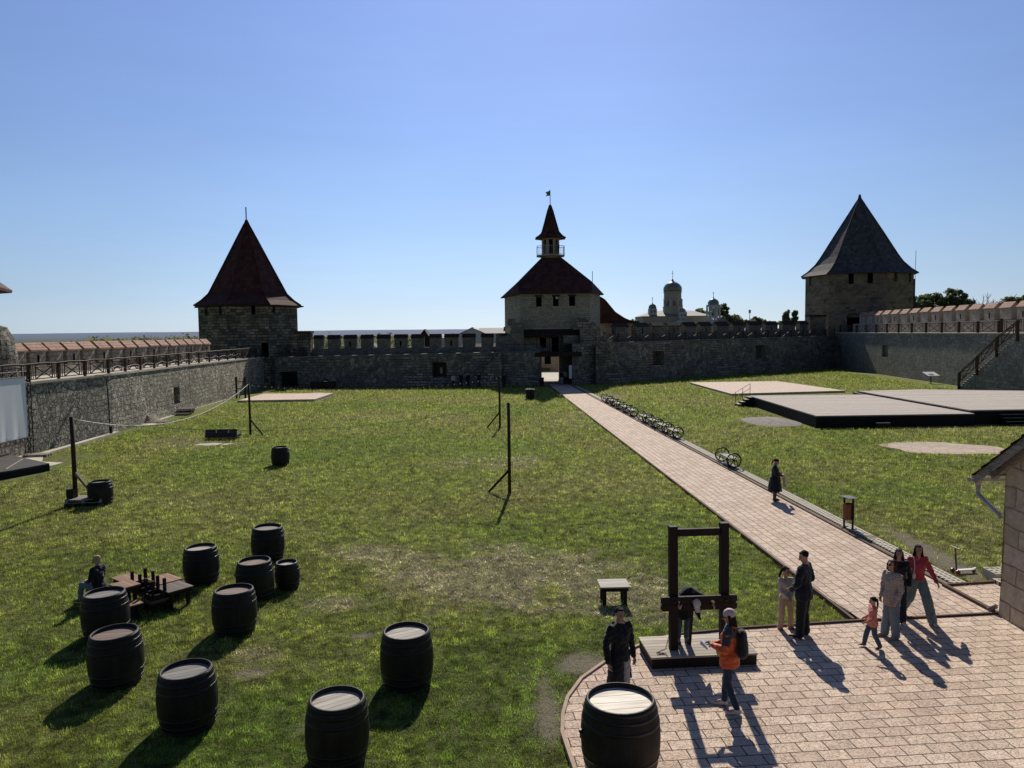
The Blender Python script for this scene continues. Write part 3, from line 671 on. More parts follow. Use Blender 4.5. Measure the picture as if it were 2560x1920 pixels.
# 10 woman in raspberry cardigan
def ex_red(root, J, k, HP, HR, cloth, hs):
    bm = bmesh.new(); s = J['shR']; hull(bm, (s + Vector((-.04, .06, .05)), .013), (s + Vector((-.02, .13, -.12)), .012)); hull(bm, (s + Vector((-.02, .13, -.12)), .012), (s + Vector((0, .14, -.30)), .012)); hull(bm, (s + Vector((0, .15, -.32)), (.04, .02, .07)))
    cloth('phone_pouch', bm, white_sh, 0, vox=.009)
person((8.80, 16.45, .05), R(178), 1.65, 'woman in a raspberry cardigan and wide grey-green jeans striding beside the path',
       dict(pelvis=(0, 0, .95), anL=(-.16, .36, .085), toeL=(-.18, .52, .035), knL=(-.12, .22, .50), anR=(.17, -.38, .10), toeR=(.19, -.23, .035), knR=(.13, -.08, .50),
            elL=(-.28, .06, 1.15), wrL=(-.34, .20, .93), elR=(.27, -.08, 1.16), wrR=(.26, -.05, .92)), head=(12, 2), hair=dict(kind='long', len=.18, n='black', c=(.008, .007, .008)),
       top=dict(m=redc, g=.03, hem=.95, name='cardigan'), bottom=dict(m=teal, g=.03, wide=1.55), shoes=white_sh, extra=ex_red)
# 11 woman in navy coat on the path
def ex_nc(root, J, k, HP, HR, cloth, hs):
    bm = bmesh.new(); h = (J['wrL'] + J['wrR']) / 2 + Vector((0, .08, 0)); hull(bm, (h, (.10, .05, .04)), (h + Vector((0, .04, -.40)), (.12, .05, .05))); cloth('pink_jacket_in_hand', bm, blushc, .012)
person((9.72, 28.25, .05), R(108), 1.60, 'woman in a flared navy coat looking down on the long path, holding a pink jacket',
       dict(elL=(-.22, .05, 1.13), wrL=(-.08, .25, 1.08), elR=(.22, .05, 1.13), wrR=(.08, .25, 1.08), head=(0, .07, 1.60)), head=(0, 42), hair=dict(kind='ponytail', side=.1, n='brown', c=(.03, .02, .014)),
       w=1.12, top=dict(m=navy, g=.06, hem=.42, flare=1.6, collar=True, name='coat'), bottom=dict(m=greyt, g=.02), shoes=dark_sh, extra=ex_nc, voxel=.012)
# 1 seated woman
person((-10.02, 18.2, 0), R(-78), 1.62, 'blonde woman in a black coat sitting by the stacked tables',
       dict(pelvis=(0, 0, .46), waist=(0, .01, .58), chest=(0, .03, .77), neck=(0, .02, .96), head=(0, .05, 1.13), shL=(-.175, .01, .90), shR=(.175, .01, .90), elL=(-.21, .06, .64), elR=(.22, .06, .64),
            wrL=(-.10, .26, .57), wrR=(.10, .27, .57), hipL=(-.09, .02, .44), hipR=(.09, .02, .44), knL=(-.11, .43, .48), knR=(.12, .41, .47), anL=(-.10, .50, .085), anR=(.13, .46, .085), toeL=(-.11, .66, .035), toeR=(.15, .62, .035)),
       head=(-8, 4), hair=dict(kind='bob', n='blonde', c=(.50, .38, .22)), top=dict(m=blackc, g=.045, hem=.40, collar=True, name='coat'), bottom=dict(m=denim_l, g=.02), shoes=dark_sh, voxel=.011)
# distant people, coarse
fp = [(-6.9, 90.2, 160, 1.62, 'pale-topped visitor at the left end of the group in the shade of the far wall', cream, denim_d), (-6.0, 90.4, 200, 1.78, 'tall black-clad visitor second in the group under the far wall', blackc, blackc),
      (-5.2, 90.6, 170, 1.7, 'visitor in navy, third from the left in the group under the far wall', navy, denim_d), (-3.9, 90.3, 210, 1.72, 'dark-clad visitor standing apart at the right of the group under the far wall', blackc, denim_d),
      (-.9, 89.4, 150, 1.7, 'dark-clad visitor alone near the lamp pole and the gate', blackc, blackc),
      (6.0, 92.6, 175, 1.66, 'visitor in pale trousers standing in the gateway', blackc, lgrey), (6.5, 94.0, 190, 1.7, 'visitor in a pale top in the gateway shadow', cream, denim_d), (7.0, 93.2, 140, 1.72, 'visitor in black leaning by the right side of the gateway', blackc, blackc)]
for i, (x, y, yw, h, lb, t_, b_) in enumerate(fp):
    person((x, y, .06 if x > 4 else 0), R(yw), h, lb, hair=dict(kind='short'), top=dict(m=t_, g=.03), bottom=dict(m=b_, g=.02), shoes=dark_sh, lod=True, group='visitors near the gate')
person((6.05, 100.0, 16.28), R(175), 1.7, 'visitor leaning on the balcony rail of the gate turret', hair=dict(kind='short'), top=dict(m=blackc, g=.03), bottom=dict(m=blackc, g=.02), shoes=dark_sh, lod=True)
person((58.5, 124.5, 5.9), R(175), 1.75, 'visitor on the wall walk beside the grey-roofed tower', hair=dict(kind='short'), top=dict(m=blackc, g=.03), bottom=dict(m=blackc, g=.02), shoes=dark_sh, lod=True)

# ------------------------------------------------------------------ GROUND SHEET
def m_grass():
    m, nt, b = mat('lawn_and_land'); p = wpos(nt)
    st = nd(nt, 'ShaderNodeAttribute', attribute_name='straw').outputs['Fac']
    di = nd(nt, 'ShaderNodeAttribute', attribute_name='dirt').outputs['Fac']
    lu = nd(nt, 'ShaderNodeAttribute', attribute_name='lush').outputs['Fac']
    n1 = noi(nt, p, .8, 5, .65); n2 = noi(nt, p, 5.5, 5, .7); n3 = noi(nt, p, 26, 3, .7)
    col = mix(nt, ramp(nt, n1, [(.35, 0.), (.65, 1.)]), (.20, .24, .045), (.27, .275, .085))
    col = mix(nt, math_(nt, 'MULTIPLY', lu, .75), col, (.14, .22, .035))
    col = mix(nt, ramp(nt, n2, [(.50, 0.), (.68, .75)]), col, (.33, .29, .14))
    col = mix(nt, ramp(nt, n2, [(.34, .95), (.49, 0.)]), col, (.022, .032, .010))
    n4 = noi(nt, p, 2.2, 4, .6); col = mix(nt, ramp(nt, n4, [(.36, .6), (.5, 0.)]), col, (.055, .07, .02)); n5 = noi(nt, p, .13, 4, .6); col = mix(nt, ramp(nt, n5, [(.45, 0.), (.65, .5)]), col, (.17, .14, .06))
    col = mix(nt, ramp(nt, n3, [(.30, .55), (.5, 0.)]), col, (.03, .05, .012))
    yy0 = nd(nt, 'ShaderNodeSeparateXYZ', {0: p}).outputs[1]; near = ramp(nt, math_(nt, 'DIVIDE', yy0, 100.), [(.12, .60), (.30, .85), (.80, 1.1)])  # sheet darkened toward the camera, painting the dark gaps beneath the blades
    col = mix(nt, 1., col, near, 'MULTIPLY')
    col = mix(nt, math_(nt, 'MULTIPLY', st, ramp(nt, n3, [(.38, .03), (.62, .5)])), col, (.46, .39, .25))
    col = mix(nt, math_(nt, 'MULTIPLY', di, .85), col, (.23, .195, .145))
    # the land beyond the walls: fields and woods, distance haze painted into their colour
    y = nd(nt, 'ShaderNodeSeparateXYZ', {0: p}).outputs[1]
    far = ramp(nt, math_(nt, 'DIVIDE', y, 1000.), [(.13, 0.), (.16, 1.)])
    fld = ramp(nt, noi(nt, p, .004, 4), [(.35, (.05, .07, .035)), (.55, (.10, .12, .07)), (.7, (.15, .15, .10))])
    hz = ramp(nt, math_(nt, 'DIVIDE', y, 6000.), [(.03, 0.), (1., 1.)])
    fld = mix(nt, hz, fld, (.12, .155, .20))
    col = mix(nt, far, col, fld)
    nt.links.new(col, b.inputs['Base Color'])
    h = math_(nt, 'ADD', n2, math_(nt, 'MULTIPLY', n3, .6))
    bump(nt, b, h, .9, .10)
    b.inputs['Roughness'].default_value = .95; b.inputs['Specular IOR Level'].default_value = .1
    return m
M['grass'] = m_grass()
def make_ground():
    xs = np.concatenate([[-20000, -6000, -1500, -400, -120, -60], np.arange(-32, -14, .45), np.arange(-14, 14, .22), np.arange(14, 56, .6), [70, 130, 400, 1500, 6000, 20000]])
    ys = np.concatenate([[-3000, -300, -40, 0], np.arange(5, 30, .22), np.arange(30, 60, .45), np.arange(60, 130, .9), [150, 200, 400, 1000, 3000, 9000, 26000]])
    X, Y = np.meshgrid(xs, ys); nx, ny = len(xs), len(ys)
    Z = np.zeros_like(X)
    inner = (X > -14) & (X < 14) & (Y > 5) & (Y < 30)
    Z = np.where(inner, (fbm(X, Y, .7, 3) - .55) * .05, 0)
    Z = np.where(inner & in_paving(X, Y), -.02, Z)
    v = np.stack([X.ravel(), Y.ravel(), Z.ravel()], 1)
    idx = np.arange(nx * ny).reshape(ny, nx)
    f = np.stack([idx[:-1, :-1], idx[:-1, 1:], idx[1:, 1:], idx[1:, :-1]], -1).reshape(-1, 4)
    me = bpy.data.meshes.new('ground'); me.from_pydata(v.tolist(), [], f.tolist())
    court = ((X > -35) & (X < 58) & (Y > 3) & (Y < 130)).ravel()
    for nm, fn in (('straw', straw), ('dirt', dirt), ('lush', lush)):
        a = me.attributes.new(nm, 'FLOAT', 'POINT'); a.data.foreach_set('value', (fn(X.ravel(), Y.ravel()) * court).astype(np.float32))
    me.shade_smooth(); add_uv(me)
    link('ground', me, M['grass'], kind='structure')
make_ground()

# grass blades where the camera is near enough to read them
def make_blades():
    m, nt, b = mat('grass_blades')
    a = nd(nt, 'ShaderNodeAttribute', attribute_name='Col').outputs['Color']
    nt.links.new(a, b.inputs['Base Color']); b.inputs['Roughness'].default_value = .6; b.inputs['Specular IOR Level'].default_value = .2
    tr = nd(nt, 'ShaderNodeBsdfTranslucent', {'Color': a}); mx = nd(nt, 'ShaderNodeMixShader', {0: .55, 1: b.outputs[0], 2: tr.outputs[0]})
    nt.links.new(mx.outputs[0], nt.nodes['Material Output'].inputs[0])
    P_, Cc = [], []
    yy_ = np.linspace(8.3, 124, 500); pdf = yy_ * (9.5 / yy_) ** 2.05; cdf = np.cumsum(pdf); cdf /= cdf[-1]
    for chunk in range(1):
        n = 1500000
        y = np.interp(rng.random(n), cdf, yy_); x = rng.uniform(-1, 1, n) * (.70 * y + .6)
        k = (~in_paving(x, y)) & (x > -25.5 - .03 * np.maximum(y - 50, 0)); k &= ~((x > 19.4) & (x < 44.5) & (y > 49) & (y < 68)); k &= ~((((x - 17.95) / 2.2) ** 2 + ((y - 53.2) / 3.0) ** 2 < 1) | (((x - 23.) / 2.9) ** 2 + ((y - 40.6) / 2.1) ** 2 < 1)); k &= ~((x > 20.8) & (x < 34.2) & (y > 74.5) & (y < 93)); k &= ~((x < -18.5) & (y > 72.5) & (y < 81.3)); k &= ~((x > 3) & (x < 7.4) & (y > 85)); k &= (y < np.maximum(91.6 - .085 * np.minimum(x, 3.), 91.9 + (x - 7.3) * .751)) & (x < 46.0 + np.clip((y - 80) * .1, 0, 7)) & ~((x > 6.5) & (y > 91) & (x < 8)); k &= ~((x < -22) & (y < 41.6) & (y > 33))
        x, y = x[k], y[k]
        ln = (.052 * (y / 10) ** .55); wd = .0075 * (y / 10) ** .85
        cl = fbm(x, y, .22, 41, 3); k = cl > rng.uniform(.12, .50, len(x)); x, y, cl, ln, wd = x[k], y[k], cl[k], ln[k], wd[k]
        dd = dirt(x, y); k = rng.random(len(x)) > dd * .93; x, y, cl, ln, wd = x[k], y[k], cl[k], ln[k], wd[k]
        s = straw(x, y); l = lush(x, y); n = len(x)
        L = ln * rng.uniform(.5, 1.35, n) * (.6 + cl * .9) * (1 - .3 * s); W = wd * rng.uniform(.6, 1.2, n)
        isw0 = rng.random(n) < (.03 + .62 * s + .06 * (1 - l) ** 2)
        L = np.where(isw0, L * (1 + .8 * s), L); W = np.where(isw0, W * (1 + .6 * s), W)
        az = rng.uniform(0, 2 * np.pi, n); lean = np.where(isw0, rng.uniform(.7, 1.35, n), rng.uniform(.1, .9, n))
        px, py = -np.sin(az), np.cos(az)
        z0 = (fbm(x, y, .7, 3) - .55) * .05 * ((np.abs(x) < 14) & (y < 30)) - .004
        b0 = np.stack([x - px * W / 2, y - py * W / 2, z0], 1); b1 = np.stack([x + px * W / 2, y + py * W / 2, z0], 1)
        tp = np.stack([x + np.cos(az) * L * np.sin(lean), y + np.sin(az) * L * np.sin(lean), z0 + L * np.cos(lean)], 1)
        P_.append(np.stack([b0, b1, tp], 1).reshape(-1, 3))
        sw = np.array([.95, .82, .58]); t = rng.random((n, 1))
        dry = np.array([.22, .225, .07]) * (1 - t) + np.array([.52, .51, .19]) * t; mid = np.array([.18, .225, .035]) * (1 - t) + np.array([.48, .53, .09]) * t; lus = np.array([.09, .155, .02]) * (1 - t) + np.array([.31, .45, .06]) * t
        a_ = np.clip(l * 2, 0, 1)[:, None]; b__ = np.clip(l * 2 - 1, 0, 1)[:, None]; c = (dry * (1 - a_) + mid * a_) * (1 - b__) + lus * b__
        isw = isw0[:, None]; c = np.where(isw, sw * rng.uniform(.3, 1.1, (n, 1)), c)
        dk = np.array([.05, .045, .03]); c = np.where((rng.random(n) < .05)[:, None], dk, c)
        ts = fbm(x, y, .17, 61, 2); t2 = fbm(x, y, .5, 62, 3); vv = np.clip(.42 + 2.6 * (ts - .32), .28, 1.75) * np.clip(.55 + 1.1 * (t2 - .15), .5, 1.25)
        vv = np.where(isw[:, 0], .25 + .75 * vv, vv); c *= (rng.uniform(.88, 1.28, n) * vv)[:, None]
        Cc.append(np.repeat(c, 3, axis=0))
    v = np.concatenate(P_); c = np.concatenate(Cc); n = len(v)
    me = bpy.data.meshes.new('grass_blades'); me.vertices.add(n); me.vertices.foreach_set('co', v.astype(np.float32).ravel())
    me.loops.add(n); me.loops.foreach_set('vertex_index', np.arange(n, dtype=np.int32)); me.polygons.add(n // 3)
    me.polygons.foreach_set('loop_start', np.arange(0, n, 3, dtype=np.int32)); me.polygons.foreach_set('loop_total', np.full(n // 3, 3, np.int32)); me.update(calc_edges=True)
    a = me.color_attributes.new('Col', 'FLOAT_COLOR', 'POINT'); cc = np.ones((n, 4), np.float32); cc[:, :3] = c; a.data.foreach_set('color', cc.ravel())
    o = link('grass', me, m); tag(o, 'short green and straw coloured grass covering the courtyard lawn', 'grass', kind='stuff')
    print('blades', n // 3)
make_blades()

# ------------------------------------------------------------------ PAVING
mb = MB(); poly = BORDER + [(16, 17.2), (16, 4), (1.9, 4), (1.4, 7.5)]
mb.prism(poly, -.15, .050); mb.build('plaza', M['pave'], kind='structure')
mb = MB(); ys = list(np.linspace(16.38, 92.4, 30)); pl = [(xl(y), y) for y in ys] + [(xr(y), y) for y in reversed(ys)]
pl[0] = (7.6, 16.345); pl[-1] = (10.72, 16.67)
mb.prism(pl, -.15, .046); mb.build('path', M['pavepath'], kind='structure')
mb = MB(); mb.prism([(10.80, 16.71), (15.5, 17.3), (15.5, 19.3), (10.62, 18.56)], -.15, .042); mb.build('side_pavement', M['pave'], kind='structure')
mb = MB(); mb.prism([(3.35, 92.42), (7.4, 92.42), (7.4, 104), (12, 104), (14, 125.4), (-6, 125.4), (-2, 104), (3.35, 104)], -.15, .05); mb.build('gateway_pavement', M['concrete'], kind='structure')
# kerbs
mb = MB()
for a, b in zip(ys[:-1], ys[1:]): mb.beam((xl(a) - .035, a, .035), (xl(b) - .035, b, .035), .07, .14)
mb.build('path_kerb', M['curb'], kind='structure')
mb = MB()
for a, b in zip(ys[:-1], ys[1:]): mb.beam((xr(a) + .03, a + .1, .03), (xr(b) + .03, b + .1, .03), .06, .12)
mb.build('path_kerb', M['curb'], kind='structure')
mb = MB()
for a, b in zip(BORDER[:11], BORDER[1:11]): mb.beam((a[0] - .03, a[1], .02), (b[0] - .03, b[1], .02), .06, .13)
mb.build('plaza_kerb', M['curbpale'], kind='structure')
mb = MB()
for a, b in zip(BORDER[10:], BORDER[11:]): mb.beam((a[0], a[1] + .03, .03), (b[0], b[1] + .03, .03), .06, .12)
mb.beam((10.70, 16.80, .035), (10.60, 18.60, .035), .09, .16); mb.beam((10.6, 18.62, .03), (15, 19.25, .03), .06, .12)
mb.build('plaza_kerb', M['curb'], kind='structure')
# dirt strip and pierced concrete strip
mb = MB(); y2 = list(np.linspace(18.65, 90, 40))
mb.prism([(xr(y) + .06, y) for y in y2] + [(xr(y) + .30, y) for y in reversed(y2)], -.1, .012); mb.build('dirt_strip', M['dirt'], kind='structure')
def m_lattice():
    m, nt, b = mat('pierced_concrete'); p = wpos(nt)
    p = nd(nt, 'ShaderNodeMapping', {'Vector': p, 'Rotation': (0, 0, R(-2.9))}).outputs[0]
    s = nd(nt, 'ShaderNodeSeparateXYZ', {0: p})
    fx = math_(nt, 'SUBTRACT', math_(nt, 'FRACT', math_(nt, 'MULTIPLY', s.outputs[0], 7.2)), .5)
    fy = math_(nt, 'SUBTRACT', math_(nt, 'FRACT', math_(nt, 'MULTIPLY', s.outputs[1], 6.0)), .5)
    d = math_(nt, 'SQRT', math_(nt, 'ADD', math_(nt, 'MULTIPLY', fx, fx), math_(nt, 'MULTIPLY', fy, fy)))
    h = ramp(nt, d, [(.27, 0.), (.34, 1.)])
    col = mix(nt, h, (.045, .04, .03), mix(nt, noi(nt, p, 3, 4), (.42, .37, .29), (.58, .52, .42)))
    grn = ramp(nt, noi(nt, p, 1.7, 5), [(.56, 0.), (.68, .8)]); col = mix(nt, grn, col, (.12, .13, .05))
    nt.links.new(col, b.inputs['Base Color']); bump(nt, b, h, .8, .03); return m
M['lattice'] = m_lattice()
mb = MB(); mb.prism([(xr(y) + .30, y) for y in y2] + [(xr(y) + .72 + .03 * math.sin(y * 3), y) for y in reversed(y2)], -.1, .05); mb.build('pierced_drain_strip', M['lattice'], kind='structure')
mb = MB(); mb.prism([(11.95, 17.9), (12.9, 17.95), (12.9, 18.9), (11.95, 18.85)], 0, .14); mb.prism([(12.1, 18.95), (13, 19), (13, 19.6), (12.1, 19.5)], 0, .22)
tag(mb.build('drain_slab', M['lattice']), 'pierced concrete drain slabs stacked by the stone house corner', 'slab')
# earth, slabs and pads
def blob(cx, cy, rx, ry, z, seed, n=40, rot=0.):
    out = []
    for i in range(n):
        t = 2 * math.pi * i / n; r = 1 + .16 * noise.noise(Vector((math.cos(t) * 1.5 + seed, math.sin(t) * 1.5, 0))) * 2
        a, b_ = rx * r * math.cos(t), ry * r * math.sin(t); out.append((cx + a * math.cos(rot) - b_ * math.sin(rot), cy + a * math.sin(rot) + b_ * math.cos(rot)))
    return out
mb = MB(); c0 = blob(17.95, 53.2, 2.1, 2.9, 0, 3)
mb.add([(x, y, .01) for x, y in c0] + [(17.95 + (x - 17.95) * .6, 53.2 + (y - 53.2) * .6, .16 + .04 * noise.noise(Vector((x, y, 0)))) for x, y in c0] + [(17.9, 53.3, .22)],
       [(i, (i + 1) % 40, 40 + (i + 1) % 40, 40 + i) for i in range(40)] + [(40 + i, 40 + (i + 1) % 40, 80) for i in range(40)])
mb.build('earth_mound', M['mound'], smooth=True, kind='structure')
mb = MB(); mb.prism(blob(23.0, 40.6, 3.1, 2.2, 0, 9, rot=-.35), -.1, .02); mb.build('bare_ground', M['bare'], kind='structure')
mb = MB(); mb.prism(blob(-17.6, 44.9, 1.0, .5, 0, 4), -.1, .02); mb.build('bare_ground', M['concrete'], kind='structure')
mb = MB(); mb.prism([(-26.1, 72.8), (-26.2, 81.0), (-18.8, 80.8), (-18.9, 73.4)], 0, .22); mb.build('paved_pad', M['padpave'], kind='structure')
mb = MB(); mb.prism([(21.3, 92.0), (32.0, 92.6), (33.6, 77.3), (21.4, 74.9)], 0, .20); mb.build('paved_pad', M['padpave'], kind='structure')
mb = MB(); mb.prism([(-27.3, 34), (-25.0, 33.2), (-23.1, 36.1), (-22.85, 38.8), (-24.2, 39.2), (-25.4, 41.3), (-27.3, 41.6)], -.1, .03); mb.build('concrete_apron', M['concrete'], kind='structure')
mb = MB(); mb.prism([(-25.35, 41.4), (-25.6, 44.6), (-26.05, 50.7), (-26.4, 50.7), (-25.95, 44.6), (-25.75, 41.4)], -.1, .12); mb.build('wall_kerb', M['concrete'], kind='structure')
mb = MB(); mb.prism([(-27.3, 55.2), (-25.9, 55.0), (-25.8, 57.5), (-27.3, 57.7)], -.1, .05); mb.prism([(-27.5, 58), (-26.7, 58), (-27.6, 66), (-28.3, 76), (-28.9, 76)], -.1, .06); mb.build('wall_kerb', M['concrete'], kind='structure')
mb = MB(); mb.prism([(1.5, 84.4), (2.8, 84.3), (2.7, 85.0), (1.6, 85.1)], 0, .05); mb.prism([(-21.8, 82.6), (-20.4, 82.3), (-20.2, 82.8), (-21.6, 83.1)], 0, .12); mb.build('loose_slab', M['concrete'], kind='structure')

# ------------------------------------------------------------------ BARRELS
def make_barrel(r, h, lidm, nh=6):
    t = thing('barrel', '', 'barrel')
    zz = np.linspace(0, 1, 13); prof = []
    for z in zz: prof.append((r * (1 - .135 * (2 * z - 1) ** 2 * (1 + .1 * abs(2 * z - 1))), z * h))
    n = 72; ri = prof[-1][0] - .035
    full = [(prof[0][0] - .03, .0)] + prof + [(prof[-1][0] - .008, h + .006), (ri + .004, h + .006), (ri, h - .03), (ri - .004, h - .075)]
    mb = MB(); mb.lathe(full, n)
    for i, (x, y, z) in enumerate(mb.v):     # each stave a little different
        j = int((math.atan2(y, x) / (2 * math.pi) + 1) * 24) % 24; f = 1 + .006 * math.sin(j * 37.7); top = .006 * math.sin(j * 12.9) if z > h - .01 else 0
        mb.v[i] = (x * f, y * f, z + top)
    me = mb.mesh('staves'); me.shade_smooth()
    uv = me.uv_layers.new(name='UVMap')
    for l in me.loops:
        v = me.vertices[l.vertex_index].co; a = (math.atan2(v.y, v.x) / (2 * math.pi)) % 1
        uv.data[l.index].uv = (a * 24 * .095, v.z)
    for p in me.polygons:
        us = [uv.data[i].uv[0] for i in p.loop_indices]
        if max(us) - min(us) > 1:
            for i in p.loop_indices:
                if uv.data[i].uv[0] < 1: uv.data[i].uv[0] += 24 * .095
    link('staves', me, M['oak'], t)
    def rad(z): u = 2 * z - 1; return r * (1 - .135 * u * u * (1 + .1 * abs(u)))
    for z in (.035, .13, .27, .73, .87, .965)[:nh]:
        w = .048 / h; a, b_ = max(z - w / 2, 0), min(z + w / 2, 1); mb = MB()
        ra, rb = rad(a), rad(b_)
        mb.lathe([(ra + .001, a * h), (ra + .0055, a * h + .002), (rb + .0055, b_ * h - .002), (rb + .001, b_ * h)], 56, cap=False)
        mb.build('hoop', M['hoop'], t, smooth=True, fix=False)
    mb = MB(); mb.lathe([(ri - .003, h - .095), (ri - .003, h - .06)], 48); lid = mb.build('lid', M[lidm], t)
    return t
BL = [(1.52, 10.80, .575, 1.06, 'lid_white', 60, 'largest barrel, with a bleached white lid, standing on the paving'),
      (-2.69, 11.19, .475, .97, 'lid_pale', 38, 'barrel with a pale streaked lid at the bottom edge left of the paving'),
      (-1.98, 13.73, .485, 1.0, 'lid_pale', 30, 'barrel with a cracked pale lid standing alone in the middle of the lawn'),
      (-5.39, 12.3, .475, .95, 'lid_grey', 24, 'barrel with a smooth dark grey lid, nearest of the left group'),
      (-7.39, 13.9, .48, .96, 'lid_brown', 5, 'barrel with a reddish brown lid overlapping the one beside the tables'),
      (-8.76, 16.13, .475, .95, 'lid_grey', 28, 'barrel with a blotchy grey lid right in front of the stacked tables'),
      (-6.06, 16.3, .47, .93, 'lid_brown', -6, 'barrel with a scratched brown lid, front one of the overlapping trio'),
      (-6.31, 18.43, .45, .93, 'lid_brown', 70, 'barrel with a dull brown lid, middle one between the trio and the keg'),
      (-5.75, 19.17, .31, .66, 'lid_pale', 80, 'small keg beside the taller barrels next to the dry grass'),
      (-8.13, 19.67, .45, .93, 'lid_pale', 3, 'barrel with a light grey lid behind the stacked tables'),
      (-7.03, 21.64, .465, .95, 'lid_grey', 40, 'farthest barrel of the left cluster, behind the small keg'),
      (-15.78, 29.09, .45, .90, 'lid_grey', 8, 'barrel beside the lamp pole that stands on a pallet'),
      (-11.45, 37.59, .445, .90, 'lid_grey', 8, 'lone barrel far out on the lawn, farthest from the other barrels')]
protos = {}
for x, y, r, h, lm, rz, lb in BL:
    k = (r, h, lm)
    if k in protos: o = dup(protos[k])
    else: o = make_barrel(r, h, lm); protos[k] = o
    o.location = (x, y, .045 if x > 1 else -.01); o.rotation_euler = (R(random.uniform(-1.2, 1.2)) if x < 1 else 0, R(random.uniform(-1.2, 1.2)) if x < 1 else 0, R(rz)); o['label'] = lb; o['group'] = 'black oak barrels'
mb = MB(); mb.box((-.59, 0, .62), (.04, .05, .05)); mb.box((-.595, 0, .57), (.012, .02, .10))
bt = [o for o in C.objects if o.name.startswith('barrel') and abs(o.location.x - 1.52) < .01][0]; bt.rotation_euler = (0, 0, R(8))
mb.build('tap', M['iron'], bt)

# ------------------------------------------------------------------ PILLORY
t = thing('pillory', 'tall dark timber pillory frame on a low plank platform at the lawn edge', 'pillory', (3.55, 14.65, .05), R(4.5))
mb = MB(); mb.box((0, 0, .205), (2.06, 1.0, .035)); mb.build('platform_deck', M['deckwood'], t)
mb = MB()
for sy in (-1, 1): mb.box((0, sy * .475, .095), (2.02, .045, .186))
for sx in (-1, 1): mb.box((sx * .99, 0, .095), (.045, .905, .186))
mb.build('platform_skirt', M['timber'], t)
for sx, tl in ((-1, 2.68), (1, 2.72)):
    mb = MB(); mb.beam((sx * .50 - (.0), -.14, .22), (sx * .50 - .02, -.14, tl - .05), .155, .155, up=(0, 1, 0))
    mb.build('post', M['timber'], t, bevel=.008)
mb = MB(); mb.box((-.02, -.14, 2.50), (.84, .09, .14)); mb.build('crossbeam', M['timber'], t, bevel=.006)
def board(z0, z1, notch_up):
    """board with half-round notches for neck and wrists"""
    mb = MB(); xs = list(np.linspace(-.78, .70, 75)); pf = []
    holes = [(-.12, .085), (-.47 + .05, .055), (.22, .055)]
    for x in xs:
        d = 0
        for hx, hr in holes:
            if abs(x - hx) < hr: d = max(d, math.sqrt(hr * hr - (x - hx) ** 2))
        pf.append(d)
    k = len(xs); vs = []
    for yy in (-.285, -.225):
        for x, d in zip(xs, pf):
            a, b_ = (z0, z1 - d) if notch_up else (z0 + d, z1)
            e = min(x + .78, .70 - x); rr = .03; c_ = rr - math.sqrt(max(rr * rr - (rr - e) ** 2, 0)) if e < rr else 0
            vs += [(x, yy, a + c_), (x, yy, b_ - c_)]
    fs = []
    for i in range(k - 1):
        a, b_ = 2 * i, 2 * i + 2; o = 2 * k
        fs += [(a, b_, b_ + 1, a + 1), (o + a, o + a + 1, o + b_ + 1, o + b_), (a, o + a, o + b_, b_), (a + 1, b_ + 1, o + b_ + 1, o + a + 1)]
    fs += [(0, 1, 2 * k + 1, 2 * k), (2 * k - 2, 4 * k - 2, 4 * k - 1, 2 * k - 1)]
    mb.add(vs, fs); return mb
board(1.02, 1.145, True).build('lower_board', M['timber'], t); board(1.15, 1.29, False).build('upper_board', M['timber'], t)
mb = MB(); pts = [Vector((-.60, -.24, 1.0)), Vector((-.615, -.27, .8)), Vector((-.63, -.29, .55)), Vector((-.70, -.31, .30)), Vector((-.86, -.30, .235)), Vector((-.72, -.36, .232)), Vector((-.90, -.38, .232))]
L = 0; q = []
for a, b_ in zip(pts[:-1], pts[1:]):
    n = max(int((b_ - a).length / .034), 1)
    for i in range(n): q.append((a.lerp(b_, i / n), (b_ - a).normalized()))
for i, (p, d) in enumerate(q):
    x = d.cross(Vector((0, 1, 0))).normalized(); y = d.cross(x)
    if i % 2: x, y = y, x
    mb.tube([p + d * .021 * math.cos(a) + x * .011 * math.sin(a) for a in np.linspace(0, 2 * math.pi, 9)[:-1]], .0045, 5, closed=True)
mb.build('chain', M['iron'], t)
mb = MB(); mb.beam((-.13, .02, .23), (-.14, -.16, 1.02), .05, .05); mb.build('prop', M['timber'], t)
for sx in (-.52, .48):
    mb = MB(); mb.tube([(sx, -.287, 1.20), (sx, -.32, 1.20)], .022, 8); mb.build('bolt', M['hoop'], t)

# ------------------------------------------------------------------ TABLES
def table(x, y, rz, w, d, h, m_top, label, flip=False, z=0, legm='timber', leg=.07, apron=.09, ratio=1., grp='stacked tables'):
    t = thing('table', label, 'table', (x, y, z), R(rz), grp) if grp else thing('table', label, 'table', (x, y, z), R(rz))
    f = (lambda q: h - q) if flip else (lambda q: q)
    mb = MB(); mb.box((0, 0, f(h - .015)), (w, d, .03)); mb.build('tabletop', M[m_top], t)
    mb = MB(); iw, id_ = w - .10, d - .10
    for s in (-1, 1):
        mb.box((0, s * id_ / 2, f(h - .031 - apron / 2)), (iw, .03, apron)); mb.box((s * iw / 2, 0, f(h - .031 - apron / 2)), (.03, id_ - .032, apron))
    mb.build('apron', M[legm], t)
    for sx in (-1, 1):
        for sy in (-1, 1):
            mb = MB(); mb.box((sx * (iw / 2 - leg * .7), sy * (id_ / 2 - leg * .7), f((h - .031) / 2)), (leg, leg, h - .031)); mb.build('leg', M[legm], t)
    return t
table(2.35, 17.84, 2, .70, .60, .46, 'lid_pale', 'small low wooden table alone on the grass behind the man in the black coat', grp=None, leg=.08)
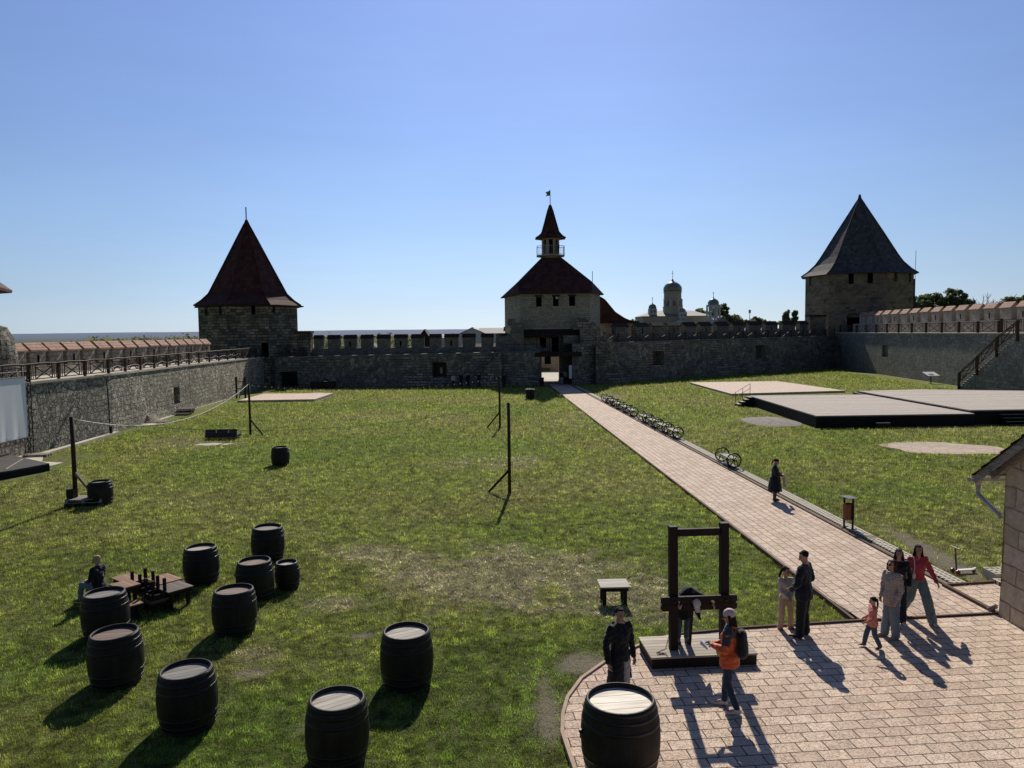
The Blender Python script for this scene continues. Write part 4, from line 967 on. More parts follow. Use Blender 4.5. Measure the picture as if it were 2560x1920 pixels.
table(-8.12, 17.98, -38, .72, .62, .45, 'tablegrey', 'grey-brown low table at the right end of the table stack')
table(-8.58, 18.50, -38, .72, .55, .47, 'tabletop', 'orange-brown low table at the back right of the table stack')
table(-8.95, 17.35, -38, .55, .46, .72, 'tabletop', 'taller orange-brown table next to the blotchy-lidded barrel')
table(-9.50, 18.60, -38, .80, .50, .46, 'tabletop', 'orange-brown low table at the back left of the table stack')
table(-8.66, 17.12, -38, .34, .30, .36, 'tabletop', 'lowest small stool-sized table under the front edge of the stack', leg=.05)
table(-8.38, 17.62, -38, .50, .46, .48, 'tablegrey', 'upside-down table with four legs up, front one of the two flipped tables', flip=True, z=.28, legm='timber', leg=.06, apron=.12)
table(-8.88, 18.05, -38, .56, .50, .48, 'tablegrey', 'upside-down table with four legs up, rear one of the two flipped tables', flip=True, z=.32, legm='timber', leg=.06, apron=.12)
table(-8.42, 17.66, -38, .55, .48, .27, 'tablegrey', 'low table hidden under the front flipped table', legm='timber')
table(-9.75, 18.05, -38, .62, .48, .32, 'tabletop', 'low table the blonde woman sits on', leg=.06)

# ------------------------------------------------------------------ LITTER BIN, SCOOTER, SIGN
t = thing('litter_bin', 'orange slatted litter bin with a flat grey hood on two black posts beside the path', 'litter bin', (10.70, 24.22, .05), R(-75))
for sx in (-1, 1):
    mb = MB(); mb.box((sx * .20, 0, .50), (.045, .045, .98)); mb.box((sx * .20, 0, .008), (.10, .26, .016)); mb.build('post', M['iron'], t)
mb = MB(); mb.box((0, 0, .17), (.36, .02, .02)); mb.build('crossbar', M['iron'], t)
mb = MB(); mb.lathe([(.145, .30), (.145, .78)], 14, cap=False); mb.lathe([(.14, .30), (.14, .305)], 14)
mb.build('liner', M['iron'], t)
mb = MB()
for i in range(17):
    a = 2 * math.pi * i / 17
    if abs(abs(math.cos(a)) - 1) < .04: continue
    mb.box((math.cos(a) * .163, math.sin(a) * .163, .54), (.018, .048, .5), rz=a)
mb.build('slats', M['binwood'], t)
mb = MB(); mb.box((0, 0, .998), (.50, .34, .016)); mb.build('hood', M['screwgrey'], t)
t = thing('scooter', 'small child scooter with a black handlebar parked on the grass by the stone house', 'scooter', (11.55, 19.7, 0), R(8))
mb = MB(); mb.box((.26, 0, .085), (.46, .11, .025)); mb.build('deck', M['white'], t, bevel=.004)
mb = MB(); mb.tube([(.0, 0, .09), (-.04, 0, .50)], .019, 8); mb.build('stem', M['iron'], t)
mb = MB(); mb.tube([(-.04, 0, .50), (-.05, 0, .66)], .022, 8); mb.build('upper_stem', M['redplastic'], t)
mb = MB(); mb.tube([(-.05, -.17, .68), (-.05, .17, .68)], .018, 8); mb.build('handlebar', M['iron'], t)
for p in ((-.03, -.10), (-.03, .10), (.50, 0)):
    mb = MB(); r_ = .06 if p[0] < 0 else .045
    mb.tube([(p[0], p[1] - .018, r_), (p[0], p[1] + .018, r_)], r_, 14); mb.build('wheel', M['redplastic'] if p[0] < 0 else M['iron'], t)
mb = MB(); mb.box((.50, 0, .11), (.10, .05, .012), M_=Matrix.Rotation(R(-14), 3, 'Y')); mb.build('rear_brake', M['white'], t)
t = thing('information_sign', 'tilted white information board on a post by the right-hand wall', 'sign', (48.3, 88.5, 0), R(8))
mb = MB(); mb.box((0, 0, .5), (.08, .08, 1.)); mb.box((0, 0, .02), (.3, .3, .04)); mb.build('post', M['iron'], t)
mb = MB(); mb.box((0, 0, 1.12), (1.5, 1.15, .04), M_=Matrix.Rotation(R(20), 3, 'X')); mb.build('panel', M['white'], t)
mb = MB()
for i in range(3): mb.box((-.15, -.1 - .14 * i, 1.145 + (-.1 - .14 * i) * .364), (.7 - .1 * i, .08, .006), M_=Matrix.Rotation(R(20), 3, 'X'))
mb.build('lettering', M['iron'], t)

# ------------------------------------------------------------------ WHEEL BENCHES
def wheel_part(yy, t):
    mb = MB(); c = Vector((0, yy, .36)); r = .345
    mb.tube([c + Vector((math.cos(a) * (r - .02), 0, math.sin(a) * (r - .02))) for a in np.linspace(0, 2 * math.pi, 33)[:-1]], .034, 8, closed=True)
    w = mb.build('wheel', M['iron'], t, smooth=True)
    mb = MB()
    for i in range(8):
        a = math.pi * i / 4 + .2; mb.beam(c, c + Vector((math.cos(a), 0, math.sin(a))) * (r - .03), .028, .028, up=(0, 1, 0))
    mb.build('spokes', M['iron'], w)
    mb = MB(); mb.tube([c + Vector((0, -.06, 0)), c + Vector((0, .06, 0))], .05, 12); mb.build('hub', M['iron'], w)
def wheel_bench():
    t = thing('wheel_bench', '', 'bench')
    for s in (-1, 1): wheel_part(s * .9, t)
    mb = MB(); mb.box((0, 0, .42), (.40, 1.64, .035)); mb.build('seat', M['lid_grey'], t)
    mb = MB()
    for s in (-1, 1):
        for q in (-1, 1): mb.beam((q * .16, s * .70, .40), (q * .24, s * .74, .02), .03, .03)
        mb.beam((-.25, s * .74, .03), (.25, s * .74, .03), .03, .03)
    mb.tube([(0, -.86, .36), (0, .86, .36)], .022, 8); mb.build('leg_frame', M['iron'], t)
    return t
spots = [36.0, 45.85, 48.5, 51.1, 53.75, 58.0, 60.7, 63.5, 66.2, 68.9]
wl = ['lone wheel-ended bench nearest the camera beside the long path', 'first wheel-ended bench of the near row, closest to the camera', 'second wheel-ended bench of the near row of four', 'third wheel-ended bench of the near row of four', 'last wheel-ended bench of the near row, before the gap',
      'first wheel-ended bench of the far row, just beyond the gap', 'second wheel-ended bench of the far row of five', 'middle wheel-ended bench of the far row of five', 'fourth wheel-ended bench of the far row of five', 'farthest wheel-ended bench, nearest the gate tower']
wb = None
for i, y in enumerate(spots):
    o = wb if wb and i == 0 else (wheel_bench() if wb is None else dup(wb)); wb = wb or o
    o.location = (xr(y) + .42, y, .05); o.rotation_euler = (0, 0, R(3.2 + random.uniform(-2, 2))); o['label'] = wl[i]; o['group'] = 'wheel-ended benches along the path'

# ------------------------------------------------------------------ PALLETS
def pallet_mb(w=1.2, d=.8):
    mb = MB()
    for i in range(6): mb.box((0, -d / 2 + .055 + i * (d - .11) / 5, .133), (w, .10, .022))
    for x in (-1, 0, 1):
        mb.box((x * (w / 2 - .05), 0, .112), (.1, d, .02))
        for y in (-1, 0, 1): mb.box((x * (w / 2 - .05), y * (d / 2 - .05), .061), (.1, .1, .08))
    for y in (-1, 0, 1): mb.box((0, y * (d / 2 - .05), .011), (w, .1, .02))
    return mb
def pallet(name, label, loc, rot, mt, group='wooden pallets', w=1.2, d=.8, cat='pallet'):
    o = pallet_mb(w, d).build(name, M[mt]); o.location = loc; o.rotation_euler = rot; return tag(o, label, cat, group)
pallet('pallet', 'upper pallet under the near left lamp pole', (-16.25, 29.0, .15), (0, 0, R(8)), 'pallet', w=1.3)
pallet('pallet', 'lower pallet under the near left lamp pole', (-16.28, 28.98, 0), (0, 0, R(10)), 'palletdark', w=1.3)
pallet('pallet', 'white pallet lying flat between the dark deck and the screen truss', (-25.6, 41.1, 0), (0, 0, R(12)), 'pallet')
pallet('pallet', 'flat white pallet forming the seat of the wall lounger', (-26.1, 56.5, 0), (0, 0, R(10)), 'pallet', w=1.6, d=1.1)
pallet('pallet', 'tilted white pallet leaning up as the back of the wall lounger', (-27.0, 57.0, .45), (0, R(42), R(8)), 'pallet', w=1.5, d=1.3)
for i, lb in enumerate(('bottom dark pallet of the stack against the left wall', 'middle dark pallet of the stack against the left wall', 'top dark pallet of the stack against the left wall')):
    pallet('pallet', lb, (-27.35 + .12 * (i > 0), 63.2, .15 * i), (0, 0, R(6 + 3 * i)), 'palletdark' if i < 2 else 'pallet', w=1.7, d=1.3)
pallet('pallet', 'dark pallet lying at the foot of the stack against the left wall', (-27.0, 61.9, 0), (0, 0, R(4)), 'palletdark', w=1.8, d=1.0)
t = thing('pallet_bench', 'low bench made of two dark pallets facing away on the left lawn', 'bench', (-18.0, 47.4, 0), R(4))
o = pallet_mb(1.9, .8).build('seat', M['palletdark'], t); o.location = (0, .3, .1)
o = pallet_mb(1.9, .5).build('backrest', M['palletdark'], t); o.location = (0, -.12, .34); o.rotation_euler = (R(72), 0, 0)
t = thing('boat_rack', 'small dark wooden rack with two uprights by the left wall corner', 'rack', (-27.5, 77.8, 0), R(0))
for x in (-.45, .45):
    mb = MB(); mb.box((x, 0, 1.1), (.16, .16, 2.2)); mb.build('post', M['iron'], t)
mb = MB(); mb.box((0, 0, 1.7), (.75, .06, .08)); mb.box((0, 0, 1.0), (.75, .06, .08)); mb.beam((.0, -.5, .05), (.0, 0, .9), .08, .08); mb.build('rails', M['iron'], t)

# ------------------------------------------------------------------ LAMP POLES AND STRING LIGHTS
def pole(x, y, z, H_, brace, label, r=.075, pm='pole', bz=.75, bm_='timber'):
    t = thing('lamp_pole', label, 'pole', (x, y, z), 0, 'lamp poles for the string lights')
    mb = MB(); mb.tube([(0, 0, 0), (-.0, 0, H_ * .5), (-.01, 0, H_)], r, 10, r1=r * .9); mb.build('pole', M[pm], t, smooth=R(50))
    if brace:
        mb = MB(); mb.beam((0, 0, bz), (brace[0] - x, brace[1] - y, .03 - z), .09, .09); mb.build('brace', M[bm_], t)
    return t
pole(-16.72, 29.05, .28, 3.10, (-15.55, 28.75), 'lamp pole standing on two pallets near the left barrel', r=.085, bz=1.0, bm_='paintwood')
pole(-16.8, 49.0, 0, 3.35, (-15.95, 48.9), 'braced lamp pole out on the left lawn beside the far paved pad', bz=1.05)
pole(-.84, 51.24, 0, 3.5, (-1.70, 51.3), 'braced lamp pole in the middle of the lawn, farther of the two central poles', bz=1.1)
pole(-.14, 30.27, 0, 3.63, (-.98, 30.45), 'braced lamp pole in the middle of the lawn, nearer of the two central poles', bz=.95, r=.07)
mb = MB(); mb.box((-16.80, 28.9, .46), (.26, .2, .36)); tag(mb.build('junction_box', M['iron']), 'black electrical box on the pallet at the foot of the lamp pole', 'box')
t = thing('lantern', 'small dark lantern on the grass behind the pallet pole', 'lantern', (-16.45, 29.75, 0))
mb = MB(); mb.box((0, 0, .03), (.2, .2, .06)); mb.box((0, 0, .36), (.2, .2, .04)); mb.lathe([(.09, .38), (.02, .48)], 8)
for a in (-1, 1):
    for b_ in (-1, 1): mb.box((a * .08, b_ * .08, .2), (.02, .02, .30))
mb.build('frame', M['iron'], t); mb = MB(); mb.box((0, 0, .2), (.12, .12, .28)); mb.build('pane', M['glass'], t)
def string(a, b, sag, label, n, m_='cabledark', bulbs=True, r=.012, skip=0.0, br=.035):
    a = Vector(a); b = Vector(b); t = thing('string_lights' if bulbs else 'rope', label, 'string lights' if bulbs else 'rope', a)
    f = lambda u: (b - a) * u + Vector((0, 0, -4 * sag * u * (1 - u)))
    mb = MB(); mb.tube([f(i / 40) for i in range(41)], r, 5); mb.build('cable', M[m_], t)
    if bulbs:
        mbb = MB(); mbb.lathe([(.018, 0), (.02, -.05)], 6); mbb.sphere((0, 0, -.05 - br), (br, br, br * 1.2), 8, 6); me = None
        for i in range(n):
            u = (i + .5) / n
            if u < skip: continue
            if me is None: o = mbb.build('bulb', M['bulb'], t, smooth=True); me = o.data
            else: o = link('bulb', me, None, t)
            o.location = f(u) + Vector((0, 0, -.01))
string((-16.7, 29.05, 3.3), (-16.8, 49.0, 3.3), 1.15, 'string of bulbs on a white cable sagging between the two left poles', 30, 'cable', r=.020, br=.024)
string((-16.8, 49.0, 3.3), (-.84, 51.24, 3.45), .55, 'string of bulbs hanging across the lawn between the two farther poles', 40, r=.016)
string((-16.7, 29.05, 3.3), (-.14, 30.27, 3.58), .72, 'string of bulbs hanging low across the lawn between the two nearer poles', 36, r=.006, br=.02)

# ------------------------------------------------------------------ STAGE
t = thing('stage', 'large low black-sided plank stage on the right lawn', 'stage', (0, 0, 0))
front = [(19.7, 49.6), (30.2, 50.0), (30.2, 65.4), (20.25, 65.5)]
mb = MB(); mb.prism(front, .72, .80); mb.build('deck', M['stagewood'], t)
mb = MB(); mb.prism([(x * .999 + .02, y * .999 + .06) for x, y in front], 0, .717); mb.build('skirt', M['stageside'], t)
mb = MB(); mb.box((23.8, 49.25, .18), (.9, .5, .36)); tag(mb.build('floodlight', M['iron']), 'black floodlight box on the grass against the front of the stage', 'floodlight')
t = thing('stage', 'raised black-sided plank platform at the right rear of the large stage', 'stage', (0, 0, 0))
rear = [(30.27, 50.6), (44, 51.0), (44, 65.5), (36.2, 68.4), (30.3, 67.2)]
mb = MB(); mb.prism(rear, .88, .96); mb.build('deck', M['stagewood'], t)
mb = MB(); mb.prism([(x + .03, y + .04) for x, y in rear], 0, .877); mb.build('skirt', M['stageside'], t)
t = thing('stage_steps', 'black steps at the front of the rear stage platform near the frame edge', 'steps', (33.2, 50.6, 0), R(2))
for i in range(4):
    mb = MB(); mb.box((0, -.15 - .3 * i, .86 - .2 * i - .2), (2.2, .34, .05)); mb.build('tread', M['palletdark'], t)
for s in (-1, 1): mb = MB(); mb.add([(s * 1.1, 0, 0), (s * 1.1, 0, .62), (s * 1.1, -1.25, 0), (s * 1.06, 0, 0), (s * 1.06, 0, .62), (s * 1.06, -1.25, 0)], [(0, 1, 2), (3, 5, 4), (0, 3, 4, 1), (1, 4, 5, 2), (0, 2, 5, 3)]); mb.build('stringer', M['iron'], t)
t = thing('stage_steps', 'small black steps with pale treads at the left corner of the large stage', 'steps', (20.2, 64.9, 0), 0)
for i in range(4):
    mb = MB(); mb.box((-.2 - .32 * i, -.35, .76 - .19 * i), (.34, 1.0, .05)); mb.build('tread', M['lid_pale'], t)
    if i < 4: mb = MB(); mb.box((-.2 - .32 * i, -.35, (.73 - .19 * i) / 2), (.30, .96, max(.73 - .19 * i, .1))); mb.build('riser_box', M['stageside'], t)
mb = MB()
for x, z in ((-1.25, .15), (-.62, .5), (0, .9)): mb.beam((x, .2, z - .1), (x, .2, z + .95), .035, .035)
for q in (.95, .55): mb.beam((-1.3, .2, .13 + q), (0, .2, .90 + q), .03, .03)
mb.build('handrail', M['railwood'], t)
t = thing('stage_steps', 'low dark step at the far left end of the rear stage platform', 'steps', (30.25, 66.2, 0), 0)
for i in range(2):
    mb = MB(); mb.box((-.2 - .4 * i, .3, .8 - .35 * i), (.42, 1.4, .06)); mb.box((-.2 - .4 * i, .3, (.77 - .35 * i) / 2), (.38, 1.3, .77 - .35 * i)); mb.build('tread', M['palletdark'], t)
# dark deck and screen by the left wall
t = thing('deck', 'dark sloping plank deck under the projection screen at the left edge', 'deck', (0, 0, 0))
dk = [(-22.25, 36.6), (-22.9, 34.7), (-24.0, 33.0), (-27.2, 35), (-27.1, 40.3)]
mb = MB(); mb.prism(dk, lambda x, y: .30, lambda x, y: .36); mb.build('planks', M['palletdark'], t)
mb = MB(); mb.prism([(x * .998 - .03, y) for x, y in dk], 0, .297); mb.build('skirt', M['stageside'], t)
for a, b_ in (((-23.3, 35.0, .372), (-24.4, 38.0, .372)), ((-25.2, 35.2, .372), (-26.0, 38.6, .372))):
    mb = MB(); mb.beam(a, b_, .05, .02); mb.build('joint_strip', M['pallet'], t)
t = thing('projection_screen', 'white projection screen laced into a black truss frame against the left wall', 'screen', (-26.0, 41.0, 0))
mb = MB(); N = 24
vs = []; 
for i in range(N + 1):
    for j in range(9):
        y = 41.0 - i * 8 / N; z = 1.08 + j * 3.22 / 8
        vs.append((-25.98 + .03 * math.sin(i * 2.1) * (1 - j / 8) ** 2, y, z))
mb.add(vs, [(i * 9 + j, (i + 1) * 9 + j, (i + 1) * 9 + j + 1, i * 9 + j + 1) for i in range(N) for j in range(8)])
mb.build('cloth', M['screen'], t, smooth=True, world=True, fix=False)
def truss(mb, a, b_, s=.28, up=(0, 0, 1)):
    a = Vector(a); b_ = Vector(b_); d = (b_ - a).normalized(); u = Vector(up); y = u.cross(d).normalized(); u = d.cross(y)
    cs = [y * s / 2 + u * s / 2, -y * s / 2 + u * s / 2, -y * s / 2 - u * s / 2, y * s / 2 - u * s / 2]
    for c_ in cs: mb.tube([a + c_, b_ + c_], .022, 6)
    n = max(int((b_ - a).length / .4), 1)
    for i in range(n):
        p, q = a.lerp(b_, i / n), a.lerp(b_, (i + 1) / n)
        for k in range(4): mb.tube([p + cs[k], q + cs[(k + 1) % 4]], .012, 4); mb.tube([p + cs[k], p + cs[(k + 1) % 4]], .010, 4)
for a, b_ in (((-26.1, 41.25, 0), (-26.1, 41.25, 4.55)), ((-26.1, 41.1, 4.45), (-26.1, 32.5, 4.45)), ((-26.1, 41.1, .93), (-26.1, 32.5, .93))):
    mb = MB(); truss(mb, a, b_, up=(1, 0, 0) if abs(a[2] - b_[2]) < 1 else (0, 1, 0)); mb.build('truss', M['truss'], t, world=True)

# ------------------------------------------------------------------ WALLS
def panel(mb, A, B, z0, zt, openings=(), step=1.2, jit=.05, back=None, dark=None):
    """stone face from A to B (2D), inner side to the left of A->B is the wall's body. openings (u0,u1,z0,z1,depth,slit)"""
    A = Vector(A); B = Vector(B); L = (B - A).length; d = (B - A) / L; n = Vector((-d.y, d.x))
    za, zb = zt if hasattr(zt, '__len__') else (zt, zt)
    us = {0.0, L}
    for o in openings: us |= {o[0], o[1]}
    us = sorted(us); full = []
    for a, b in zip(us[:-1], us[1:]):
        k = max(int((b - a) / step), 1); full += [a + (b - a) * i / k for i in range(k)]
    full.append(L)
    tj = {u: (0 if u in (0.0, L) else random.uniform(-jit, jit)) for u in full}
    P3 = lambda u, z, w=0.: (A.x + d.x * u + n.x * w, A.y + d.y * u + n.y * w, z)
    top = lambda u: za + (zb - za) * u / L + tj[u]
    for a, b in zip(full[:-1], full[1:]):
        m_ = (a + b) / 2; here = [o for o in openings if o[0] - 1e-6 < m_ < o[1] + 1e-6]
        zc = z0
        for o in sorted(here, key=lambda q: q[2]):
            if o[2] > zc: mb.add([P3(a, zc), P3(b, zc), P3(b, o[2]), P3(a, o[2])], [(0, 1, 2, 3)])
            zc = o[3]
        if zc < min(top(a), top(b)): mb.add([P3(a, zc), P3(b, zc), P3(b, top(b)), P3(a, top(a))], [(0, 1, 2, 3)])
    for o in openings:
        u0, u1, a, b, dp = o[:5]
        mb.add([P3(u0, a), P3(u0, b), P3(u0, b, dp), P3(u0, a, dp)], [(0, 1, 2, 3)]); mb.add([P3(u1, a), P3(u1, a, dp), P3(u1, b, dp), P3(u1, b)], [(0, 1, 2, 3)])
        mb.add([P3(u0, a), P3(u0, a, dp), P3(u1, a, dp), P3(u1, a)], [(0, 1, 2, 3)]); mb.add([P3(u0, b), P3(u1, b), P3(u1, b, dp), P3(u0, b, dp)], [(0, 1, 2, 3)])
        tgt = mb
        if len(o) > 5 and o[5] == 'dark' and dark is not None: tgt = MB(); dark.append(tgt)
        if len(o) > 5 and o[5] == 'open': continue
        tgt.add([P3(u0, a, dp), P3(u0, b, dp), P3(u1, b, dp), P3(u1, a, dp)], [(0, 1, 2, 3)])
    return P3, tj
def merlons(t, A, B, us, w, z0, z1, ridge, thick, off, mst, mcap, over=.12, loop=None, seedh=.05):
    A = Vector(A); B = Vector(B); L = (B - A).length; d = (B - A) / L; n = Vector((-d.y, d.x)); rz = math.atan2(d.y, d.x)
    for i, u in enumerate(us):
        uu, ww = (u, w) if not hasattr(u, '__len__') else (sum(u) / 2, u[1] - u[0])
        f = uu / L; c = A + d * uu + n * off
        a0 = z0 if not callable(z0) else z0(f); a1 = (z1 if not callable(z1) else z1(f)) + random.uniform(-seedh, seedh) * .6; a2 = ridge if not callable(ridge) else ridge(f)
        mb = MB(); mb.box((c.x, c.y, (a0 + a1) / 2), (ww, thick, a1 - a0 + .02), rz=rz)
        o = mb.build('merlon', M[mst], t, world=True)
        dark_ = None
        mb = MB(); h2 = thick / 2 + over; th = .09
        mb.extr([(off - h2, a1 - .06), (off, a2 - .02), (off + h2, a1 - .06), (off + h2, a1 - .06 + th), (off, a2 + th - .02), (off - h2, a1 - .06 + th)], (A + d * (uu - ww / 2 - .06)), (A + d * (uu + ww / 2 + .06)))
        cp = mb.build('tile_cap', M[mcap], o, world=False)
        # cap vertices were made in world space; merlon object carries none of its own transform, its parent does
        cp.data.transform(Matrix.Translation(-t.location))
        mb = MB(); mb.extr([(off - thick / 2, a1), (off + thick / 2, a1), (off, a2 - .03)], (A + d * (uu - ww / 2)), (A + d * (uu + ww / 2)))
        g = mb.build('gable', M[mst], o); g.data.transform(Matrix.Translation(-t.location))
        if loop and i % loop[0] == loop[1]:
            q = A + d * uu + n * (off - thick / 2 - .004); zc = a0 + (a1 - a0) * .42
            mb = MB(); mb.box((q.x, q.y, zc), (.22, .02, .62), rz=rz); s_ = mb.build('loophole', M['black'], o); s_.data.transform(Matrix.Translation(-t.location))
def walkway(mb, A, B, zt, depth, zoff=.0):
    A = Vector(A); B = Vector(B); d = (B - A).normalized(); n = Vector((-d.y, d.x)); za, zb = zt
    q = lambda P_, w, z: (P_.x + n.x * w, P_.y + n.y * w, z)
    mb.add([q(A, -.06, za + .03), q(B, -.06, zb + .03), q(B, depth, zb + .03), q(A, depth, za + .03), q(A, -.06, za - .10), q(B, -.06, zb - .10), q(A, .02, za - .1), q(B, .02, zb - .1)], [(0, 1, 2, 3), (4, 5, 1, 0), (4, 6, 7, 5)])
def parapet(mb, A, B, zt, z1, depth, thick, outer=-4):
    A = Vector(A); B = Vector(B); d = (B - A).normalized(); n = Vector((-d.y, d.x)); q = lambda P_, w, z: (P_.x + n.x * w, P_.y + n.y * w, z)
    za, zb = zt; ya, yb = z1 if hasattr(z1, '__len__') else (z1, z1)
    mb.add([q(A, depth, za - .3), q(B, depth, zb - .3), q(B, depth, yb), q(A, depth, ya), q(A, depth + thick, ya), q(B, depth + thick, yb), q(B, depth + thick, outer), q(A, depth + thick, outer)], [(0, 1, 2, 3), (3, 2, 5, 4), (4, 5, 6, 7)])
def railing(pts, zs, label, pitch=2.75, h=.98, mt='railwood', cat='railing', tags=None, posts_w=.13):
    """timber balustrade with X panels along a polyline"""
    t = thing('walkway_railing', label, cat, (pts[0][0], pts[0][1], zs[0]))
    for (a, b, za, zb) in zip(pts[:-1], pts[1:], zs[:-1], zs[1:]):
        A = Vector((a[0], a[1], za)); B = Vector((b[0], b[1], zb)); L = (B - A).length; n = max(int(round(L / pitch)), 1)
        for i in range(n + 1):
            p = A.lerp(B, i / n)
            if i < n or (b is pts[-1]):
                mb = MB(); mb.box(p + Vector((0, 0, h / 2 + .02)), (posts_w, posts_w, h + .16)); mb.build('post', M[mt], t, world=True)
            if i == n: break
            q = A.lerp(B, (i + 1) / n); mb = MB(); f = lambda u, z: p.lerp(q, u) + Vector((0, 0, z))
            mb.beam(f(0, h - .02), f(1, h - .02), .07, .06); mb.beam(f(0, .12), f(1, .12), .05, .05); mb.beam(f(.2, h - .2), f(.8, h - .2), .04, .04)
            for u in (.08, .14, .86, .92): mb.beam(f(u, .12), f(u, h - .02), .03, .03)
            for u in (.22, .78): mb.beam(f(u, .12), f(u, h - .02), .045, .045)
            mb.beam(f(.22, .12), f(.78, h - .2), .06, .045); mb.beam(f(.22, h - .2), f(.78, .12), .055, .04)
            mb.build('panel', M[mt], t, world=True)
    return t

# --- left wall (A -> B keeps the body of the wall on the left)
LW = [(-27.0, 18), (-26.45, 50.7), (-27.9, 69), (-28.9, 81), (-30.3, 94.6)]; LZ = [3.85, 3.93, 3.9, 3.85, 3.7]
t = thing('curtain_wall', 'pale rubble stone wall with tiled merlons along the left side of the courtyard', 'wall', (-26, 50, 0))
mb, wk, pp = MB(), MB(), MB()
for i in range(4):
    ops = []
    L = (Vector(LW[i + 1]) - Vector(LW[i])).length
    if i == 1: ops = [(11.3, 12.7, .85, 2.25, .45)]
    panel(mb, LW[i], LW[i + 1], -.3, (LZ[i], LZ[i + 1]), ops, jit=.05)
    walkway(wk, LW[i], LW[i + 1], (LZ[i], LZ[i + 1]), 3.6)
    parapet(pp, LW[i], LW[i + 1], (LZ[i], LZ[i + 1]), 4.55, 3.6, .7)
mb.build('wall_face', M['wall_l'], t, world=True, fix=False); wk.build('wall_walk', M['coping'], t, world=True, fix=False); pp.build('parapet', M['merlon_l'], t, world=True, fix=False)
A, B = Vector((-30.2, 20)), Vector((-31.3, 80.5)); L = (B - A).length
uy = [(46.88, 48.1), (48.5, 50.2), (50.6, 52.2), (52.7, 54.3), (54.75, 56.3), (56.85, 58.4), (58.95, 60.5), (61.05, 62.6), (63.1, 64.7), (65.25, 66.8), (67.35, 68.8), (69.35, 70.8), (71.3, 72.8), (73.3, 74.7), (75.1, 76.7), (77.2, 78.9)]
merlons(t, A, B, [(a - 20, b - 20) for a, b in uy] + [(a - 20, a - 18.4) for a in (24.5, 26.6, 28.7)], 1.5, 4.5, 5.55, 6.0, .75, 0, 'merlon_l', 'tile_cap', loop=(2, 1))
mb = MB(); mb.tube([(-26.33, 48.6, 3.95), (-26.15, 49.2, 3.9), (-26.10, 49.45, 3.6), (-26.12, 49.6, 2.), (-26.15, 49.65, .3)], .035, 6); mb.box((-26.1, 49.7, .35), (.12, .16, .5))
mb.build('drainpipe', M['cabledark'], t, world=True)
tr = railing([(x + .15 * -1, y) for x, y in LW[:4]] + [(-29.9, 92.0)], [z + .03 for z in LZ], 'dark timber railing with crossed braces along the left wall walk', pitch=2.72)
mb = MB(); pz = []
for i in range(60):
    y = 30 + i * 1.0; x = np.interp(y, [p[1] for p in LW], [p[0] for p in LW]) - .08; pz.append((x, y, 4.95 + .03 * math.cos(i * 2.3)))
mb.tube(pz, .02, 5); mb.build('rope', M['curbpale'], tr, world=True)
mb = MB(); pz = [(-26.0 + (p[0] + 26.0) - .05, p[1], 4.35 + .10 * math.cos(p[1] * 2.3)) for p in pz]; mb.tube(pz, .014, 5); mb.build('rope', M['cable'], tr, world=True)
# stone lump of the west turret, eaves tip
t = thing('ruined_turret', 'rounded dark stone turret stump with brick coping at the left frame edge', 'turret', (-30.5, 44, 0))
mb = MB(); mb.lathe([(2.5, -.3), (2.5, 4.2), (2.42, 5.4), (2.3, 6.3), (1.95, 6.9), (1.3, 7.2), (.4, 7.35)], 28, (-31.2, 44.1, 0))
mb.v = [(x + .16 * noise.noise(Vector((x * 1.3, y * 1.3, z * 1.3))), y, z + (.25 * noise.noise(Vector((x * 1.7, y * 1.7, 3))) if z > 6 else 0)) for x, y, z in mb.v]; mb.build('wall', M['tower_l'], t, world=True)
t = thing('corner_tower', 'tower just outside the frame, only its tiled eave tip showing at the left edge', 'tower', (-36, 44, 0))
mb = MB(); mb.lathe([(5.0, -.3), (5.0, 9.4)], 8, (-37.2, 44, 0)); mb.build('wall', M['tower_l'], t, world=True)
mb = MB(); mb.lathe([(6.45, 9.25), (6.5, 9.4), (4.6, 10.9), (.05, 17)], 10, (-36.8, 45.3, 0), a0=.1); mb.build('roof', M['tile_roof'], t, world=True)

# --- far wall, left half
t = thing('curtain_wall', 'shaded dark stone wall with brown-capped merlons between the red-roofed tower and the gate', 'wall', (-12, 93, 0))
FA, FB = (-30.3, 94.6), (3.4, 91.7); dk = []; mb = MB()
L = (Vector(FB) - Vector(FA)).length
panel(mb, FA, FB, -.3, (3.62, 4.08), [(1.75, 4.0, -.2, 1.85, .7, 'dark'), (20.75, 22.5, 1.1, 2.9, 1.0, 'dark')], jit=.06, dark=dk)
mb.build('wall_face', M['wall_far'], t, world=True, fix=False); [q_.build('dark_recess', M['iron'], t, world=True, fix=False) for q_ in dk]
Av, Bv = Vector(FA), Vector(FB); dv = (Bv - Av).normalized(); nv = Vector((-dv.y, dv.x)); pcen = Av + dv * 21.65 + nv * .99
mb = MB(); mb.box((pcen.x + .05, pcen.y, 1.85), (.32, .02, .75), rz=math.atan2(dv.y, dv.x)); mb.build('loophole', M['yellowstone'], t, world=True)  # solid pale panel, daylight through the slit put into its colour
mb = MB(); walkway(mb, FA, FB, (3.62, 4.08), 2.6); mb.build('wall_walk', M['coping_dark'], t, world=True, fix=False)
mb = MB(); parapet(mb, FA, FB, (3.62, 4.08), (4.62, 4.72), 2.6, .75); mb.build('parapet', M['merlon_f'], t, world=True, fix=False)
xs_ = [(-25.2, -24.08), (-23.44, -21.91), (-21.31, -19.8), (-19.18, -17.69), (-17.11, -15.52), (-14.92, -13.33), (-12.75, -11.2), (-10.46, -9.07), (-8.59, -6.94), (-6.36, -4.81), (-4.0, -2.58), (-1.9, -.75)]
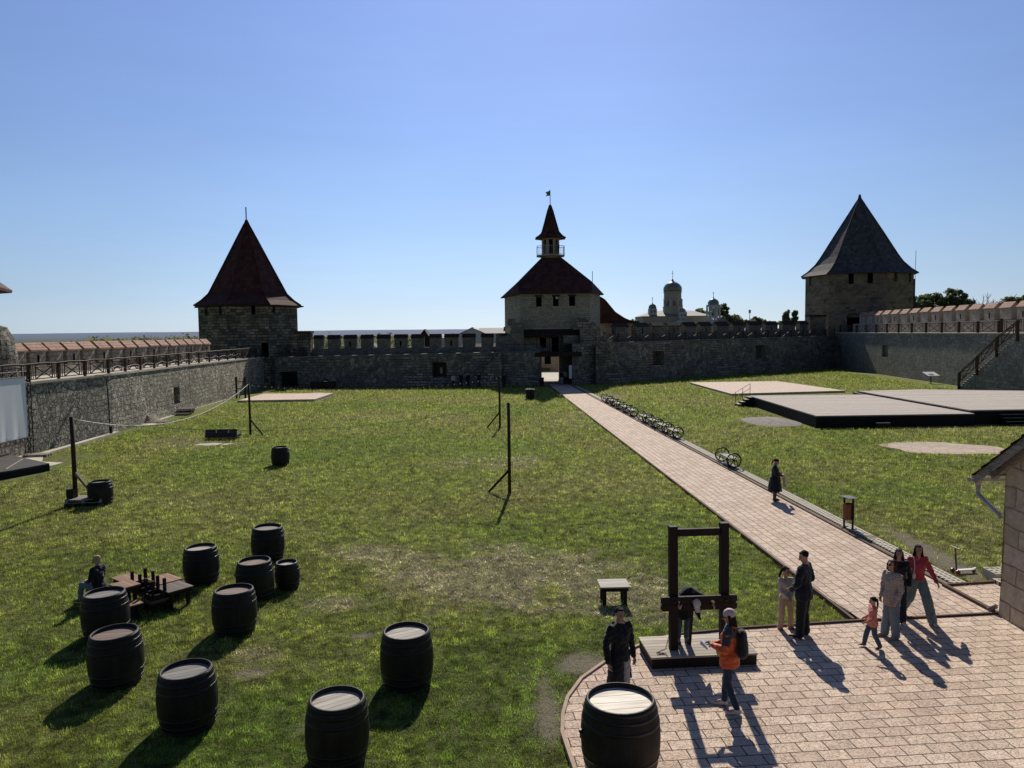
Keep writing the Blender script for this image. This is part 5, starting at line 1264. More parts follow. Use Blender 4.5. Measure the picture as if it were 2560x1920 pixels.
merlons(t, FA, FB, [(a + 30.45, b + 30.45) for a, b in xs_], 1.5, 4.6, 5.9, 6.25, .7, 3.0, 'merlon_f', 'tile_dark', loop=(3, 2))
mb = MB(); mb.box((-25.9, 96.6, 5.0), (1.7, 1.3, 3.2)); mb.build('shoulder', M['tower_l'], t, world=True)
mb = MB(); mb.box((-25.9, 96.6, 6.7), (1.95, 1.6, .25)); mb.build('shoulder_cap', M['tile_dark'], t, world=True)
railing([(-29.9, 94.75), (-25.5, 94.4)], [3.65, 3.7], 'dark timber railing on the wall walk below the red-roofed tower', pitch=2.2)
# external stairs rising left of the gate (thin iron rail)
def side_stair(label, xa, za, xb, zb, y, yb, mt):
    t = thing('wall_stair', label, 'stairs', ((xa + xb) / 2, y, 0))
    n = 16; mb = MB(); prof = []
    for i in range(n):
        x0 = xa + (xb - xa) * i / n; x1 = xa + (xb - xa) * (i + 1) / n; z = za + (zb - za) * (i + 1) / n
        mb.box(((x0 + x1) / 2, y + (yb - y) * (i + .5) / n - .55, z / 2), (abs(x1 - x0) - .004, 1.1, z))
    mb.build('steps', M[mt], t, world=True)
    mb = MB(); mb.beam((xa, y - 1.05, za + .95), (xb, yb - 1.05, zb + .95), .04, .04)
    for i in range(5): f = i / 4; mb.beam((xa + (xb - xa) * f, y + (yb - y) * f - 1.05, za + (zb - za) * f), (xa + (xb - xa) * f, y + (yb - y) * f - 1.05, za + (zb - za) * f + .95), .035, .035)
    mb.build('handrail', M['iron'], t, world=True)
side_stair('shaded stone steps climbing the wall to the left of the gate', -5.5, 0, -1.2, 4.0, 92.35, 92.0, 'wall_far')
side_stair('shaded stone steps climbing the wall to the right of the gate', 15.2, 0, 10.2, 4.6, 98.0, 94.2, 'wall_far')

# --- far wall, right half
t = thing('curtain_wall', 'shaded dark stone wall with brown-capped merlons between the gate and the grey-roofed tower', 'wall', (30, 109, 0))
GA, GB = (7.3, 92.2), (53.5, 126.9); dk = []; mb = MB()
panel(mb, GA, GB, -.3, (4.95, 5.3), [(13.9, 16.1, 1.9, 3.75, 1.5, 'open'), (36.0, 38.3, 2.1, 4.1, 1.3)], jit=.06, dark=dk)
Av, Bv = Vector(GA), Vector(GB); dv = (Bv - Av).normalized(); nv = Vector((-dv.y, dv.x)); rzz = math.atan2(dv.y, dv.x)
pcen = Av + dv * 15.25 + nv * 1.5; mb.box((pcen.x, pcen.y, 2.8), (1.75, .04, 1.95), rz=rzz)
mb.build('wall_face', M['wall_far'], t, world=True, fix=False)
pcen = Av + dv * 14.6 + nv * 1.44; mb = MB(); mb.box((pcen.x, pcen.y, 2.75), (.42, .02, 1.5), rz=rzz); mb.build('loophole', M['yellowstone'], t, world=True)  # pale panel again, its colour stands for daylight beyond the slit
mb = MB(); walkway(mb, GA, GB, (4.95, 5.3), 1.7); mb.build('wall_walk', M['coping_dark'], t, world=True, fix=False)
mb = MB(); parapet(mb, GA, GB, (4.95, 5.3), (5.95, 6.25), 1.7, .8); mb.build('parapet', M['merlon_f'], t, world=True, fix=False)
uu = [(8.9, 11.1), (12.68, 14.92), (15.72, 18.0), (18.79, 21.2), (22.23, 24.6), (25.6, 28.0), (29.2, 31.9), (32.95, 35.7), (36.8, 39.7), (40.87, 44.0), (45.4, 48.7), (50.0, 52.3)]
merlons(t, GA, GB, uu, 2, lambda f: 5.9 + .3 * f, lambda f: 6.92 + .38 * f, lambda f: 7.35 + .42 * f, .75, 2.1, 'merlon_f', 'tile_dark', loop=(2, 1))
q = lambda u: (GA[0] + dv.x * u - nv.x * .0 + nv.x * .1, GA[1] + dv.y * u + nv.y * .1)
railing([q(4.5), q(30), q(57.4)], [5.0, 5.15, 5.33], 'dark timber railing along the far wall walk right of the gate', pitch=3.1, h=1.05)

# --- right wall
t = thing('curtain_wall', 'grey rubble stone wall with sunlit orange-capped merlons along the right side', 'wall', (50, 100, 0))
RA, RB = (53.5, 126.9), (46.4, 57.5); L = (Vector(RB) - Vector(RA)).length; dk = []; mb = MB()
panel(mb, RA, RB, -.3, (5.8, 5.86), [(.3, 2.4, .7, 3.7, .9, 'dark'), (20.1, 22.3, 2.5, 4.1, .4)], jit=.05, dark=dk)
mb.build('wall_face', M['wall_r'], t, world=True, fix=False); [q_.build('doorway', M['black'], t, world=True, fix=False) for q_ in dk]
mb = MB(); walkway(mb, RA, RB, (5.8, 5.86), 2.6); mb.build('wall_walk', M['coping'], t, world=True, fix=False)
mb = MB(); parapet(mb, RA, RB, (5.8, 5.86), (7.2, 7.15), 2.6, .75); mb.build('parapet', M['merlon'], t, world=True, fix=False)
merlons(t, RA, RB, [4.2 + 3.27 * i for i in range(20)], 2.2, 7.15, 8.42, 8.97, .8, 3.0, 'merlon', 'tile_cap', loop=(2, 0))
dv2 = (Vector(RB) - Vector(RA)).normalized(); nv2 = Vector((-dv2.y, dv2.x)); q2 = lambda u: (RA[0] + dv2.x * u + nv2.x * .12, RA[1] + dv2.y * u + nv2.y * .12)
railing([q2(1.5), q2(25.4), q2(50.5)], [5.84, 5.87, 5.88], 'dark timber railing with crossed braces on top of the right wall', pitch=4.15, h=1.08, posts_w=.2)
railing([q2(50.9), q2(60)], [5.95, 5.95], 'dark timber landing railing at the top of the right-hand stair', pitch=4.0, h=1.2, posts_w=.2)
# stair block in front of the right wall
t = thing('wall_stair', 'broad stone staircase block rising toward the right edge against the right wall', 'stairs', (47.5, 74, 0))
mb = MB(); n = 26; y0, y1 = 79.4, 69.9
pr = [(y0, -.3)]
for i in range(n):
    ya = y0 + (y1 - y0) * i / n; z = 5.75 * (i + 1) / n; pr += [(ya, z), (ya + (y1 - y0) / n, z)]
pr += [(62, 5.75), (62, -.3)]
k = len(pr); vs = [(46.15 + (.15 if z < 0 else 0), y, z) for y, z in pr] + [(49.2, y, z) for y, z in pr]
mb.add(vs, [tuple(range(k)), tuple(range(k, 2 * k))[::-1]] + [(i, (i + 1) % k, k + (i + 1) % k, k + i) for i in range(k)])
mb.build('stone_block', M['wall_r'], t, world=True)
mb = MB()
for i in range(n):
    ya = y0 + (y1 - y0) * (i + .5) / n; z = 5.75 * (i + 1) / n; mb.box((47.6, ya, z + .02), (2.95, .33, .05))
mb.build('tread', M['coping'], t, world=True, kind='stuff') if False else mb.build('treads', M['coping'], t, world=True)
t2 = thing('stair_railing', 'dark timber railing sloping up the right-hand staircase', 'railing', (46.1, 79, 0))
ps = [((46.08, 79.1), -.03, 1.82), ((46.08, 76.1), 1.7, 3.61), ((46.08, 73.1), 3.57, 5.49), ((46.08, 70.15), 5.09, 7.05)]
for (x, y), a, b in ps:
    mb = MB(); mb.box((x, y, (a + b) / 2), (.2, .2, b - a)); mb.build('post', M['railwood'], t2, world=True)
for p0, p1 in zip(ps[:-1], ps[1:]):
    a = Vector((p0[0][0], p0[0][1], p0[2])); b = Vector((p1[0][0], p1[0][1], p1[2])); mb = MB(); f = lambda u, z: a.lerp(b, u) + Vector((0, 0, z))
    mb.beam(f(0, -.05), f(1, -.05), .09, .07); mb.beam(f(0, -.22), f(1, -.22), .05, .05); mb.beam(f(0, -1.0), f(1, -1.0), .06, .06)
    for u in (.10, .22, .80, .9): mb.beam(f(u, -1.0), f(u, -.05), .045, .045)
    mb.beam(f(.22, -1.0), f(.8, -.22), .07, .05); mb.beam(f(.22, -.25), f(.8, -.98), .06, .045)
    mb.build('panel', M['railwood'], t2, world=True)

# ------------------------------------------------------------------ TOWERS
def ring(c, r, angs): return [(c[0] + r * math.sin(R(a)), c[1] - r * math.cos(R(a))) for a in angs]
def tower(t, c, r, angs, z0, z1, mst, ops):
    """angs measured from the camera-facing side toward +x; ops {face index: [(u0 fraction.. in metres, ...)]}"""
    pts = ring(c, r, angs); n = len(pts); mb = MB(); dk = []
    for i in range(n):
        a, b = pts[i], pts[(i + 1) % n]; panel(mb, a, b, z0, z1, ops.get(i, []), step=30, jit=0, dark=dk)
    mb.build('wall', M[mst], t, world=True, fix=False)
    for q_ in dk: q_.build('opening', M['black'], t, world=True, fix=False)
def roof_rings(t, c, rings, angs, mt, name='roof', r_hip=.09):
    mb = MB(); n = len(angs); vs = []; fs = []
    for r, z in rings: vs += [(x, y, z) for x, y in ring(c, r, angs)]
    for j in range(len(rings) - 1):
        for i in range(n): fs.append((j * n + i, j * n + (i + 1) % n, (j + 1) * n + (i + 1) % n, (j + 1) * n + i))
    mb.add(vs, fs); mb.add(ring3 := [(x, y, rings[0][1] - .02) for x, y in ring(c, rings[0][0], angs)], [tuple(range(n))])
    if r_hip:
        for i in range(n): mb.tube([(ring(c, r + .03, [angs[i]])[0] + (z + .03,)) for r, z in rings], r_hip, 5)
    return mb.build(name, M[mt], t, world=True)
t = thing('corner_tower', 'octagonal dark stone tower with a tall brown-red tiled spire at the left corner', 'tower', (-33.5, 98.8, 0))
angs = [-6, 39, 84, 129, 174, 219, 264, 309]
tower(t, (-33.5, 98.8), 6.35, angs, -.3, 10.15, 'tower_l', {0: [(2.9, 3.35, 8.9, 10.05, .6, 'dark'), (.8, 1.3, 3.9, 5.5, .5, 'dark') if False else (3.9, 4.75, 3.75, 5.45, .5, 'dark')], 1: [(.7, 1.1, 8.9, 10.05, .6, 'dark')], 7: [(1.2, 1.7, 8.9, 10.05, .6, 'dark'), (3.6, 4.15, 8.9, 10.05, .6, 'dark')]})
roof_rings(t, (-33.5, 98.8), [(6.85, 10.05), (5.9, 10.7), (5.0, 11.55), (3.0, 15.3), (1.15, 18.8), (.32, 20.35), (.05, 20.95)], angs, 'tile_roof')
mb = MB(); mb.tube([(-33.5, 98.8, 20.8), (-33.5, 98.8, 22.6)], .07, 6); mb.build('finial', M['iron'], t, world=True)
mb = MB(); mb.lathe([(6.95, 9.93), (6.95, 10.06), (6.2, 10.08)], 8, (-33.5, 98.8, 0), a0=R(-89)); mb.build('eaves_board', M['timber'], t, world=True)

t = thing('corner_tower', 'broad many-sided tower with a grey shingled pointed roof at the right corner', 'tower', (61.2, 136, 0))
angs = [-54, 5, 47, 95, 140, 185, 230, 265]
tower(t, (61.0, 136), 9.0, angs, -.3, 15.8, 'tower_r', {0: [(3.0, 3.8, 13.9, 15.7, .8, 'dark'), (5.9, 6.7, 13.9, 15.8 - .05, .8, 'dark'), (2.9, 4.9, 5.7, 8.3, .8, 'dark')], 1: [(1.6, 2.4, 14.2, 15.7, .8, 'dark'), (5.2, 5.8, 14.1, 15.7, .8, 'dark')], 7: [(1.0, 1.5, 14, 15.6, .6, 'dark')]})
roof_rings(t, (61.0, 136), [(9.75, 15.6), (8.6, 16.4), (7.35, 17.6), (6.5, 18.8), (4.25, 22.5), (1.5, 26.9), (.45, 28.6), (.2, 29.0), (.05, 29.7)], angs, 'slate')
mb = MB(); mb.tube([(69.9, 133.9, 14.4), (70.1, 134.2, 19.8)], .04, 5); mb.tube([(68.9, 132.2, 9), (68.9, 132.2, 14.8)], .16, 6); mb.build('antenna', M['iron'], t, world=True)
pc = ring((61.0, 136), 9.0, [-54, 5]); a, b = Vector(pc[0]), Vector(pc[1]); dd = (b - a).normalized(); nn = Vector((dd.y, -dd.x)); cc = a + dd * 3.9 + nn * .02
mb = MB(); mb.tube([(cc.x + dd.x * 1.05 * math.cos(s), cc.y + dd.y * 1.05 * math.cos(s), 8.2 + .75 * math.sin(s)) for s in np.linspace(0, math.pi, 9)], .08, 5)
for i in range(5):
    s = -.7 + .35 * i; mb.beam((cc.x + dd.x * s, cc.y + dd.y * s, 8.2), (cc.x + dd.x * s, cc.y + dd.y * s, 8.2 + .7 * math.sqrt(max(1 - s * s, .05))), .04, .04)
mb.build('door_arch', M['iron'], t, world=True)
mb = MB(); mb.box((50.6, 128.3, 6.9), (2.6, 1.6, 3.2)); mb.build('buttress', M['tower_r'], t, world=True)
mb = MB(); mb.box((60.6, 126.8, 7.8), (2.2, 1.2, 4.0)); mb.build('buttress', M['tower_r'], t, world=True)
mb = MB(); mb.box((50.6, 128.3, 8.62), (2.9, 1.9, .3)); mb.build('buttress_cap', M['tile_dark'], t, world=True)

# ------------------------------------------------------------------ GATE TOWER
t = thing('gate_tower', 'squared stone gate tower with tiled roof, balcony turret and flag in the far wall', 'tower', (5.5, 100, 0))
gp = [(1.2, 96), (9.8, 96), (11.6, 101), (11.6, 102.6), (9.6, 103.8), (1.4, 103.8), (-.85, 102.6), (-.85, 101)]
mb = MB(); dk = []
for i in range(8):
    a, b = gp[i], gp[(i + 1) % 8]
    ops = [(1.9, 2.6, 9.55, 10.75, .5, 'dark'), (4.0, 4.7, 9.6, 10.85, .5, 'dark'), (6.0, 6.75, 9.6, 10.8, .5, 'dark'), (2.3, 3.1, 4.55, 5.7, .5, 'dark'), (3.8, 4.7, 3.9, 5.75, .5, 'dark'), (5.3, 6.1, 4.6, 5.7, .5, 'dark')] if i == 0 else []
    panel(mb, a, b, 3.35, 11.35, ops, step=30, jit=0, dark=dk)
mb.add([(x, y, 3.35) for x, y in gp], [tuple(range(8))[::-1]])
mb.build('wall', M['gate'], t, world=True, fix=False); [q_.build('opening', M['black'], t, world=True, fix=False) for q_ in dk]
mb = MB(); mb.box((5.67, 96.02, 10.62), (.26, .02, .26)); mb.build('window_sign', M['white'], t, world=True)
for x in (3.45, 5.55, 7.6): mb = MB(); mb.box((x, 95.97, 10.88), (1.0, .12, .16)); mb.build('lintel', M['timber'], t, world=True)
for x in (3.9, 6.9): mb = MB(); mb.box((x, 95.95, 4.52), (.95, .14, .1)); mb.build('sill', M['timber'], t, world=True)
# lower masses flanking the passage
mb = MB(); mb.prism([(-.85, 96), (3.38, 96), (3.38, 103.7), (-.8, 103.7)], -.2, 3.345); mb.prism([(7.32, 96), (11.6, 96), (11.6, 103.7), (7.32, 103.7)], -.2, 3.345)
mb.prism([(3.38, 92.0), (3.55, 92.0), (3.55, 103.6), (3.382, 103.6)], -.2, 3.3); mb.prism([(7.25, 92.3), (7.4, 92.3), (7.4, 103.6), (7.25, 103.6)], -.2, 3.3)
mb.prism([(3.39, 91.9), (3.4, 95.9), (-.8, 95.9), (-.8, 92.4)], -.2, 4.03); mb.prism([(7.35, 92.5), (11.6, 95.6), (11.6, 95.99), (7.35, 95.99)], -.2, 4.8)
mb.build('gate_flank', M['wall_far'], t, world=True)
mb = MB(); mb.prism([(6.3, 103.0), (7.24, 103.0), (7.24, 103.6), (6.3, 103.6)], 0, 3.3); mb.build('inner_arch', M['yellowstone'], t, world=True)
mb = MB(); mb.box((6.75, 98.0, 1.6), (.12, 2.6, 2.9)); mb.build('door_leaf', M['binwood'], t, world=True)
mb = MB(); mb.box((5.55, 91.95, 3.72), (5.6, .5, .55)); mb.box((5.3, 94, 3.9), (5.0, 4.0, .16)); mb.build('lintel_beam', M['timber'], t, world=True)
mb = MB(); mb.box((7.02, 92.1, 1.6), (.36, .06, 1.6), rz=.2); mb.build('notice_panel', M['white'], t, world=True)
# pent roof over the walk
mb = MB(); mb.add([(1.3, 95.98, 6.75), (10.0, 95.98, 6.75), (10.0, 95.0, 5.85), (1.3, 95.0, 5.85), (1.3, 95.98, 6.65), (10.0, 95.98, 6.65), (10.0, 95.0, 5.75), (1.3, 95.0, 5.75)], [(0, 1, 2, 3), (4, 5, 6, 7), (3, 2, 6, 7), (0, 3, 7, 4), (1, 2, 6, 5)])
mb.build('pent_roof', M['tile_dark'], t, world=True)
mb = MB()
for x in (1.5, 3.1, 4.7, 6.3, 7.9, 9.6): mb.beam((x, 95.08, 4.0), (x, 95.08, 5.8), .07, .07)
mb.build('pent_posts', M['timber'], t, world=True)
mb = MB(); mb.beam((-1.0, 92.4, 4.95), (8.3, 92.4, 4.95), .05, .05)
for i in range(8): x = -1 + i * 1.33; mb.beam((x, 92.4, 4.0), (x, 92.4, 4.95), .04, .04)
mb.beam((8.3, 92.4, 5.3), (13.2, 95.6, 5.35), .06, .06); mb.build('walk_rail', M['iron'], t, world=True)
# main roof
V_ = [(.95, 95.4, 11.15), (10.05, 95.4, 11.15), (10.1, 96.75, 12.65), (6.55, 99.9, 15.95), (3.95, 99.9, 15.95), (.7, 96.75, 12.55), (-1.4, 100.9, 10.9), (-1.4, 102.9, 10.9), (.7, 103.2, 12.55), (3.95, 102.4, 15.95), (6.55, 102.4, 15.95), (10.1, 103.2, 12.65), (12.15, 102.9, 11.2), (12.15, 100.9, 11.2), (.95, 104.4, 11.15), (10.05, 104.4, 11.15)]
mb = MB(); mb.add(V_, [(0, 1, 2, 3, 4, 5), (0, 5, 6), (5, 8, 7, 6), (5, 4, 9, 8), (1, 13, 2), (2, 13, 12, 11), (2, 11, 10, 3), (8, 9, 10, 11, 15, 14), (7, 8, 14), (12, 15, 11), (3, 10, 9, 4), (0, 6, 7, 14, 15, 12, 13, 1)]); mb.build('roof', M['tile_roof'], t, world=True)
tc = (5.2, 101.2)
mb = MB(); mb.lathe([(1.3, 14.6), (1.3, 16.1), (1.95, 16.2), (1.95, 16.35), (1.2, 16.36)], 8, (tc[0], tc[1], 0), a0=R(22.5)); mb.build('balcony_floor', M['merlon'], t, world=True)
mb = MB(); dk = []; pts = ring(tc, 1.22, [-22.5 + 45 * i for i in range(8)])
for i in range(8): panel(mb, pts[i], pts[(i + 1) % 8], 16.3, 18.7, [(.22, .72, 16.32, 18.35, .3, 'dark')] if i in (0, 1, 7) else [], step=9, jit=0, dark=dk)
mb.build('turret_wall', M['merlon'], t, world=True, fix=False); [q_.build('turret_opening', M['black'], t, world=True, fix=False) for q_ in dk]
mb = MB(); rr = ring(tc, 1.9, [-22.5 + 45 * i for i in range(8)])
for a, b in zip(rr, rr[1:] + rr[:1]):
    mb.beam((*a, 17.5), (*b, 17.5), .05, .05); mb.beam((*a, 16.45), (*b, 16.45), .03, .03); mb.beam((*a, 16.3), (*a, 17.5), .05, .05)
    for i in range(1, 6): p = Vector(a).lerp(Vector(b), i / 6); mb.beam((p.x, p.y, 16.3), (p.x, p.y, 17.5), .02, .02)
mb.build('balcony_rail', M['zinc'], t, world=True)
roof_rings(t, tc, [(2.08, 18.5), (1.6, 18.8), (1.15, 19.3), (.75, 20.6), (.35, 22.0), (.05, 22.8)], [-22.5 + 45 * i for i in range(8)], 'tile_roof', 'turret_roof')
mb = MB(); mb.tube([(tc[0], tc[1], 22.5), (tc[0], tc[1], 24.8)], .05, 6); mb.build('flagpole', M['iron'], t, world=True)
mb = MB(); x, y = tc; mb.add([(x, y, 24.7), (x - .6, y + .1, 24.5), (x - .42, y, 24.2), (x - .6, y - .1, 23.95), (x, y, 24.05)], [(0, 1, 2, 4), (2, 3, 4)]); mb.build('flag', M['flag'], t, world=True, fix=False)
mb = MB(); mb.tube([(10.8, 102.6, 11.9), (10.8, 102.6, 14.4)], .04, 5); mb.build('lightning_rod', M['iron'], t, world=True)
# ruined masonry leaning on the tower
def profY(mb, prof, y0, y1):
    k = len(prof); mb.add([(x, y0, z) for x, z in prof] + [(x, y1, z) for x, z in prof], [tuple(range(k)), tuple(range(k, 2 * k))[::-1]] + [(i, (i + 1) % k, k + (i + 1) % k, k + i) for i in range(k)])
t = thing('ruined_masonry', 'dark rounded lump of ruined masonry stepping down the right side of the gate tower', 'ruin', (10, 95, 0))
mb = MB(); profY(mb, [(7.7, 6.6), (7.6, 7.4), (7.9, 7.9), (8.5, 8.05), (9.1, 7.95), (9.6, 7.6), (10.2, 7.5), (10.4, 7.0), (10.9, 6.9), (11.0, 6.4), (11.6, 6.3), (11.7, 5.6), (12.4, 5.5), (12.4, 3.9), (8.5, 3.9), (8.4, 6.6)], 94.6, 95.97); mb.build('wall', M['wall_far'], t, world=True)
t = thing('ruined_masonry', 'stepped stub of ruined masonry against the left side of the gate tower', 'ruin', (-.5, 95, 0))
mb = MB(); profY(mb, [(1.5, 3.9), (1.5, 7.6), (.5, 7.6), (.4, 8.1), (-.4, 8.1), (-.5, 7.4), (.0, 6.9), (-.3, 6.2), (-.9, 5.9), (-1.9, 6.25), (-2.0, 3.9)], 94.4, 96.2); mb.build('wall', M['merlon_f'], t, world=True)
t = thing('gatehouse_annex', 'low annex with a sweeping red tiled roof behind the right side of the gate tower', 'building', (14, 108, 0))
mb = MB(); mb.prism([(11.65, 104), (16.2, 104), (16.2, 111), (11.65, 111)], -.2, 7.65); mb.build('wall', M['yellowstone'], t, world=True)
mb = MB(); mb.add([(11.62, 103.7, 11.3), (12.6, 103.7, 10.7), (14.0, 103.6, 9.0), (15.2, 103.6, 8.2), (16.9, 103.4, 7.45), (11.62, 112, 11.3), (12.6, 112, 10.7), (14.0, 112, 9.0), (15.2, 112, 8.2), (16.9, 112, 7.45), (11.62, 103.6, 7.5), (11.62, 112, 7.5)],
   [(0, 1, 6, 5), (1, 2, 7, 6), (2, 3, 8, 7), (3, 4, 9, 8), (0, 10, 4, 3, 2, 1), (5, 6, 7, 8, 9, 11), (10, 11, 9, 4)]); mb.build('roof', M['tile_roof'], t, world=True)
mb = MB(); mb.box((14.6, 103.98, 6.9), (.6, .06, 1.0)); mb.build('window', M['black'], t, world=True)
# what one sees through the gate
t = thing('courtyard_building', 'sunlit stone range with a low red roof seen through the gateway', 'building', (4, 118, 0))
mb = MB(); mb.prism([(-8, 126), (14, 126), (14, 130), (-8, 130)], -.2, 3.6); mb.build('wall', M['yellowstone'], t, world=True)
mb = MB(); mb.add([(-8.2, 125.5, 3.5), (14.2, 125.5, 3.5), (14.2, 128, 4.6), (-8.2, 128, 4.6), (14.2, 130.4, 3.5), (-8.2, 130.4, 3.5)], [(0, 1, 2, 3), (3, 2, 4, 5), (0, 3, 5), (1, 4, 2)]); mb.build('roof', M['tile_roof'], t, world=True)
mb = MB(); mb.box((5.9, 125.97, 1.9), (1.0, .06, 1.5)); mb.build('window', M['black'], t, world=True)
mb = MB(); mb.box((5.9, 125.8, 1.05), (1.2, .3, .12)); mb.build('sill', M['coping'], t, world=True)
mb = MB(); mb.box((2.2, 125.0, .3), (8, 1.0, .5)); tag(mb.build('planter', M['leaf']), 'dark planting bed at the foot of the range beyond the gateway', 'planter')
# bins near the gate
def urn(x, y, r, h, lb):
    t = thing('litter_bin', lb, 'litter bin', (x, y, 0)); mb = MB(); mb.lathe([(r * .8, 0), (r, h * .1), (r, h * .9), (r * 1.08, h * .93), (r * 1.08, h)], 14); mb.build('drum', M['iron'], t)
    mb = MB(); mb.tube([(r * 1.0, 0, h + .02), (0, r, h + .02), (-r, 0, h + .02), (0, -r, h + .02)], .02, 5, closed=True); mb.build('rim', M['zinc'], t)
urn(1.72, 73.6, .42, .95, 'dark round bin on the shaded grass in front of the gate'); urn(3.55, 90.9, .24, 1.0, 'small dark bin beside the left jamb of the gateway')
for i, (x, y) in enumerate(((-22.9, 90.3), (-21.4, 90.1))):
    mb = MB(); mb.box((x, y, .4), (1.5 - .3 * i, .9, .8)); mb.box((x, y, .83 + .05 * i), (1.6 - .3 * i, 1.0, .06)); tag(mb.build('storage_crate', M['iron']), ('left' if i == 0 else 'right') + ' one of two dark crates standing in the shade of the far wall', 'crate', 'crates under the far wall')

# ------------------------------------------------------------------ STONE HOUSE AT THE RIGHT
t = thing('stone_house', 'stone house with a tiled roof, gutter and downpipe cut off by the right edge', 'house', (10.75, 16.6, 0))
mb = MB()
yy = [16.6, 14.0, 11.4]; zt = [3.35, 5.1, 3.35]
N = 14
def fx(y, z): return 10.75 + .02 * noise.noise(Vector((y * 1.7, z * 1.7, 0))) + (.0 if z > 1.2 else -.05 * (1.2 - z))
for a in range(N):
    for b in range(N):
        pass
G_ = [[None] * (N + 1) for _ in range(N + 1)]
vs = []; 
for a in range(N + 1):
    y = 16.6 - 5.2 * a / N; top = 3.35 + 1.75 * (1 - abs(y - 14) / 2.6)
    for b in range(N + 1):
        z = -.1 + (top + .1) * b / N; vs.append((fx(y, z), y, z))
mb.add(vs, [(a * (N + 1) + b, (a + 1) * (N + 1) + b, (a + 1) * (N + 1) + b + 1, a * (N + 1) + b + 1) for a in range(N) for b in range(N)])
mb.add([(10.7, 16.6, -.1), (16, 16.6, -.1), (16, 16.6, 3.35), (10.75, 16.6, 3.35)], [(0, 1, 2, 3)]); mb.add([(10.7, 11.4, -.1), (16, 11.4, -.1), (16, 11.4, 3.35), (10.75, 11.4, 3.35)], [(0, 1, 2, 3)])
mb.build('wall', M['house'], t, world=True, fix=False)
sl = (5.1 - 3.35) / 2.6
# roof: overlapping courses of tiles so that the verge steps
for s in (1, -1):
    mb = MB(); n = 10; x0, x1 = 10.42, 16.5
    for i in range(n):
        u0 = i / n; d0 = 3.3 - 3.3 * u0; d1 = 3.3 - 3.3 * (i + 1) / n - .10
        ya, yb = 14 + s * d0, 14 + s * max(d1, 0); za, zb = 5.25 - d0 * sl + .045, 5.25 - max(d1, 0) * sl + .0
        for j in range(25):
            xa = x0 + (x1 - x0) * j / 25; xb = xa + (x1 - x0) / 25 - .006; h_ = .028; xm = (xa + xb) / 2; jj = random.uniform(-.008, .008)
            mb.add([(xa, ya, za + jj), (xm, ya, za + h_ + jj), (xb, ya, za + jj), (xa, yb, zb), (xm, yb, zb + h_), (xb, yb, zb), (xa, ya, za - .03 + jj), (xb, ya, za - .03 + jj)], [(0, 1, 4, 3), (1, 2, 5, 4), (0, 6, 7, 2, 1)])
    mb.build('roof', M['tile_dark'] if s < 0 else M['tile_roof'], t, world=True, fix=False)
mb = MB()
for s in (1, -1): mb.beam((10.50, 14, 5.16), (10.50, 14 + s * 3.3, 5.16 - 3.3 * sl), .05, .16); mb.beam((10.70, 14, 5.08), (10.70, 14 + s * 2.95, 5.08 - 2.95 * sl), .12, .15)
mb.beam((10.45, 16.75, 3.22), (16, 16.75, 3.22), .14, .14); mb.build('rafter', M['lid_grey'], t, world=True)
mb = MB(); mb.extr([(-.065, 0), (-.05, -.06), (0, -.085), (.05, -.06), (.065, 0), (.055, 0), (.04, -.05), (0, -.072), (-.04, -.05), (-.055, 0)], (10.38, 17.33), (16, 17.33), z=2.98); mb.build('gutter', M['zinc'], t, world=True)
mb = MB(); mb.lathe([(.10, 0), (.055, -.12), (.05, -.14), (.05, -.34)], 12, (10.60, 17.33, 2.95)); mb.tube([(10.60, 17.33, 2.66), (10.60, 17.30, 2.60), (10.70, 16.72, 2.30), (10.72, 16.66, 2.2)], .05, 12); mb.build('downpipe', M['zinc'], t, world=True)
mb = MB(); mb.tube([(10.70, 16.70, .22), (10.62, 16.85, .10)], .05, 10); mb.build('downpipe_shoe', M['screwgrey'], t, world=True)

# ------------------------------------------------------------------ BEYOND THE WALLS
def win(mb, x, y, z, w, h): mb.box((x, y, z), (w, .12, h))
def onion(t, x, y, z, r, h, hc):
    mb = MB(); mb.lathe([(r, 0), (r * 1.06, h * .16), (r * 1.04, h * .34), (r * .86, h * .58), (r * .55, h * .76), (r * .25, h * .86), (r * .12, h * .95), (r * .07, h * 1.08)], 20, (x, y, z)); d_ = mb.build('dome', M['greendome'], t, smooth=True, world=True)
    mb = MB(); zz = z + h * 1.06; mb.box((x, y, zz + hc / 2), (.14, .14, hc)); mb.box((x, y, zz + hc * .68), (.75 * hc / 3, .12, .14)); mb.box((x, y, zz + hc * .84), (.4 * hc / 3, .12, .12)); mb.build('cross', M['gold'], t, world=True)
t = thing('church', 'cream church with green onion domes and a white bell tower beyond the far wall', 'church', (64, 300, 0))
mb = MB(); mb.prism([(51, 300), (77.3, 300), (77.3, 318), (51, 318)], 0, 12.1); mb.build('nave', M['plaster'], t, world=True)
mb = MB(); mb.add([(50.6, 299.4, 12.1), (77.7, 299.4, 12.1), (77.7, 318.6, 12.1), (50.6, 318.6, 12.1), (56, 309, 14.4), (72.5, 309, 14.4)], [(0, 1, 5, 4), (1, 2, 5), (2, 3, 4, 5), (3, 0, 4), (0, 3, 2, 1)]); mb.build('roof', M['tinroof'], t, world=True)
mb = MB(); mb.lathe([(3.8, 11), (3.8, 15.4), (3.95, 15.5), (3.95, 15.9), (3.6, 15.9), (3.6, 18.7), (3.9, 18.8), (3.5, 19.0), (3.45, 21.3), (3.7, 21.5), (3.7, 21.8)], 8, (63.9, 306, 0), a0=R(22.5)); mb.build('drum', M['plaster'], t, world=True)
mb = MB()
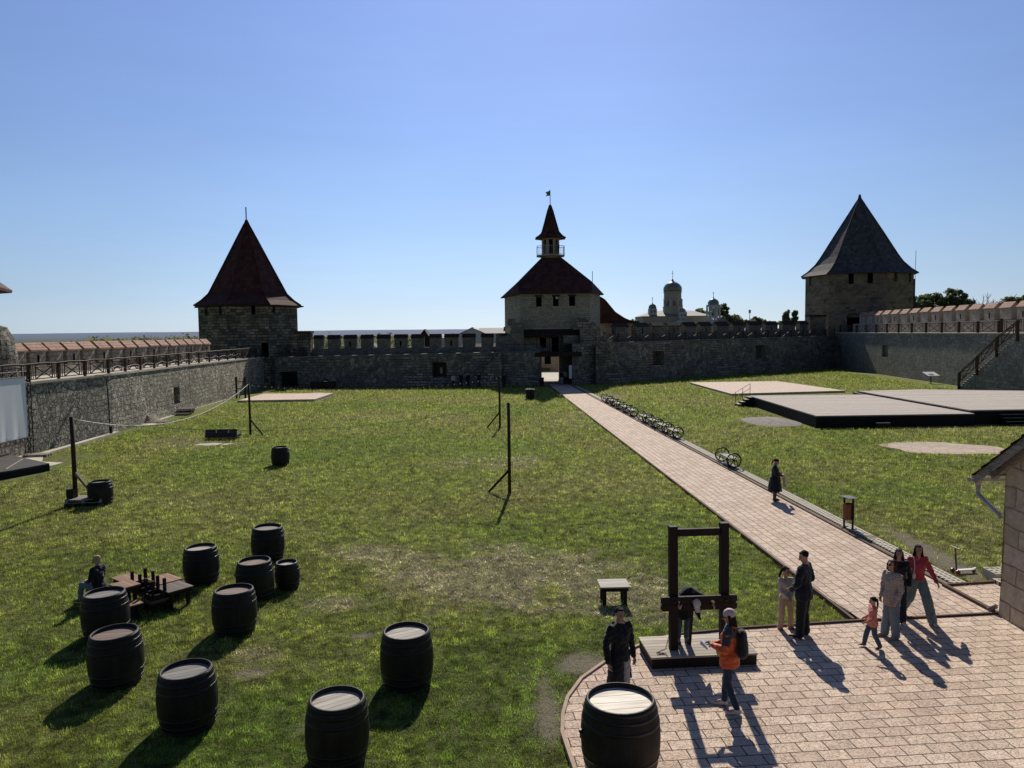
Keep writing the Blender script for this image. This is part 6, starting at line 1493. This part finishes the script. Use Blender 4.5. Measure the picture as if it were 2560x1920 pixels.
for a in (-45, 0, 45):
    x, y = 63.9 + 3.4 * math.sin(R(a)), 306 - 3.4 * math.cos(R(a)); mb.box((x, y, 17.1), (.9, .1, 2.0), rz=R(a))
mb.build('window', M['glass'], t, world=True)
mb = MB()
for a in (-67.5, -22.5, 22.5, 67.5): x, y = 63.9 + 3.75 * math.sin(R(a)), 306 - 3.75 * math.cos(R(a)); mb.box((x, y, 17.2), (.5, .3, 3.3), rz=R(a))
mb.build('pilaster', M['whiteplaster'], t, world=True)
onion(t, 63.9, 306, 21.8, 3.45, 4.6, 3.4)
mb = MB(); mb.box((55.4, 303, 13.8), (3.0, 3.0, 2.6)); mb.build('turret', M['whiteplaster'], t, world=True); mb = MB(); win(mb, 54.8, 301.46, 14, .5, 1.0); win(mb, 56, 301.46, 14, .5, 1.0); mb.build('window', M['glass'], t, world=True); onion(t, 55.4, 303, 15.1, 1.45, 2.2, 2.2)
mb = MB(); mb.box((66.3, 298.8, 12.3), (2.8, 2.8, 2.6)); mb.build('turret', M['whiteplaster'], t, world=True); mb = MB(); win(mb, 65.7, 297.35, 12.3, .5, .9); win(mb, 66.9, 297.35, 12.3, .5, .9); mb.build('window', M['glass'], t, world=True); onion(t, 66.3, 298.8, 13.6, 1.2, 1.6, .9)
mb = MB(); mb.prism([(60.9, 296.5), (69.6, 296.5), (69.6, 300), (60.9, 300)], 0, 8.6); mb.build('porch', M['plaster'], t, world=True)
mb = MB(); mb.add([(60.4, 296, 8.6), (70.1, 296, 8.6), (65.2, 296, 10.8), (60.4, 300, 8.6), (70.1, 300, 8.6), (65.2, 300, 10.8)], [(0, 1, 2), (3, 5, 4), (0, 2, 5, 3), (1, 4, 5, 2)]); mb.build('pediment', M['whiteplaster'], t, world=True)
t2 = thing('bell_tower', 'white open bell tower with a green dome beside the church', 'tower', (75.9, 290, 0))
mb = MB(); mb.box((75.9, 290, 5.2), (4.3, 4.3, 10.4)); mb.box((75.9, 290, 15.55), (4.3, 4.3, .8))
for x in (-1.9, -.0, 1.9):
    for y in (-1.9, 1.9): mb.box((75.9 + x, 290 + y, 12.8), (.55, .55, 4.9))
mb.build('belfry', M['whiteplaster'], t2, world=True); onion(t2, 75.9, 290, 15.95, 1.95, 2.7, 2.0)
mb = MB(); mb.box((75.9, 290, 12.4), (1.0, 1.0, 1.2)); mb.build('bell', M['iron'], t2, world=True)
mb = MB(); mb.add([(76, 287, 8.5), (82, 287, 8.5), (78.6, 287, 11.8), (76, 294, 8.5), (82, 294, 8.5), (78.6, 294, 11.8)], [(0, 1, 2), (3, 5, 4), (0, 2, 5, 3), (1, 4, 5, 2)]); mb.prism([(76.3, 287.3), (81.7, 287.3), (81.7, 293.7), (76.3, 293.7)], 0, 8.48); mb.build('side_chapel', M['tinroof'], t2, world=True)
def house(x, y, w, d, h, rh, wm, rm, lb, ridge_x=True, nm='house', wins=0, chim=0, grp=None):
    t = thing(nm, lb, 'house', (x, y, 0), 0, grp); mb = MB(); mb.prism([(-w / 2, 0), (w / 2, 0), (w / 2, d), (-w / 2, d)], 0, h); 
    if not ridge_x: mb.add([(-w / 2, 0, h), (w / 2, 0, h), (0, 0, h + rh - .1)], [(0, 1, 2)])
    mb.build('wall', M[wm], t)
    e = .4; mb = MB()
    if ridge_x: mb.add([(-w / 2 - e, -e, h - .05), (w / 2 + e, -e, h - .05), (w / 2 + e, d / 2, h + rh), (-w / 2 - e, d / 2, h + rh), (w / 2 + e, d + e, h - .05), (-w / 2 - e, d + e, h - .05)], [(0, 1, 2, 3), (3, 2, 4, 5), (0, 3, 5), (1, 4, 2)])
    else: mb.add([(-w / 2 - e, -e, h - .05), (0, -e, h + rh), (w / 2 + e, -e, h - .05), (-w / 2 - e, d + e, h - .05), (0, d + e, h + rh), (w / 2 + e, d + e, h - .05)], [(0, 1, 4, 3), (1, 2, 5, 4)])
    mb.build('roof', M[rm], t)
    for i in range(wins):
        mb = MB(); mb.box((-w / 2 + w * (i + .5) / wins, -.03, h * .6), (.9, .08, 1.2)); mb.build('window', M['glass'], t)
    for i in range(chim):
        mb = MB(); mb.box((w * (.12 + .2 * i), d * .35, h + rh * .75), (.5, .5, 1.0)); mb.build('chimney', M['tile_dark'], t)
house(-8.6, 170, 6.6, 9, 5.9, 1.75, 'whitehouse', 'tinroof', 'pale gabled house with a tin roof beyond the wall left of the gate', ridge_x=False, wins=1)
house(-2.6, 174, 9.0, 8, 6.3, 1.2, 'whitehouse', 'tinroof', 'long tin-roofed house with two chimneys beside the gate tower', wins=2, chim=2)
house(-18.6, 165, 3.0, 3, 4.9, 2.4, 'tile_dark', 'tile_dark', 'small dark steep-roofed hut behind the left half of the far wall', ridge_x=False)
house(-13.5, 172, 4.5, 6, 5.4, .7, 'whitehouse', 'tinroof', 'low white shed with a tin roof between the dark hut and the gabled house')
for i, (x, y, w, h) in enumerate(((-52, 190, 7, 2.6), (-45, 170, 6, 2.6), (-37, 185, 6, 2.6), (-31, 168, 5, 2.8))):
    house(x, y, w, 6, h, 1.6, 'whitehouse', 'slate', ['leftmost', 'second', 'third', 'rightmost'][i] + ' of the low village houses glimpsed between the merlons at left', ridge_x=i % 2 == 0, grp='village houses glimpsed between the merlons')
t = house(42, 330, 16, 12, 9.6, .5, 'whitehouse', 'tinroof', 'flat pale block of flats just left of the church', wins=5)
house(86, 230, 10, 6, 6.4, .4, 'blushwall' if 'blushwall' in M else 'whitehouse', 'tinroof', 'low pale building glimpsed between the merlons right of the church', wins=3)
house(98, 260, 8, 6, 6.8, .5, 'whitehouse', 'tinroof', 'low white building behind the wall left of the grey-roofed tower')
house(126, 300, 14, 8, 8.8, .6, 'whitehouse', 'tinroof', 'pale flat building immediately left of the grey-roofed tower', wins=4)
for i, (x, y, h) in enumerate(((105, 340, 15.3), (121, 420, 14))):
    mb = MB(); mb.tube([(x, y, 0), (x, y, h)], .22, 6, r1=.12); mb.box((x, y, h - .8), (.9, .5, 1.4)); tag(mb.build('mobile_mast', M['zinc']), ('tall' if i == 0 else 'short') + ' thin mast on the skyline right of the church', 'mast')

def tree(label, x, y, h, cr, seed, n=1500, leaf=.35, trunk_h=.35, shape=(1, 1, 1), lm='leaf', dens=1., group=None, name='tree', clumps=44):
    rg_ = np.random.default_rng(seed); rd = random.Random(seed); t = thing(name, label, 'tree', (x, y, 0), 0, group)
    mb = MB(); mb.tube([(0, 0, 0), (rd.uniform(-.2, .2), 0, h * trunk_h), (rd.uniform(-.3, .3), 0, h * .8)], h * .028, 7, r1=h * .008)
    cz = h - cr * shape[2] * 1.0; cl = []
    for i in range(clumps):
        v = Vector((rd.gauss(0, 1), rd.gauss(0, 1), rd.gauss(0, 1))).normalized() * rd.uniform(.25, 1.0)
        p = Vector((v.x * cr * shape[0], v.y * cr * shape[1], cz + v.z * cr * shape[2] * (.95 if v.z > 0 else .8))); cl.append((p, cr * rd.uniform(.20, .36)))
        if i % 2 == 0: mb.tube([(0, 0, h * trunk_h * .9), tuple(p * .5 + Vector((0, 0, h * trunk_h)) * .5), tuple(p)], h * .010, 5, r1=h * .003)
    mb.build('trunk', M['bark'], t)
    if n:
        k = int(n * 2.6) // clumps; P = []
        for p, r in cl:
            d = rg_.normal(size=(k, 3)); d /= np.linalg.norm(d, axis=1)[:, None]; q = np.array(p) + d * r * rg_.uniform(.3, 1.15, (k, 1)) * np.array([shape[0] ** .5, 1, .8 if shape[2] <= 1 else 1.5])
            a = rg_.normal(size=(k, 3)); a /= np.linalg.norm(a, axis=1)[:, None]; b = np.cross(a, rg_.normal(size=(k, 3))); b /= np.linalg.norm(b, axis=1)[:, None]
            s = leaf * rg_.uniform(.5, 1.2, (k, 1)); P.append(np.stack([q - a * s, q - b * s * .6, q + a * s, q + b * s * .6], 1).reshape(-1, 3))
        v = np.concatenate(P); me = bpy.data.meshes.new('crown'); me.from_pydata(v.tolist(), [], np.arange(len(v)).reshape(-1, 4).tolist()); link('crown', me, M[lm], t)
    return t
def bare(label, x, y, h, seed, group=None):
    rd = random.Random(seed); t = thing('bare_tree', label, 'tree', (x, y, 0), 0, group); mb = MB(); tw = MB()
    def br(p, d, L, r, lv):
        q = p + d * L; r = max(r, .045); (mb if lv < 2 else tw).tube([p, p.lerp(q, .5) + Vector((rd.uniform(-.05, .05), 0, 0)) * L, q], r, 5 if lv < 3 else 3, r1=max(r * .62, .035))
        if lv >= 5: return
        for i in range(3 if lv < 4 else 2):
            dd = (d + Vector((rd.uniform(-.75, .75), rd.uniform(-.75, .75), rd.uniform(-.1, .35)))).normalized(); br(q if i else p.lerp(q, .75), dd, L * rd.uniform(.62, .82), r * .6, lv + 1)
    br(Vector((0, 0, 0)), Vector((0, 0, 1)), h * .30, h * .018, 0)
    mb.build('trunk', M['bark'], t); tw.build('branches', M['bark'], t); return t
G1 = 'trees beyond the right wall'
tree('dark tree touching the right side of the grey-roofed tower on the skyline', 98.5, 196, 12.6, 3.2, 1, 1400, .4, group=G1)
tree('small dark tree low against the right edge of the grey-roofed tower', 95.0, 190, 11.0, 2.2, 12, 900, .35, group=G1)
tree('round dark tree first right of the grey-roofed tower', 105.5, 200, 15.4, 3.3, 2, 2400, .34, group=G1)
tree('wide bushy dark tree second right of the tower', 110.3, 202, 15.0, 3.6, 3, 2800, .34, shape=(1.1, 1, .9), group=G1)
tree('tallest dark tree in the middle of the right skyline', 115.0, 200, 16.5, 3.2, 4, 2600, .34, group=G1)
bare('bare spreading tree right of the dark skyline trees', 119.0, 199, 17.0, 5, G1)
bare('bare thin tree standing between the leafy groups at right', 124.6, 200, 16.2, 6, G1)
bare('small bare tree low in the gap at right', 121.9, 203, 14.5, 8, G1)
tree('low green tree at the foot of the bare trees', 122.3, 205, 13.2, 2.3, 14, 1000, .35, group=G1)
tree('loose yellowish green tree right of the bare trees', 129.5, 200, 14.6, 3.3, 7, 2000, .34, lm='leafdry', group=G1)
tree('dark tree at the right frame edge above the merlons', 134.5, 201, 15.4, 3.5, 9, 2400, .36, group=G1)
G2 = 'trees around the church'
tree('rounded tree behind the right end of the church', 81.0, 330, 16.2, 4.0, 21, 2000, .5, shape=(1.2, 1, .8), group=G2)
tree('tall rounded tree right behind the white bell tower', 89.5, 332, 18.2, 4.2, 22, 2400, .5, group=G2)
tree('low spreading tree right of the bell tower', 93.5, 325, 13.2, 3.6, 23, 1600, .5, shape=(1.3, 1, .7), group=G2)
tree('leaning poplar, left one of the pair', 117.5, 330, 15.2, 2.2, 24, 1500, .42, shape=(.75, .75, 2.3), lm='leafdry', group='pair of poplars', name='poplar', trunk_h=.2)
tree('slim dark poplar, right one of the pair', 121.2, 330, 15.6, 1.8, 25, 1500, .42, shape=(.7, .7, 2.6), group='pair of poplars', name='poplar', trunk_h=.2)
pos_ = [(97, 340, 11), (101.5, 350, 11.6), (107, 345, 10.8), (111, 350, 12.0), (114.5, 350, 10.8), (126, 350, 11.4), (48, 310, 10.8), (40, 250, 8.8)]
lbs = ['first low tree right of the bell tower trees', 'second low tree on the skyline right of the church', 'third low tree, below the tall mast', 'fourth low tree, just left of the poplars', 'small bush-like tree left of the leaning poplar', 'low tree right of the poplars', 'low tree in front of the block of flats left of the church', 'small yellow-green tree behind the annex roof']
for i, ((x, y, h), lb) in enumerate(zip(pos_, lbs)): tree(lb, x, y, h, 3.0, 40 + i, 900, .5, shape=(1.4, 1, .7), lm='leaf' if i < 7 else 'leafdry', group='low trees on the skyline right of the gate')
# far woods as one mass, both sides
def woods():
    P = []; 
    for i in range(420):
        y = rng.uniform(200, 700); x = rng.uniform(-.55, .62) * y
        if -30 < x / y * 100 < -2: top = rng.uniform(3.5, 6.0) if y < 400 else rng.uniform(3, 7)
        else: top = rng.uniform(4, 7.5)
        if 45 < x < 125 and y < 420: top = min(top, 6)
        k = 26; r = rng.uniform(2.5, 6); q = np.stack([x + rng.normal(0, r, k), y + rng.normal(0, r, k), np.abs(rng.normal(0, .5, k)) * top * .55 + .5 + top * .2], 1)
        a = rng.normal(size=(k, 3)); a /= np.linalg.norm(a, axis=1)[:, None]; b = np.cross(a, rng.normal(size=(k, 3))); b /= np.linalg.norm(b, axis=1)[:, None]; s = rng.uniform(.6, 1.5, (k, 1))
        P.append(np.stack([q - a * s, q - b * s * .7, q + a * s, q + b * s * .7], 1).reshape(-1, 3))
    v = np.concatenate(P); me = bpy.data.meshes.new('distant_woodland'); me.from_pydata(v.tolist(), [], np.arange(len(v)).reshape(-1, 4).tolist())
    tag(link('distant_woodland', me, M['leafdry']), 'distant scrub and woodland beyond the fortress walls', 'woodland', kind='stuff')
woods()
# hills on the horizon, aerial haze painted in as a bluish base colour
def hills():
    m, nt, b = mat('haze_tinted_hills'); p = wpos(nt); n = noi(nt, p, .0012, 5)
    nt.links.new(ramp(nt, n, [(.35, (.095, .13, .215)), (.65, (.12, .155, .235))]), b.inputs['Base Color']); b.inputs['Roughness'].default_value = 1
    xs = np.linspace(-9000, 9000, 181); vs = []; 
    for x in xs:
        w = 1 / (1 + math.exp((x - 900) / 500)); h = (44 + 20 * fbm(np.array([x]), np.array([0.]), 3500, 77)[0] + 5 * fbm(np.array([x]), np.array([0.]), 400, 78)[0] - 8) * w - 6
        h2 = 26 * w - 6; vs += [(x, 6000, -5), (x, 6400, h * .45), (x, 7600, h)]
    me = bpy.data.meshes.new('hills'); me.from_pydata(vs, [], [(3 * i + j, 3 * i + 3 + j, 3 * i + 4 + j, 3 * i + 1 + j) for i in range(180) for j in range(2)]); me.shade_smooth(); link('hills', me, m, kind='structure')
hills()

# ------------------------------------------------------------------ LIGHT, SKY, CAMERA
AZ, EL = R(4.5), R(35.8)
w = bpy.data.worlds.new('World'); SC.world = w; w.use_nodes = True; nt = w.node_tree
bg = nt.nodes['Background']; sky = nt.nodes.new('ShaderNodeTexSky'); sky.sky_type = 'NISHITA'; sky.sun_disc = False
sky.sun_elevation = EL; sky.sun_rotation = AZ; sky.altitude = 50; sky.air_density = 1.0; sky.dust_density = .6; sky.ozone_density = 2.2
g_ = nt.nodes.new('ShaderNodeTexCoord').outputs['Generated']
sx_ = nd(nt, 'ShaderNodeSeparateXYZ', {0: g_}).outputs
grad = ramp(nt, sx_[2], [(0., (5.2, 6.8, 8.1)), (.05, (4.1, 6.0, 8.5)), (.13, (3.15, 5.1, 8.5)), (.24, (2.4, 4.05, 8.1)), (.42, (1.95, 3.2, 7.4)), (.75, (.85, 1.5, 3.6)), (1., (.5, .95, 2.4))])
face = nd(nt, 'ShaderNodeMapRange', {'Value': sx_[1], 'From Min': -.5, 'From Max': .97, 'To Min': .22, 'To Max': 1.0}).outputs[0]
grad = nd(nt, 'ShaderNodeVectorMath', {0: grad, 'Scale': face}, operation='SCALE').outputs[0]
ax = nd(nt, 'ShaderNodeMapRange', {'Value': math_(nt, 'ABSOLUTE', sx_[0]), 'From Min': .12, 'From Max': .60, 'To Min': 1.20, 'To Max': .90}).outputs[0]
cir = noi(nt, nd(nt, 'ShaderNodeMapping', {'Vector': g_, 'Scale': (2., 2., 11.), 'Rotation': (0., .12, 0.)}).outputs[0], 1.4, 5, .6)
ax = math_(nt, 'MULTIPLY', ax, nd(nt, 'ShaderNodeMapRange', {'Value': cir, 'From Min': .3, 'From Max': .75, 'To Min': .97, 'To Max': 1.06}).outputs[0])
grad = nd(nt, 'ShaderNodeVectorMath', {0: grad, 'Scale': ax}, operation='SCALE').outputs[0]
skyc = mix(nt, .15, grad, sky.outputs[0])
nt.links.new(skyc, bg.inputs[0]); bg.inputs[1].default_value = .10
l = bpy.data.lights.new('sun', 'SUN'); l.energy = 5.0; l.angle = R(.53); l.color = (1., .925, .80)
lo = bpy.data.objects.new('sun', l); C.objects.link(lo)
sd = Vector((math.sin(AZ) * math.cos(EL), math.cos(AZ) * math.cos(EL), math.sin(EL)))
lo.rotation_euler = sd.to_track_quat('Z', 'Y').to_euler()
cam = bpy.data.cameras.new('camera'); co = bpy.data.objects.new('camera', cam); C.objects.link(co)
cam.sensor_width = 36; cam.lens = 1661.6 / 2212 * 36; cam.clip_end = 60000; cam.clip_start = .1
co.matrix_world = Matrix.Translation((0, 0, 6.4)) @ Matrix.Rotation(R(90 - 3.84), 4, 'X') @ Matrix.Rotation(R(-.6), 4, 'Z')
SC.camera = co
SC.view_settings.view_transform = 'Standard'; SC.view_settings.look = 'None'; SC.view_settings.exposure = 0; SC.view_settings.gamma = 1
